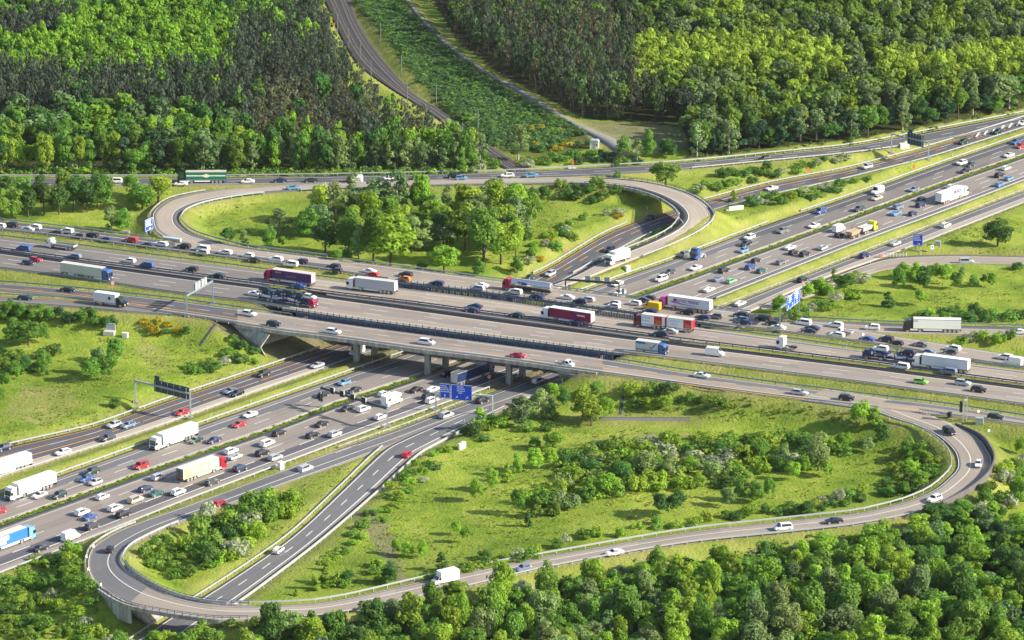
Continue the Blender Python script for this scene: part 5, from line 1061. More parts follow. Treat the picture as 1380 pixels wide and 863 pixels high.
# curve beacons at the tight bend
r=RD['LL']
for (px,py),wd in (((126,738),'uppermost red and white beacon at the tight lower left bend'),((116.5,752),'second red and white beacon down the tight lower left bend'),((119,769),'third red and white beacon down the tight lower left bend'),((136,790),'lowest red and white beacon, where the blue bridge railing starts')):
    p,_=onroad('LL',px,py,.4); e=empty('curve_beacon',tuple(p),R(60),wd,'beacon','beacons round the tight bend'); MB().box(-.04,.04,-.04,.04,-.3,.3).build('foot',[M_CHASSIS],e)
    MB().box(-.35,.35,-.05,.0,.3,1.1).build('plate',[M_PLASTIC],e); MB().quad([(-.35,-.055,.3),(-.05,-.055,.3),(.35,-.055,.75),(.35,-.055,1.05)]).build('stripe',[M_RED],e)
# cabinets, little buildings
def cabinet(px,py,w,d,h,label,rz=R(-20),m=M_BOXW,door=True,name='switch_cabinet',cat='cabinet'):
    p=gnd(px,py); e=empty(name,tuple(p),rz,label,cat); MB().box(-w/2,w/2,-d/2,d/2,-.3,h).build('housing',[m],e); MB().box(-w/2-.06,w/2+.06,-d/2-.06,d/2+.06,h+.002,h+.1).build('lid',[m],e)
    if door:
        MB().box(-w/2+.1,-.04,-d/2-.025,-d/2,.15,h-.12).build('door',[M_BACK if m is M_BACK else M_PLASTIC],e); MB().box(.04,w/2-.1,-d/2-.025,-d/2,.15,h-.12).build('door',[M_BACK if m is M_BACK else M_PLASTIC],e)
cabinet(169,455,1.7,1.0,1.4,'white cabinet on the left lawn below the yellow bushes'); cabinet(845.5,366,1.4,1.0,1.8,'white cabinet on the grass beside the white box lorry',R(40)); cabinet(378.5,632,1.5,1.1,1.9,'white cabinet in the guard rail of the lower motorway',R(50))
cabinet(620.5,606,1.1,.9,1.6,'left one of two white cabinets beside the bright bush',R(35)); cabinet(624.5,604,1.1,.9,1.7,'right one of two white cabinets beside the bright bush',R(35))
cabinet(1320,571,2.1,1.1,1.6,'pale grey cabinet at the foot of the slim gantry posts',R(-12),M_BACK); cabinet(1264,331,1.7,1.2,1.4,'grey cabinet right of the blue roadside sign',R(-12),M_BACK); cabinet(170.5,315.5,2.,1.,.9,'low grey cabinet left of the blue loop sign',R(-12),M_BACK)
cabinet(1215.5,200,1.5,1.2,1.7,'left one of two white cabinets under the far gantry',R(10)); cabinet(1221.5,199,1.5,1.2,1.9,'right one of two white cabinets under the far gantry',R(30)); cabinet(771,227.5,2.6,1.2,.8,'low white box with an orange marker beside the far road',R(4),door=False)
p=gnd(772,224); e=empty('orange_marker',tuple(p),0,'orange marker standing on the low white box by the far road','marker','orange roadside markers'); MB().box(-.3,.3,-.2,.2,.3,1.9).build('plate',[mat('orange_plate',(.75,.16,.03))],e)
p=gnd(992,283); e=empty('white_barrier',tuple(p),R(24),'long low white barrier board on the grass right of the loop bridge','barrier'); MB().box(-2.6,2.6,-.25,.25,0,1.3).build('board',[M_PLASTIC],e); MB().box(-3.8,-2.6,-.3,.3,0,.5).build('foot',[M_CONC],e); LAND.append(((992,279),'the long white barrier board'))
p=gnd(148,450); e=empty('slope_steps',tuple(p),R(-12),'pale concrete steps with a shed-like wall on the left bank','steps')
MB().box(-1.4,1.4,.8,1.2,0,2.9).build('wall',[M_BACK],e); MB().box(-1.7,1.6,-1.2,.8,-.3,.9).build('landing',[mat('pale_landing',(.5,.49,.46))],e)
p=gnd(801,200); e=empty('small_hut',tuple(p),R(-8),'small white hut with a grey roof beside the gravel track','hut'); MB().box(-1.5,1.5,-1.2,1.2,-.3,2.4).build('wall',[M_BOXW],e)
MB().prism([(-1.75,2.4),(1.75,2.4),(1.2,3.1),(-1.2,3.1)],-1.4,1.4).build('roof',[M_BACK],e); MB().box(-.5,.5,-1.24,-1.2,0,2.).build('door',[M_BACK],e); MB().box(.75,1.2,-1.23,-1.2,1.1,1.8).build('window',[M_GLASS],e); LAND.append(((801,194),'the small white hut'))
# drain channels down the banks, impact cushion, gore rails
for a,b,lab in (((290,437),(269,466),'dark drain channel down the bank left of the bridge'),((843,515),(836,559),'dark drain channel down the bank right of the bridge')):
    Pp=[gnd(a[0]+(b[0]-a[0])*t,a[1]+(b[1]-a[1])*t) for t in np.linspace(0,1,14)]; tag(edgebeam(np.array(Pp),-.1,.12,.7,'drain_channel',None,mat('wet_concrete',(.06,.06,.065),.7)),lab,'drain')
p,a=onroad('c1',232,323.5,.3); e=empty('crash_cushion',tuple(p),a,'pale blue impact cushion where the left loop joins the queue','crash cushion')
for k in range(7): MB().box(-3.2+k*.95,-2.4+k*.95,-.55,.55,.1,1.0).build('cushion_cell',[mat('pale_blue_plastic',(.42,.52,.58))],e)
for k in (-.7,.7): MB().box(-3.3,3.4,k-.06,k+.06,.35,.85).build('side_rail',[M_GALV],e)
p,a=onroad('r6',1199,345.5,.3); e=empty('gore_barrier',tuple(p),R(6),'row of white posts with a red nose where the right slip road parts','barrier')
for k in range(8): MB().box(-2.+k*1.05,-1.9+k*1.05,-.06,.06,0,1.3).build('post',[M_PLASTIC],e)
MB().box(-3.4,-2.6,-.5,.5,0,.9).build('nose',[mat('faded_red_sign',(.6,.2,.2))],e); MB().box(-2.,5.8,-.05,.05,.6,.85).build('rail',[M_GALV],e)
p,a=onroad('c2',1258,557,.3); e=empty('gore_barrier',tuple(p),R(-28),'close-set pale barrier posts where the lower right loop parts','barrier')
for k in range(10): MB().box(-4.+k*.85,-3.85+k*.85,-.08,.08,0,1.25).build('post',[M_GALV],e)
MB().box(-4.1,4.2,-.06,.06,.6,.95).build('rail',[M_GALV],e); MB().box(4.2,5.2,-.5,.5,0,1.3).build('nose',[M_CHASSIS],e)
LAND += [((740,330),'the orange-marked slip road'),((975,425),'the right end of the blue fence'),((390,425),'the left end of the blue fence'),((840,535),'the right drain channel'),((278,450),'the left drain channel'),((836,202),'the gravel track'),((865,564),'the grey path'),((148,445),'the concrete steps'),((169,453),'the white cabinet on the lawn'),((1264,328),'the grey cabinet'),((622,602),'the two white cabinets'),((600,778),'the white box van'),((1256,437),'the black-cabbed white lorry'),((272,239),'the green lorry'),((160,812),'the loop bridge abutment'),((880,268),'the upper loop bridge'),((1322,625),'the right loop bend'),((295,815),'the lower loop bridge'),((375,741),'the white car on the grey slip road'),((549,612),'the red car on the grey slip road'),((820,740),'the white saloon on the lower loop'),((1050,712),'the white minivan on the lower loop'),((1256,672),'the white SUV on the loop'),((146,740),'the black car on the tight bend')]
# ------------------------------------------------------------------ foliage
def leafmat(name, col, trans=.48, var=.18):
    m,N,L,b=newmat(name); out=[n for n in N if n.type=='OUTPUT_MATERIAL'][0]
    b.inputs['Roughness'].default_value=.6; b.inputs['Specular IOR Level'].default_value=.18
    tr=N.new('ShaderNodeBsdfTranslucent'); mix=N.new('ShaderNodeMixShader'); mix.inputs[0].default_value=trans
    at=N.new('ShaderNodeVertexColor'); at.layer_name='tint'; oi=N.new('ShaderNodeObjectInfo')
    hs=N.new('ShaderNodeHueSaturation'); mu=N.new('ShaderNodeMix'); mu.data_type='RGBA'; mu.blend_type='MULTIPLY'; mu.inputs[0].default_value=1.
    mu.inputs[6].default_value=tuple(col)+(1,); L.new(at.outputs[0],mu.inputs[7]); L.new(mu.outputs[2],hs.inputs['Color'])
    a=N.new('ShaderNodeMath'); a.operation='MULTIPLY_ADD'; a.inputs[1].default_value=.0 if name.endswith(('gorse','flower')) else .03; a.inputs[2].default_value=.5 if name.endswith(('gorse','flower')) else .487; L.new(oi.outputs['Random'],a.inputs[0]); L.new(a.outputs[0],hs.inputs['Hue'])
    v=N.new('ShaderNodeMath'); v.operation='MULTIPLY_ADD'; v.inputs[1].default_value=var*2; v.inputs[2].default_value=1-var
    w=N.new('ShaderNodeMath'); w.operation='FRACT'; w2=N.new('ShaderNodeMath'); w2.operation='MULTIPLY'; w2.inputs[1].default_value=7.31; L.new(oi.outputs['Random'],w2.inputs[0]); L.new(w2.outputs[0],w.inputs[0]); L.new(w.outputs[0],v.inputs[0]); L.new(v.outputs[0],hs.inputs['Value'])
    L.new(hs.outputs[0],b.inputs['Base Color']); L.new(hs.outputs[0],tr.inputs['Color']); L.new(b.outputs[0],mix.inputs[1]); L.new(tr.outputs[0],mix.inputs[2]); L.new(mix.outputs[0],out.inputs['Surface']); MATS[name]=m; return m
LEAF={'lime':(.24,.37,.036),'mid':(.150,.265,.038),'dark':(.082,.17,.036),'yellow':(.265,.36,.04),'pale':(.23,.315,.10),'deep':(.05,.105,.045),'copper':(.14,.08,.04),'beech':(.32,.46,.055),
      'pine':(.084,.108,.068),'pinegold':(.15,.155,.075),'flower':(.36,.40,.25),'gorse':(.42,.34,.02),'bramble':(.10,.185,.06),'birch':(.165,.25,.09)}
LM={k:leafmat('foliage_'+k,tuple(1.12*v for v in c)) for k,c in LEAF.items()}
M_BARK=mat('tree_bark',(.10,.075,.055),.9,0,.3,6.); M_BIRCH=mat('birch_bark',(.36,.34,.30),.8,0,.3,5.); M_PINEB=mat('pine_bark',(.10,.075,.06),.9,0,.3,5.)
def lobes(shape, n, g):
    """clump centres and radii inside a unit crown: x,y in -.5..+.5, z in 0..1"""
    out=[]
    if shape=='cone':
        for i in range(n):
            z=.06+.9*(i+.5)/n; r=.5*(1-z)**.75; a=g.uniform(0,6.28); d=r*g.uniform(.35,.8); out.append((d*math.cos(a),d*math.sin(a),z,.12+.22*(1-z)))
        out.append((0,0,.93,.08))
    elif shape=='pine':
        for i in range(n):
            z=.30+.64*(i+.5)/n; r=.46*math.sin(min(1,(1.05-z)/.5)*1.5); a=g.uniform(0,6.28); d=r*g.uniform(.2,.9); out.append((d*math.cos(a),d*math.sin(a),z+g.uniform(-.05,.05),g.uniform(.13,.22)))
    elif shape=='tall':
        for i in range(n):
            z=.10+.84*(i+.5)/n; r=.42*math.sin(math.pi*min(.93,.18+.80*z))**.8; a=g.uniform(0,6.28); d=r*g.uniform(.2,1); out.append((d*math.cos(a),d*math.sin(a),z,g.uniform(.16,.26)))
    elif shape=='bush':
        for i in range(n):
            a=g.uniform(0,6.28); d=.40*math.sqrt(g.uniform(0,1)); z=.18+.62*g.uniform(0,1)*(1-2.2*d*d); out.append((d*math.cos(a),d*math.sin(a),z,g.uniform(.11,.25)))
    else:
        for i in range(n):
            u=g.uniform(-.8,1); a=g.uniform(0,6.28); s=math.sqrt(max(0,1-u*u)); q=g.uniform(.5,1.12); out.append((.31*q*s*math.cos(a),.31*q*s*math.sin(a),.51+.31*q*u,g.uniform(.11,.25)))
        out.append((0,0,.5,.30))
    return out
def crown_arrays(shape, h, w, nl, nq, qs, seed, low=0.):
    g=random.Random(seed); G=np.random.default_rng(seed); LB=lobes(shape,nl,g); V=[]; C=[]
    zs=h
    for lx,ly,lz,lr in LB:
        c=np.array([lx*w,ly*w,low*h+lz*zs*(1-low)]); rr=lr*w*.92; k=max(6,int(nq*(lr/.22)**2)); out=np.array([lx*1.2,ly*1.2,(lz-.45)]); out=out/(np.linalg.norm(out)+1e-6)
        d=G.normal(size=(k*2,3)); d/=np.linalg.norm(d,axis=1)[:,None]; d=d[(d@out)>-.45][:k]; 
        d2=d*np.array([1,1,.82 if shape!='cone' else .7]); rad=G.uniform(.72,1.08,len(d))[:,None]
        p=c+d2*rr*rad; nn=d+G.normal(size=d.shape)*.3; nn[:,2]+=.22; nn/=np.linalg.norm(nn,axis=1)[:,None]
        t=np.cross(nn,G.normal(size=nn.shape)); t/=np.linalg.norm(t,axis=1)[:,None]; b=np.cross(nn,t); s=qs*G.uniform(.5,1.25,len(d))[:,None]; s2=s*G.uniform(.55,1.,len(d))[:,None]
        q=[p+t*s*G.uniform(.7,1.2,(len(d),1)), p+b*s2*G.uniform(.7,1.2,(len(d),1)), p-t*s*G.uniform(.7,1.2,(len(d),1)), p-b*s2*G.uniform(.7,1.2,(len(d),1))]
        q[0]=q[0]+nn*s*.25; q[2]=q[2]-nn*s*.25
        V.append(np.stack(q,1).reshape(-1,3)); lobe=g.uniform(.86,1.14); cc=np.repeat(np.clip(lobe*G.uniform(.88,1.12,len(d)),.5,1.5),4); C.append(cc)
    V=np.concatenate(V); C=np.concatenate(C); V[:,2]=np.maximum(V[:,2],.05); return V,C
def crown_mesh(name, m, *a, **k):
    V,C=crown_arrays(*a,**k); me=npmesh(name,V,np.arange(len(V)).reshape(-1,4),[m]); ca=me.color_attributes.new('tint','FLOAT_COLOR','POINT')
    col=np.ones((len(V),4),np.float32); col[:,:3]=C[:,None]; ca.data.foreach_set('color',col.ravel()); return me
def trunk_mesh(m, h, r, limbs, seed, top=.75):
    g=random.Random(seed); b=MB(); b.cyl((0,0,-.6),r*1.25,h*top+.6,'z',8,r2=r*.35)
    for i in range(limbs):
        a=g.uniform(0,6.28); z=h*g.uniform(.3,.62); l=h*g.uniform(.16,.26); b.tube((0,0,z),(l*math.cos(a),l*math.sin(a),z+l*.9),r*.3,5)
    return b.mesh('trunk',[m])
# unit trees 10 m tall and 7 m wide; copies share the meshes and are scaled to the size in the picture
PROT={}
SPEC={'broad':('round',10,7,18,60,.46,M_BARK,.02),'broadfine':('round',10,7,26,125,.29,M_BARK,.0),'slim':('tall',10,4.2,20,80,.31,M_BARK,.02),'cone':('cone',10,5,15,40,.46,M_BARK,.10),'birch':('tall',10,4.8,24,62,.28,M_BIRCH,.10),'pine':('pine',10,5,13,36,.5,M_PINEB,.0)}
def tree(kind, col, P, h, w, name, label, cat='tree', group=None, rz=None):
    var=random.randrange(5); key=(kind,col,var); s=SPEC[kind]
    if key not in PROT:
        me=crown_mesh('crown',LM[col],s[0],s[1],s[2],s[3],s[4],s[5],seed=hash((kind,var))%999 if False else (len(kind)*31+var*7+ord(kind[0])),low=s[7])
        PROT[key]=(me,trunk_mesh(s[6],s[1],.2,4,var,.8 if kind=='pine' else .72))
    me,tr=PROT[key]; e=empty(name,tuple(P),random.uniform(0,6.28) if rz is None else rz,label,cat,group)
    c=link(bpy.data.objects.new('crown',me),e); c.scale=(w/s[2]*random.uniform(.85,1.1),w/s[2]*random.uniform(.85,1.15),h/s[1])
    t=link(bpy.data.objects.new('trunk',tr),e); t.scale=(max(.7,w/s[2]),max(.7,w/s[2]),h/s[1]); return e
def shrub(col, P, w, h, name, label, cat='shrub', group=None):
    var=random.randrange(4); key=('bush',col,var)
    if key not in PROT: PROT[key]=crown_mesh('shrub',LM[col],'bush',4,5,17,58,.29,seed=50+var*3+len(col))
    o=link(bpy.data.objects.new(name,PROT[key])); o.location=tuple(P); o.scale=(w/5*1.05,w/5*1.05,h/4*1.1); o.rotation_euler=(0,0,random.uniform(0,6.28)); return tag(o,label,cat,group)
PLANTS=[]                                            # (object, pixel, words for size colour kind)
def tree_px(t,bx,by,ty,wd,kind,col,nm=None,note=None):
    k=TL[t][2]; x,y=tp(t,bx,by); _,y1=tp(t,bx,ty); P=gnd(x,y); s=pxm(P); h=max(1.5,(y-y1)/(s*math.cos(TH))); w=wd/k/s
    nm=nm or {'birch':'birch_tree','pine':'pine_tree','cone':'young_tree'}.get(kind,'broadleaf_tree')
    o=tree(kind,col,P-np.array([0,0,.1]),h,max(w,1.5)*1.15,nm,None); PLANTS.append(dict(o=o,px=x,py=(y+y1)/2,col=col,h=h,w=w,kind=nm,note=note)); return o
def shrub_px(x,y,wm,hm,col,zone):
    P=gnd(x,y); nm={'flower':'flowering_shrub','gorse':'gorse_bush'}.get(col,'shrub'); o=shrub(col,P-np.array([0,0,.15]),wm,hm,nm,None); PLANTS.append(dict(o=o,px=x,py=y-hm*2,col=col,h=hm,w=wm,kind=nm,note=zone))
B_,F_,C_,S_,I_,PN='broad','broadfine','cone','slim','birch','pine'
for row in """P 40 390 180 95 F_ lime|P 180 360 130 140 F_ lime|P 335 185 0 165 F_ lime|P 180 165 60 110 F_ mid|P 310 330 140 130 F_ yellow|P 620 395 215 175 F_ dark|P 765 545 345 210 F_ lime|P 620 600 390 95 S_ mid|P 520 420 330 120 F_ yellow|P 205 730 550 105 C_ mid|P 335 710 550 110 C_ mid|P 50 700 460 140 F_ mid|P 130 805 665 66 C_ dark|P 1200 730 490 190 F_ dark|P 1320 715 470 150 F_ dark|P 250 640 500 110 C_ mid|P 880 470 230 180 F_ dark|P 1080 420 150 220 F_ pale|P 1280 430 200 150 I_ pale|P 920 440 260 150 F_ lime|P 450 320 200 150 F_ dark
O 1095 600 380 140 F_ lime|O 1222 510 310 125 F_ lime|O 1340 435 285 85 C_ lime|8 465 435 368 42 F_ lime|8 500 467 385 48 F_ lime|8 220 515 440 46 F_ lime|8 268 525 455 52 F_ lime|8 328 528 440 44 F_ lime|8 405 578 500 52 C_ dark|8 195 632 530 76 F_ dark|8 25 637 560 50 F_ dark|8 -5 640 585 40 F_ lime|U 1160 460 320 80 C_ lime|U 1250 410 260 90 C_ lime|U 1350 440 290 80 C_ lime|U 1270 300 200 60 C_ lime|U 1015 500 440 45 C_ lime
J 640 850 590 205 F_ lime|J 755 800 590 150 F_ lime|J 570 800 480 190 F_ lime|J 330 650 470 115 F_ lime|J 85 860 600 150 I_ birch|J 220 790 550 190 I_ pale|J 30 840 620 110 I_ pale|J 420 700 520 110 F_ dark|J 680 600 470 150 F_ mid|J 300 760 600 110 I_ birch|I 1120 863 700 110 S_ lime|I 1290 863 760 150 F_ lime|O 1010 60 -20 120 F_ dark
Q 890 432 240 115 F_ lime|Q 985 382 200 95 F_ lime|Q 1165 402 245 140 F_ lime|Q 1095 350 0 220 F_ pale|Q 700 568 370 112 F_ mid|Q 590 612 405 140 F_ mid|Q 365 645 450 135 F_ pale|Q 470 600 370 130 F_ mid|Q 130 490 350 110 F_ yellow|Q 620 270 80 200 F_ mid|Q 300 240 90 130 F_ dark|Q 820 280 100 100 F_ pale|Q 970 200 40 110 F_ dark|Q 1300 190 20 150 F_ lime|Q 60 370 210 140 F_ lime|Q 1000 710 570 130 F_ dark|Q 920 715 600 100 F_ dark|Q 1110 705 610 90 F_ dark
L 60 863 620 200 F_ lime|L 170 863 700 110 S_ lime|R 540 300 120 130 S_ lime|R 420 290 130 110 F_ mid|R 540 500 320 140 F_ lime|R 1320 640 320 150 F_ lime|R 1280 650 500 60 S_ lime|R 1370 500 300 150 F_ mid|R 1060 640 470 160 F_ mid|R 1180 620 500 130 F_ mid|R 1350 230 60 120 F_ lime|R 410 560 410 120 F_ mid|R 230 130 -60 150 F_ dark|R 290 560 460 120 F_ mid|R 100 200 60 160 F_ pale|R 460 400 250 120 F_ lime
F 365 652 380 120 F_ mid|F 540 742 590 142 F_ lime|F 280 752 625 102 C_ dark|F 1165 262 15 235 F_ dark|F 830 612 440 112 F_ mid|F 970 592 480 102 F_ mid|F 1055 572 475 74 F_ mid|F 1115 592 460 92 F_ lime|F 460 590 440 112 F_ lime|F 560 610 400 130 F_ dark|F 650 560 370 135 F_ lime|F 740 565 370 110 F_ lime|F 545 600 480 120 F_ pale|F 410 530 380 130 F_ lime|F 510 520 380 120 F_ lime|F 880 530 410 70 F_ pale|F 1330 450 385 110 F_ dark
E 780 800 650 130 F_ mid|E 1010 700 540 120 F_ lime|E 1110 660 500 150 F_ lime|E 1180 690 560 100 F_ lime|E 1260 600 480 100 F_ mid|E 1330 600 470 120 F_ mid|E 1220 560 440 60 I_ pale
G 735 505 262 172 F_ mid|G 870 475 230 150 F_ mid|G 800 440 165 130 F_ pale|G 930 340 115 195 F_ mid|G 930 705 610 112 F_ mid|G 120 470 300 92 F_ mid|G 40 560 395 112 F_ mid|G 205 425 265 112 F_ dark|G 340 410 205 110 F_ mid|G 390 370 250 80 F_ mid|G 230 200 -30 230 F_ mid|G 120 190 -40 190 F_ mid|G 340 180 0 140 F_ mid|G 15 640 530 60 F_ mid|G 10 310 190 100 F_ dark|A 70 863 655 110 F_ mid|A 160 870 690 120 F_ mid|A 260 880 750 110 F_ mid|A 400 870 745 120 F_ mid|A 540 870 780 110 F_ dark|A 660 870 770 90 F_ mid|A 20 880 740 90 F_ mid
B 470 245 90 130 F_ dark|B 590 260 130 95 S_ pale|B 800 280 92 130 F_ mid|B 895 268 162 66 F_ mid|B 880 165 -40 190 I_ birch|B 1070 130 -30 140 F_ dark|B 1250 320 30 230 F_ dark|B 1340 375 280 110 F_ mid|B 1120 200 -60 180 F_ mid|A 900 140 -60 110 I_ birch|A 1000 150 -60 150 F_ mid|1 640 815 700 150 F_ yellow|1 575 845 732 125 F_ mid|1 530 790 695 80 F_ mid
C 400 420 -60 420 F_ lime|C 140 380 90 120 I_ pale|C 830 490 215 270 F_ lime|C 700 300 45 150 S_ pale|C 260 380 -100 260 F_ mid|C 60 330 -60 210 F_ mid|C 850 280 -60 300 F_ dark|C 1000 300 -120 260 F_ yellow|C 1150 420 -120 330 F_ mid|C 1290 410 0 300 F_ yellow|C 1110 510 350 120 F_ mid|C 650 470 385 110 F_ mid|C 900 270 130 80 F_ mid|C 40 370 280 130 F_ mid|C 1370 300 -60 200 F_ mid|C 560 280 -40 200 F_ dark|D 120 250 90 120 F_ mid|D 30 400 0 160 F_ yellow|D 40 490 330 130 F_ mid
V 60 900 660 300 F_ lime|V 260 870 590 160 I_ pale|V 480 860 620 170 I_ pale|V 640 870 610 190 F_ mid|V 860 800 630 110 I_ pale|V 1050 930 620 330 F_ yellow|V 1230 800 620 150 F_ mid|V 400 930 700 250 F_ mid|V 730 900 700 260 F_ dark|V 1340 840 620 120 F_ mid|V 100 760 540 140 I_ birch|V 1290 880 680 180 F_ mid
V 1040 425 150 190 F_ yellow|V 950 480 200 170 I_ birch|V 1080 520 355 90 I_ pale|V 880 470 190 120 F_ mid|V 860 300 70 100 F_ lime|V 1160 460 320 90 F_ mid|V 1010 350 200 130 I_ birch|0 264 884 838 32 F_ lime|0 288 888 842 34 F_ mid|0 226 896 840 34 F_ lime|0 246 900 846 34 F_ mid|0 208 905 846 30 S_ lime|0 160 884 846 26 F_ mid|W 265 780 610 100 F_ dark|W 170 740 640 110 F_ mid|W 60 800 600 150 F_ mid|W 50 430 145 150 I_ pale|W 1240 650 420 260 F_ mid|W 850 580 505 70 F_ mid|W 1100 420 160 140 F_ mid|W 900 430 215 150 F_ mid|W 1010 430 260 100 I_ birch|W 1260 410 240 160 F_ dark|W 720 430 330 90 F_ deep|W 810 440 360 110 F_ deep|W 90 850 690 130 F_ mid|X 410 770 670 70 C_ lime""".replace('\n','|').split('|'):
    q=row.split(' '); tree_px(q[0],*[float(v) for v in q[1:5]],globals()[q[5]],q[6])
def grove(poly,n,dmin,kinds,h0,h1,w0,w1,zone,seed):
    for x,y in scatter(poly,n,dmin,seed):
        if not clear(x,y,2.5): continue
        P=np.array([x,y,gz(x,y)-.1]); px,py=prj(P); kd,cl=random.choice(kinds); h=random.uniform(h0,h1); w=random.uniform(w0,w1)
        o=tree(kd,cl,P,h,w,'birch_tree' if kd==I_ else 'broadleaf_tree',None); PLANTS.append(dict(o=o,px=px,py=py-h*2,col=cl,h=h,w=w,kind='birch_tree' if kd==I_ else 'broadleaf_tree',note=zone))

GROVE_LATER=1
# the first rows of the far wood and the birches before them stand as single trees
def front(pts, kinds, n, h0, h1, w0, w1, zone):
    for i in range(n):
        f=(i+.5)/n*(len(pts)-1); j=min(int(f),len(pts)-2); u=f-j; x=pts[j][0]*(1-u)+pts[j+1][0]*u+random.uniform(-5,5); y=pts[j][1]*(1-u)+pts[j+1][1]*u+random.uniform(-4,2)
        kd,cl=random.choice(kinds); P=gnd(x,y); h=random.uniform(h0,h1); w=random.uniform(w0,w1); nm={'birch':'birch_tree','pine':'pine_tree'}.get(kd,'broadleaf_tree')
        o=tree(kd,cl,P,h,w,nm,None); PLANTS.append(dict(o=o,px=x,py=y-h*2,col=cl,h=h,w=w,kind=nm,note=zone))
front([(-10,233),(330,234)],[(F_,'mid'),(F_,'dark'),(F_,'lime'),(S_,'deep'),(F_,'mid'),(I_,'birch')],22,11,16,6,10,'far wood edge')
front([(-10,214),(330,216)],[(F_,'mid'),(F_,'lime'),(F_,'mid'),(F_,'dark')],15,13,17,8,11,'far wood edge')
front([(335,232),(655,231)],[(I_,'birch'),(I_,'pale'),(F_,'mid'),(I_,'birch'),(F_,'lime')],25,8,14,4.2,6.5,'birches before the pines')
front([(-5,296),(45,292),(110,285),(150,282)],[(F_,'dark'),(F_,'mid')],9,10,13,8,10,'clump left of the upper loop')
front([(0,275),(140,270)],[(F_,'mid'),(F_,'dark')],6,9,12,8,10,'clump left of the upper loop')
front([(928,211),(1150,187),(1378,145)],[(F_,'mid'),(F_,'dark'),(I_,'birch'),(F_,'deep'),(S_,'deep')],30,8,14,6,9,'right wood edge')
# the wood along the bottom: its largest trees singly
def scatter(poly, n, dmin, seed=1):
    g=random.Random(seed); W=wpoly(poly); xs=[p[0] for p in W]; ys=[p[1] for p in W]; out=[]; cell={}
    for _ in range(n*40):
        x=g.uniform(min(xs),max(xs)); y=g.uniform(min(ys),max(ys))
        if not inpoly(W,x,y): continue
        c=(int(x//dmin),int(y//dmin))
        if any((x-a)**2+(y-b)**2<dmin*dmin for i in (-1,0,1) for j in (-1,0,1) for a,b in cell.get((c[0]+i,c[1]+j),())): continue
        cell.setdefault(c,[]).append((x,y)); out.append((x,y))
        if len(out)>=n: break
    return out
def clear(x,y,m):
    """far enough from every carriageway"""
    for r in ROADS.values():
        d=((r.C[:,0]-x)**2+(r.C[:,1]-y)**2); i=d.argmin()
        if math.sqrt(d[i])<r.W[i]/2+m: return False
    return True
grove([(425,318),(520,345),(600,350),(690,342),(718,318),(690,285),(600,278),(480,280),(430,298)],30,5.6,[(F_,'birch'),(F_,'lime'),(F_,'pale'),(I_,'birch'),(F_,'yellow'),(I_,'pale'),(F_,'mid')],11,17,8,11.5,'clump inside the upper loop',51)
grove([(160,848),(270,852),(300,870),(170,890)],12,3.6,[(F_,'lime'),(F_,'mid'),(S_,'lime')],3.5,5.5,3,4.5,'bank below the lower loop bridge',52)
WB=sorted(scatter(WOOD_B,330,5.6,3),key=lambda p:p[1])
used=0; rest=[]
for x,y in scatter(WOOD_B,900,3.4,77):                # smaller growth that closes the canopy
    if not clear(x,y,5): continue
    P=np.array([x,y,gz(x,y)-.1]); px,py=prj(P); h=random.uniform(4.5,8.5)
    if py<800: h*=.7
    kd,cl=random.choice([(B_,'lime'),(B_,'mid'),(B_,'mid'),(B_,'birch'),(B_,'mid')]); o=tree(kd,cl,P,h,random.uniform(4,6),'broadleaf_tree',None); PLANTS.append(dict(o=o,px=px,py=py,col=cl,h=h,w=5,kind='broadleaf_tree',note='bottom wood',stuff=1))
for x,y in WB:
    P=np.array([x,y,gz(x,y)-.1]); px,py=prj(P)
    if not clear(x,y,4.5): continue
    lim=14.5 if py>820 else 9+ (py-760)*.06
    h=min(lim,random.uniform(7,15)); h=max(h,5)
    # keep the loop road free of tree tops
    top=prj(P+np.array([0,0,h]))
    if px>680 and any(abs(top[0]-c[0])<14 and top[1]<c[1]+2 for c in ((700,774),(760,764),(830,754),(920,740),(1000,730),(1080,720),(1150,710),(1205,700))): h*=.62
    kd,cl=random.choice([(F_,'lime'),(F_,'mid'),(F_,'mid'),(F_,'dark'),(F_,'lime'),(F_,'birch'),(F_,'lime'),(S_,'lime'),(F_,'mid'),(F_,'yellow'),(F_,'pale')])
    o=tree(kd,cl,P,h,random.uniform(4.6,10.),'birch_tree' if kd==I_ else 'broadleaf_tree',None); PLANTS.append(dict(o=o,px=px,py=py-h*2.6,col=cl,h=h,w=6,kind='broadleaf_tree',note='bottom wood')); used+=1
# shrub belts
def belt(poly,n,dmin,cols,w0,w1,h0,h1,zone,seed):
    for x,y in scatter(poly,n,dmin,seed):
        if not clear(x,y,1.2): continue
        P=np.array([x,y,gz(x,y)]); px,py=prj(P); w=random.uniform(w0,w1); shrub_px(px,py,w,random.uniform(h0,h1),random.choice(cols),zone)
G1=['mid','lime','lime','mid','yellow','dark']; G2=G1+G1+['flower']
belt([(735,645),(760,620),(800,607),(880,600),(960,595),(1040,590),(1110,605),(1150,605),(1140,625),(1090,642),(1010,648),(950,662),(900,667),(850,668),(790,682),(740,690),(718,682)],70,4.0,['lime','mid','lime','mid','yellow','pale','dark','mid','lime','mid','birch','lime','flower'],5,9,2.6,5.4,'thicket on the loop meadow',11)
belt([(600,600),(574,612),(540,645),(500,690),(450,745),(425,760),(440,770),(480,735),(530,690),(570,650),(600,620)],26,3.,G2,2.6,5,1.2,2.6,'bushes right of the grey slip road',12)
belt([(545,785),(640,768),(745,744),(920,713),(1040,700),(1120,688),(1190,672),(1230,652),(1200,652),(1120,672),(1030,690),(900,700),(740,734),(640,756)],42,3.,G2,2.6,5.2,1.4,3.2,'bushes inside the lower loop',13)
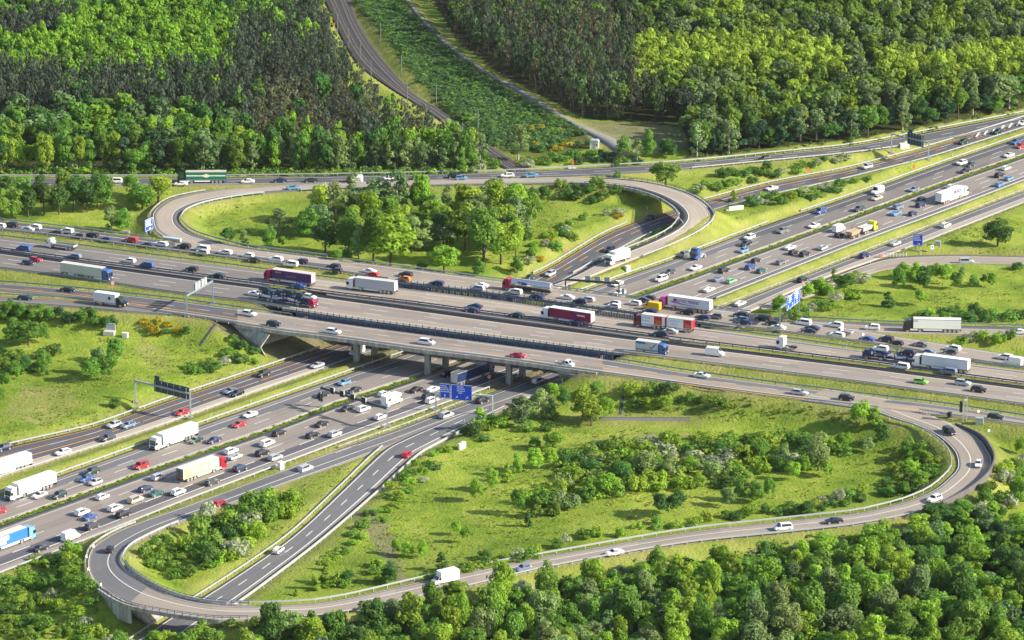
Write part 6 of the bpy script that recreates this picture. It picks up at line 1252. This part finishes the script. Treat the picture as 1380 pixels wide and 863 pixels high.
belt([(1215,592),(1240,600),(1262,625),(1262,645),(1235,660),(1205,668),(1190,655),(1215,630)],16,4,G2,4,6.5,2,4,'bushes inside the right loop bend',14)
belt([(-10,752),(40,750),(95,745),(122,800),(138,840),(150,870),(-10,870)],36,4.2,['lime','mid','lime','mid','dark','lime','mid','mid','flower','mid','lime','mid','lime','mid','mid'],3.5,7,1.8,4.2,'overgrown bank at the lower left corner',15)
belt([(155,850),(330,845),(480,835),(500,870),(180,880)],14,5,['lime','mid','mid'],3,5.5,1.6,3.4,'bank below the lower loop bridge',31)
belt([(930,255),(985,243),(985,252),(935,266)],8,3.5,['mid','dark','mid','flower'],3.5,5.5,1.6,3,'bushes between the far roads',16)
belt([(975,236),(1040,228),(1045,240),(985,250)],10,3.5,['dark','mid','dark'],4,6.5,2,3.4,'bushes between the far roads',17)
belt([(1045,232),(1120,214),(1140,214),(1125,224),(1050,240)],11,3.4,['dark','mid','flower','dark'],3.5,6,1.8,3.2,'bushes between the far roads',18)
belt([(1005,268),(1075,270),(1080,280),(1010,278)],8,3.5,['mid','dark','lime','flower'],3.5,6,1.8,3.4,'bushes by the far motorway',19)
belt([(1055,262),(1150,246),(1180,240),(1180,246),(1085,272)],12,3.4,['mid','dark','mid','flower'],3,5.5,1.6,3,'bushes by the far motorway',20)
belt([(262,712),(300,690),(375,680),(405,680),(385,700),(330,745),(290,770),(262,770),(245,745)],30,3.4,['lime','mid','lime','mid','lime','mid','dark','flower'],4.5,8,3,6.5,'wedge thicket by the grey slip road',21)
belt([(180,735),(230,730),(250,760),(262,790),(225,780),(195,760)],11,3.6,['lime','mid','mid'],3.5,6,2,4.5,'wedge thicket by the grey slip road',22)
belt([(850,520),(920,530),(985,540),(985,552),(930,553),(850,548)],17,4,['mid','dark','mid','lime'],4,7.5,2,4.2,'bushes on the bank below the bridge end',23)
belt([(1040,415),(1085,395),(1150,372),(1172,372),(1165,392),(1120,420),(1060,428)],20,3.4,['lime','mid','lime','flower','mid'],3.5,6.5,2,4,'bushes beside the right slip road',24)
belt([(1235,424),(1290,420),(1380,424),(1380,433),(1330,435),(1240,432)],17,3.4,['mid','dark','dark','lime'],3.5,6,1.8,3.6,'bushes behind the black-cabbed white lorry',25)
belt([(1292,452),(1362,455),(1362,465),(1295,464)],9,3.,['mid','dark','flower','lime'],3.5,5.5,2,3.4,'bushes between the two right-hand roads',26)
belt([(750,250),(835,250),(838,262),(800,275),(760,268)],10,3.4,['dark','mid','dark'],3.5,6.5,2,4,'bushes below the upper loop bridge',27)
belt([(715,335),(760,305),(800,290),(835,282),(840,296),(790,315),(745,345),(715,362),(695,370)],20,3.,['mid','dark','mid','flower','lime','gorse'],3,5.5,1.5,3,'bushes above the orange-marked slip road',28)
belt([(555,232),(640,232),(690,228),(760,224),(690,220),(600,224)],13,4,['mid','mid','flower','lime'],4,6.5,2,3.6,'bushes on the verge of the far road',29)
belt([(740,212),(800,206),(880,216),(925,215),(870,226),(760,222)],14,3.6,['dark','mid','deep','mid'],3,5.5,1.8,3.4,'bushes by the small white hut',30)
belt([(715,175),(745,165),(790,182),(798,196),(760,205),(720,205)],16,3.2,['gorse','bramble','gorse','dark'],2.6,4.5,1.4,2.6,'gorse slope by the small white hut',32)
belt([(193,432),(250,440),(250,452),(200,456)],9,2.6,['gorse','gorse','dark'],2.6,4.2,1.6,2.8,'yellow bushes on the left bank',33)
belt([(-5,415),(60,420),(140,428),(150,440),(60,438),(-5,430)],15,3.4,['dark','mid','deep'],4,6,2.4,4,'bushes below the lowest road at left',34)
belt([(300,455),(352,470),(350,492),(300,500),(262,508),(250,500),(290,478)],13,3.,['mid','dark','mid','flower'],3,5.5,1.6,3,'bushes on the bank left of the bridge',35)
belt([(0,480),(70,478),(68,498),(30,520),(0,520)],9,4,['mid','dark','mid'],4,7,2.4,4,'bushes at the left edge of the lawn',36)
belt([(640,812),(760,786),(900,764),(1050,745),(1150,732),(1200,712),(1215,722),(1160,752),(1050,768),(900,786),(760,808),(640,830)],44,3.4,['lime','mid','mid','lime','yellow','dark','flower'],3.4,6.5,2,4,'bushes between the lower loop and the wood',37)
belt([(1325,610),(1380,600),(1380,690),(1345,700),(1300,690),(1320,660)],12,5,['lime','mid','flower'],4,7,2,4.5,'bushes outside the right loop bend',38)
belt([(870,305),(915,292),(912,303),(880,318),(868,316)],7,2.4,['mid','flower','lime','dark'],2.5,4,1.4,2.6,'bushes between the loop end and the slip road',39)
belt([(640,575),(700,560),(760,560),(740,580),(660,600),(620,600)],9,4,['lime','mid','dark'],3.5,6,2,4,'bushes at the foot of the birches',40)
belt([(415,4),(440,4),(452,40),(446,60),(430,30)],7,3.6,['gorse','bramble','gorse'],3,5,1.6,2.6,'yellow bushes beside the railway',41)
belt([(560,770),(520,760),(470,770),(430,790),(450,800),(540,786)],7,4,['flower','mid','lime'],3,4.5,1.6,2.6,'bushes at the bottom of the loop meadow',42)
# ------------------------------------------------------------------ the far woods: what nobody could count, one object each
def wood(name, poly, typ, seed, extra=()):
    """typ(px,py,x,y) -> list of (shape, colour, spacing, height, width) or None"""
    variants={}
    def arr(shape,nl,nq,qs):
        k=(shape,nl,nq,qs)
        if k not in variants: variants[k]=[crown_arrays(shape,10,6,nl,nq,qs,seed=200+i) for i in range(6)]
        return random.choice(variants[k])
    W=wpoly(poly); g=random.Random(seed); pts=[]; cell={}
    xs=[p[0] for p in W]; ys=[p[1] for p in W]; area=(max(xs)-min(xs))*(max(ys)-min(ys))
    VV=[]; CC=[]; MI=[]; mats=list(LM.keys()); TV=[]
    for _ in range(int(area/1.1)):
        x=g.uniform(min(xs),max(xs)); y=g.uniform(min(ys),max(ys))
        if not inpoly(W,x,y): continue
        z=gz(x,y); px,py=prj((x,y,z)); s=typ(px,py,g)
        if s is None: continue
        shape,col,sp,h,w=s; c=(int(x//4),int(y//4)); bad=False; R_=int(sp//4)+1
        for i in range(-R_,R_+1):
            for j in range(-R_,R_+1):
                for a,b,q in cell.get((c[0]+i,c[1]+j),()):
                    m=(sp+q)/2
                    if (x-a)**2+(y-b)**2<m*m: bad=True; break
                if bad: break
            if bad: break
        if bad or not clear(x,y,4): continue
        cell.setdefault(c,[]).append((x,y,sp)); pts.append((x,y,z,shape,col,h,w))
    for x,y,z,shape,col,h,w in pts:
        V,C=arr(shape,9 if shape=='pine' else 15,24 if shape=='pine' else 44,.48); a=g.uniform(0,6.28); ca,sa=math.cos(a),math.sin(a); hh=h*g.uniform(.86,1.12); ww=w*g.uniform(.85,1.2)
        v=np.empty_like(V); v[:,0]=(V[:,0]*ca-V[:,1]*sa)*ww/6+x; v[:,1]=(V[:,0]*sa+V[:,1]*ca)*ww/6+y; v[:,2]=V[:,2]*hh/10+z
        VV.append(v); CC.append(C*g.uniform(.78,1.2)); MI.append(np.full(len(V)//4,mats.index(col)))
        tm='bark'
        if True:
            r=.16; zt=hh*.7; n=[(x-r,y-r,z-.3),(x+r,y-r,z-.3),(x+r,y+r,z-.3),(x-r,y+r,z-.3)]; t2=[(x-r*.5,y-r*.5,z+zt),(x+r*.5,y-r*.5,z+zt),(x+r*.5,y+r*.5,z+zt),(x-r*.5,y+r*.5,z+zt)]
            for k in range(4): TV.append([n[k],n[(k+1)%4],t2[(k+1)%4],t2[k]])
    TV=np.array(TV).reshape(-1,3); V=np.concatenate(VV+[TV]); C=np.concatenate(CC+[np.ones(len(TV))]); MI=np.concatenate(MI+[np.full(len(TV)//4,len(mats))])
    me=npmesh(name,V,np.arange(len(V)).reshape(-1,4),[LM[k] for k in mats]+[M_PINEB],MI); ca=me.color_attributes.new('tint','FLOAT_COLOR','POINT'); col=np.ones((len(V),4),np.float32); col[:,:3]=C[:,None]; ca.data.foreach_set('color',col.ravel())
    print(name,len(pts),'trees',len(V)//4,'faces'); return tag(link(bpy.data.objects.new(name,me)),kind='stuff')
BEECH_L=[(-90,90),(60,75),(110,50),(300,46),(320,60),(318,120),(150,128),(-90,122)]
def typ_l(px,py,g):
    px+=g.uniform(-9,9); py+=g.uniform(-6,6)
    if inpoly(BEECH_L,px,py): return ('round','lime' if g.random()<.85 else 'mid',4.3,16,6.2)
    if py<52 and px<330 or (py<66 and px>330 and px<440 and g.random()<.5): return ('round',g.choice(['mid','dark','mid','lime']),6.5,17,8)
    if px<325 and py>172:
        return ('round',g.choice(['mid','mid','lime','birch','dark']),7.4,16,g.choice([8.5,10,11.5])) if py<212 else None
    if g.random()<.10: return ('round',g.choice(['mid','lime','dark']),5.5,17,7)
    if px>=325 and py>214: return None
    if px>330 and py>140: return ('pine','pinegold' if g.random()<.5 else 'pine',4.4,14,6.)
    return ('pine','pine',3.6,15.5,4.9)
wood('forest',FOREST_L,typ_l,5)
PINE_R=[(560,40),(640,45),(870,70),(870,150),(780,175),(700,150)]
BEECH_R=[(850,92),(990,82),(1130,92),(1150,130),(1000,128),(860,140)]; BEECH_R2=[(1185,110),(1380,92),(1470,90),(1470,130),(1300,135),(1185,130)]
def typ_r(px,py,g):
    px+=g.uniform(-10,10) if px<900 else 0; py+=g.uniform(-5,5) if py<150 else 0
    if inpoly(BEECH_R,px,py) or inpoly(BEECH_R2,px,py): return ('round','beech' if g.random()<.95 else 'lime',4.3,16.5,7.6)
    if 1158<px<1190 and 105<py<122: return None
    if inpoly(PINE_R,px,py): return ('pine',g.choice(['pine','pine','bramble','deep','pinegold']),3.6,15.5,5.2)
    if py<70 and px<860: return ('round',g.choice(['mid','dark','mid']),6,16,7.5) if g.random()<.5 else ('pine','pine',3.6,16,5)
    if px<930 and py>150: return ('pine' if g.random()<.5 else 'round',g.choice(['pine','dark','mid']),5.,15,6)
    if py>211-(px-930)*.15 and px>930: return None
    if px>880: return ('round',g.choice(['mid','mid','mid','birch','dark','birch','lime']),7.2,17,g.choice([8,9.5,11]))
    return ('round',g.choice(['mid','dark']),5.5,16,7)
wood('forest',FOREST_R,typ_r,6)
# tangled low growth, its green darkened for bank shade, on the slope between the railway and the gravel track
def clumps(name, poly, n, cols, w0, w1, h0, h1, seed, zone=None):
    g=random.Random(seed); W=wpoly(poly); xs=[p[0] for p in W]; ys=[p[1] for p in W]; VV=[];CC=[];MI=[]; base=[crown_arrays('bush',4,5,7,14,.5,seed=300+i) for i in range(5)]; k=0
    while k<n:
        x=g.uniform(min(xs),max(xs)); y=g.uniform(min(ys),max(ys)); k+=1
        if not inpoly(W,x,y) or not clear(x,y,1.): continue
        V,C=g.choice(base); a=g.uniform(0,6.28); ca,sa=math.cos(a),math.sin(a); w=g.uniform(w0,w1)/5; h=g.uniform(h0,h1)/4; z=gz(x,y)
        VV.append(np.column_stack([(V[:,0]*ca-V[:,1]*sa)*w+x,(V[:,0]*sa+V[:,1]*ca)*w+y,V[:,2]*h+z-.1])); CC.append(C*g.uniform(.75,1.2)); MI.append(np.full(len(V)//4,g.randrange(len(cols))))
    V=np.concatenate(VV); me=npmesh(name,V,np.arange(len(V)).reshape(-1,4),[LM[c] for c in cols],np.concatenate(MI)); ca=me.color_attributes.new('tint','FLOAT_COLOR','POINT'); col=np.ones((len(V),4),np.float32); col[:,:3]=np.concatenate(CC)[:,None]; ca.data.foreach_set('color',col.ravel())
    return tag(link(bpy.data.objects.new(name,me)),kind='stuff')
clumps('undergrowth',[(480,0),(540,0),(596,55),(655,105),(735,150),(782,178),(740,200),(700,205),(660,195),(620,160),(560,100),(505,30)],6500,['bramble','mid','bramble','bramble'],3,6,.9,2.,8)
clumps('undergrowth',[(-30,236),(330,236.5),(640,235),(640,229),(330,230),(-30,230)],900,['mid','lime','lime','birch'],2.5,4.5,1.4,3.4,9)
clumps('undergrowth',[(925,219),(1150,196),(1380,152),(1380,143),(1150,186),(925,211)],420,['dark','mid','dark'],2.5,4.5,1.,2.4,10)
clumps('undergrowth',[(10,745),(95,738),(125,790),(160,862),(-20,862)],420,['mid','lime','mid'],1.8,3.6,.5,1.4,13)
clumps('undergrowth',[(850,522),(985,542),(1150,560),(1150,566),(985,556),(850,552)],420,['mid','lime','mid','dark'],1.6,3.4,.4,1.,14)
clumps('undergrowth',[(660,798),(900,747),(1150,722),(1205,702),(1215,722),(1150,752),(900,782),(640,830)],620,['mid','lime','mid','birch','dark'],2.,4.4,.7,2.,18)
clumps('undergrowth',WOOD_B,900,['mid','dark','lime'],2.4,4.5,1.,2.2,15)
clumps('undergrowth',[(560,225),(700,226),(800,218),(800,213),(700,214),(600,218)],160,['mid','dark','lime'],2,3.6,.6,1.6,16)
# tufts of uncut grass over the meadows and banks
def tufts(poly,n,seed,hmax=.75):
    g=np.random.default_rng(seed); W=wpoly(poly); xs=[p[0] for p in W]; ys=[p[1] for p in W]; out=[]
    x=g.uniform(min(xs),max(xs),n); y=g.uniform(min(ys),max(ys),n)
    # tufts gather where a slow pattern is high
    f=np.sin(x*.13+2*np.sin(y*.07))*np.sin(y*.11+1.7*np.sin(x*.05))+g.normal(0,.5,n); k=(f>.2)&(g.uniform(0,1,n)<.2)
    for a,b in zip(x[k],y[k]):
        if inpoly(W,a,b) and clear(a,b,1.0): out.append((a,b,gz(a,b)))
    P=np.array(out)
    if not len(P): return None
    V=[]
    for q in range(5):
        a=g.uniform(0,6.28,len(P)); r=g.uniform(.1,.5,len(P)); c=np.column_stack([P[:,0]+r*np.cos(a),P[:,1]+r*np.sin(a),P[:,2]-.05]); t=np.column_stack([-np.sin(a),np.cos(a),0*a])*g.uniform(.12,.3,len(P))[:,None]; h=g.uniform(.12,hmax*.55,len(P)); ln=np.column_stack([np.cos(a)*h*1.6,np.sin(a)*h*1.6,h])
        V.append(np.stack([c-t,c+t,c+ln+t*.5,c+ln-t*.5],1))
    return np.concatenate(V).reshape(-1,3)
TP=[([(600,600),(700,575),(800,580),(960,575),(1120,585),(1200,600),(1240,640),(1180,670),(1000,695),(800,725),(560,780),(430,800),(500,720)],26000),([(0,470),(180,450),(330,470),(355,490),(230,540),(120,575),(0,605)],12000),([(840,520),(1010,535),(1160,556),(1160,585),(1000,575),(840,565)],7000),
    ([(1100,430),(1180,380),(1380,365),(1380,440),(1200,440)],7000),([(1240,340),(1290,310),(1380,290),(1380,340)],3000),([(260,285),(330,262),(470,262),(830,256),(850,270),(760,310),(690,365),(450,340),(300,320)],12000),([(640,800),(900,745),(1150,715),(1200,705),(1180,750),(900,785),(500,850),(300,850)],8000),([(300,690),(500,620),(400,715),(290,790),(200,770)],5000),([(930,250),(1150,215),(1250,205),(1240,225),(1100,270),(960,300)],6000)]
VV=[v for v in (tufts(p,n,600+i) for i,(p,n) in enumerate(TP)) if v is not None]; V=np.concatenate(VV); me=npmesh('tall_grass',V,np.arange(len(V)).reshape(-1,4),[leafmat('grass_blades',(.27,.33,.06),.4)]); ca=me.color_attributes.new('tint','FLOAT_COLOR','POINT'); col=np.ones((len(V),4),np.float32); q=np.repeat(np.random.default_rng(5).uniform(.6,1.35,len(V)//4),4); col[:,:3]=q[:,None]; col[:,0]*=np.repeat(np.random.default_rng(6).uniform(.8,1.25,len(V)//4),4); ca.data.foreach_set('color',col.ravel())
tag(link(bpy.data.objects.new('tall_grass',me)),kind='stuff')
# clipped green strips in the middle of the lower motorway
def hedge(x0,x1,label):
    a,b=RD['A5N'],RD['A5S']; P=[]
    for x in np.arange(x0,x1,4):
        i=int(np.argmin(np.abs(a.px-x))); j=int(np.argmin(np.linalg.norm(b.L[:,:2]-a.R[i,:2],axis=1))); P.append((a.R[i]+b.L[j])/2)
    Q=resample(np.array(P),.9); G=np.random.default_rng(4); VV=[];CC=[]; V0=[crown_arrays('bush',1.1,1.5,5,9,.22,seed=400+i) for i in range(5)]
    for q in Q:
        for k in range(2):
            V,C=V0[G.integers(5)]; s=G.uniform(.7,1.25); VV.append(np.column_stack([V[:,0]*s+q[0]+G.uniform(-.5,.5),V[:,1]*s+q[1]+G.uniform(-.5,.5),V[:,2]*s*G.uniform(.3,.6)+gz(q[0],q[1])-.05])); CC.append(C*G.uniform(.8,1.2))
    V=np.concatenate(VV); me=npmesh('hedge',V,np.arange(len(V)).reshape(-1,4),[LM['lime']]); ca=me.color_attributes.new('tint','FLOAT_COLOR','POINT'); col=np.ones((len(V),4),np.float32); col[:,:3]=np.concatenate(CC)[:,None]; ca.data.foreach_set('color',col.ravel())
    return tag(link(bpy.data.objects.new('hedge',me)),label,'hedge')
hedge(-40,560,'low green hedge in the middle of the lower motorway before the bridge'); hedge(835,1420,'low green hedge in the middle of the far motorway beyond the bridge')

# past three hundred of a kind the smallest in the picture grow together into one mass
def merge(kinds, name, keep):
    global PLANTS
    c=[p for p in PLANTS if p['kind'] in kinds]; vis=lambda p:(-50<p['px']<1430 and -20<p['py']<920)
    c.sort(key=lambda p:-(0 if p.get('stuff') else 1)*(p['h']*p['w']*pxm(np.array(p['o'].location))**2)*(1 if vis(p) else .001)); rest=c[keep:]; VV=[];CC=[];MI=[]; mats=[]
    for p in rest:
        o=p['o']; q=[k for k in o.children if k.name.startswith('crown')] or [o]; q=q[0]; me=q.data; n=len(me.vertices); V=np.empty(n*3,np.float32); me.vertices.foreach_get('co',V); V=V.reshape(-1,3)*np.array(q.scale)
        a=o.rotation_euler.z; ca,sa=math.cos(a),math.sin(a); L0=np.array(o.location); VV.append(np.column_stack([V[:,0]*ca-V[:,1]*sa+L0[0],V[:,0]*sa+V[:,1]*ca+L0[1],V[:,2]+L0[2]]))
        C=np.empty(n*4,np.float32); me.color_attributes['tint'].data.foreach_get('color',C); CC.append(C.reshape(-1,4)[:,0]*random.uniform(.75,1.2)); m=me.materials[0]
        if m not in mats: mats.append(m)
        MI.append(np.full(n//4,mats.index(m))); 
        for k in list(o.children): bpy.data.objects.remove(k)
        bpy.data.objects.remove(o)
    gone=set(id(p) for p in rest); PLANTS=[p for p in PLANTS if id(p) not in gone]
    if not VV: return
    V=np.concatenate(VV); me=npmesh(name,V,np.arange(len(V)).reshape(-1,4),mats,np.concatenate(MI)); ca=me.color_attributes.new('tint','FLOAT_COLOR','POINT'); col=np.ones((len(V),4),np.float32); col[:,:3]=np.concatenate(CC)[:,None]; ca.data.foreach_set('color',col.ravel())
    print(name,len(rest),'merged'); tag(link(bpy.data.objects.new(name,me)),kind='stuff')
merge(('broadleaf_tree',),'woodland',298); merge(('shrub',),'shrubbery',298)
# ------------------------------------------------------------------ labels: each built from what sets the thing apart
ART={'SUV':'SUV','hatchback':'hatchback','saloon':'saloon','estate car':'estate car','minivan':'minivan','van':'van'}
for v in VEH:
    v['desc']=v.get('desc') or f"{v['col']} {v['kind']}"
    v['cat']=v.get('cat') or {'van':'van','minivan':'minivan'}.get(v['kind'],'car')
def words(s): return len(s.split())
fixed=[v for v in VEH if 'kind' not in v]
landm=[(v['px'],v['py'],'the '+v['desc'].split(' with ')[0].split(' above ')[0].split(' beside ')[0].split(' passing ')[0].split(' half ')[0].split(' cut ')[0].split(' without ')[0]) for v in fixed]+[(p[0],p[1],w if w.startswith('the ') else 'the '+w.split(' with ')[0].split(' over ')[0].split(' in front')[0].split(' behind')[0].split(' beside')[0].split(' below')[0]) for p,w in LAND]
cnt={}
for l in landm: cnt[l[2]]=cnt.get(l[2],0)+1
landm=[l for l in landm if cnt[l[2]]==1]
def rel(dx,dy):
    if abs(dx)>2.2*abs(dy): return 'left of' if dx<0 else 'right of'
    if abs(dy)>2.2*abs(dx): return 'directly beyond' if dy<0 else 'directly below'
    return ('up and left of' if dx<0 else 'up and right of') if dy<0 else ('down and left of' if dx<0 else 'down and right of')
TAKEN={}
def choose(obj, first, px, py, near, mx=16):
    """the plainest wording no other thing has: look and road, then beside what"""
    cands=[]
    for lx,ly,w in sorted(near,key=lambda l:(l[0]-px)**2+(l[1]-py)**2*4)[:7]:
        d=math.hypot(lx-px,(ly-py)*2)
        if d<3: continue
        cands.append(f"{first}, {rel(px-lx,py-ly)} {w}")
    for c in cands:
        if c not in TAKEN and words(c)<=mx: TAKEN[c]=obj; return c
    for c in cands:
        for o in ('second','third','fourth','fifth','sixth','seventh'):
            q=f"{o} {c}"
            if q not in TAKEN and words(q)<=mx: TAKEN[q]=obj; return q
    return first
pair={}
for v in VEH:
    if v.get('road') is None: continue
    k=(v['desc'],v['road']); pair[k]=pair.get(k,0)+1
near=list(landm)
for v in VEH:
    if 'kind' in v and v['road'] and pair[(v['desc'],v['road'])]==1:
        near.append((v['px'],v['py'],f"the {v['desc']}"))
c2=[n[2] for n in near]; near=[n for n in near if c2.count(n[2])==1]
for v in VEH:
    o=v['o']
    if 'kind' not in v or v['road'] is None: lab=v['desc']; TAKEN[lab]=o
    elif pair[(v['desc'],v['road'])]==1: lab=f"{v['desc']} on the {RDESC[v['road']]}"; TAKEN[lab]=o
    else: lab=None
    v['lab']=lab
def lmd(px,py,near): return min((l[0]-px)**2+(l[1]-py)**2*4 for l in near)
for v in sorted(VEH,key=lambda v:lmd(v['px'],v['py'],near)):
    if v['lab'] is None: v['lab']=choose(v['o'],f"{v['desc']} on the {RDESC[v['road']]}",v['px'],v['py'],near)
    tag(v['o'],v['lab'],v['cat'],'vehicles on the motorway junction')
CW={'lime':'bright green','mid':'green','dark':'dark green','yellow':'yellow-green','pale':'pale green','deep':'deep green','copper':'reddish','pine':'grey-green','pinegold':'olive-brown','flower':'white-flowering','gorse':'yellow-flowering','bramble':'dull green','birch':'light green'}
LM2=landm
for p in sorted(PLANTS,key=lambda p:lmd(p['px'],p['py'],LM2)):
    o=p['o']; kind={'broadleaf_tree':'tree','birch_tree':'birch','young_tree':'young tree','pine_tree':'pine','shrub':'shrub','flowering_shrub':'shrub','gorse_bush':'bush'}[p['kind']]
    size=('tall ' if p['h']>11 else 'small ' if p['h']<4.5 else '') if 'shrub' not in p['kind'] and 'gorse' not in p['kind'] else ('broad ' if p['w']>5 else 'small ' if p['w']<3.6 else '')
    note=p['note']; d=f"{size}{CW[p['col']]} {kind}"
    cat='tree' if kind in('tree','birch','young tree','pine') else 'shrub'
    p['d']=d; p['cat']=cat
    if note is None: tag(o,choose(o,d,p['px'],p['py'],LM2),cat,'trees and bushes on the junction greens')
ZONES={}
for p in PLANTS:
    if p['note'] is not None: ZONES.setdefault((p['d'],p['note']),[]).append(p)
ORD=['first','second','third','fourth','fifth','sixth','seventh','eighth','ninth','tenth']
for (d,z),ps in ZONES.items():
    ps.sort(key=lambda p:p['px']); n=len(ps); zz=z if 'bushes' in z or z.startswith('birches') else 'the '+z; pre='among' if 'bushes' in z or z.startswith('birches') else 'in'
    for k,p in enumerate(ps):
        if n==1: lab=f"{d} {pre} {zz}"
        elif n<=20:
            q=('leftmost' if k==0 else ORD[k]) if k<(n+1)//2 else ('rightmost' if k==n-1 else ORD[n-1-k]); side='' if q in('leftmost','rightmost') else (' from the left' if k<(n+1)//2 else ' from the right')
            lab=f"{q} {d}{side} {pre} {zz}"
            if words(lab)>16: lab=' '.join(w for w in lab.split() if w not in('broad','small','tall'))
        else:
            lab=choose(p['o'],f"{d} {pre} {zz}",p['px'],p['py'],LM2+[(x,700 if False else y,w) for x,y,w in ((700,775,'the bend of road above the wood'),)][:0])
        tag(p['o'],lab,p['cat'],z)
for o,q in DEL: tag(o,choose(o,'small white roadside marker post',q[0],q[1],near),'marker post','white roadside marker posts')
# ------------------------------------------------------------------ daylight
w=bpy.data.worlds.new('World'); scn.world=w; w.use_nodes=True; N=w.node_tree.nodes; L=w.node_tree.links
sky=N.new('ShaderNodeTexSky'); sky.sky_type='NISHITA'; sky.sun_disc=False
EL=R(29); AZ=math.atan2(.995,-.10)                    # the sun stands to the right, slightly behind the viewer
sd=Vector((math.cos(EL)*.968,-math.cos(EL)*.25,math.sin(EL)))
sky.sun_elevation=EL; sky.sun_rotation=math.atan2(sd.x,sd.y); sky.air_density=1.0; sky.dust_density=1.5; sky.ozone_density=1.5
bg=N['Background']; bg.inputs['Strength'].default_value=.115; L.new(sky.outputs[0],bg.inputs['Color'])
sl=bpy.data.lights.new('sun','SUN'); sl.energy=4.9; sl.angle=R(.53); sl.color=(1.,.91,.76); so=link(bpy.data.objects.new('sun',sl)); so.rotation_euler=sd.to_track_quat('Z','Y').to_euler(); so.location=(300,800,400)
hz=MB().box(-420,420,-40,1760,min(H)-1.2 if False else -6.,CAM_H+12).mesh('haze',[]); hm=bpy.data.materials.new('thin_haze'); hm.use_nodes=True; hn=hm.node_tree.nodes; hn.clear(); ho=hn.new('ShaderNodeOutputMaterial'); hv=hn.new('ShaderNodeVolumePrincipled'); hv.inputs['Color'].default_value=(.86,.92,1,1); hv.inputs['Density'].default_value=.000012; hv.inputs['Anisotropy'].default_value=.2; hm.node_tree.links.new(hv.outputs[0],ho.inputs['Volume']); hz.materials.append(hm)
tag(link(bpy.data.objects.new('haze',hz)),kind='stuff'); scn.cycles.volume_bounces=0
scn.view_settings.view_transform='Standard'; scn.view_settings.look='None'; scn.view_settings.gamma=1; scn.view_settings.exposure=.9; scn.view_settings.use_curve_mapping=False
scn.render.engine='CYCLES'; scn.cycles.max_bounces=6; scn.cycles.diffuse_bounces=4; scn.cycles.glossy_bounces=2; scn.cycles.transmission_bounces=2; scn.cycles.transparent_max_bounces=4
scn.cycles.use_adaptive_sampling=True; scn.cycles.adaptive_threshold=.02
try: scn.cycles.use_denoising=True; scn.cycles.denoiser='OPENIMAGEDENOISE'; scn.cycles.denoising_input_passes='RGB_ALBEDO_NORMAL'; scn.cycles.denoising_prefilter='ACCURATE'
except Exception: pass
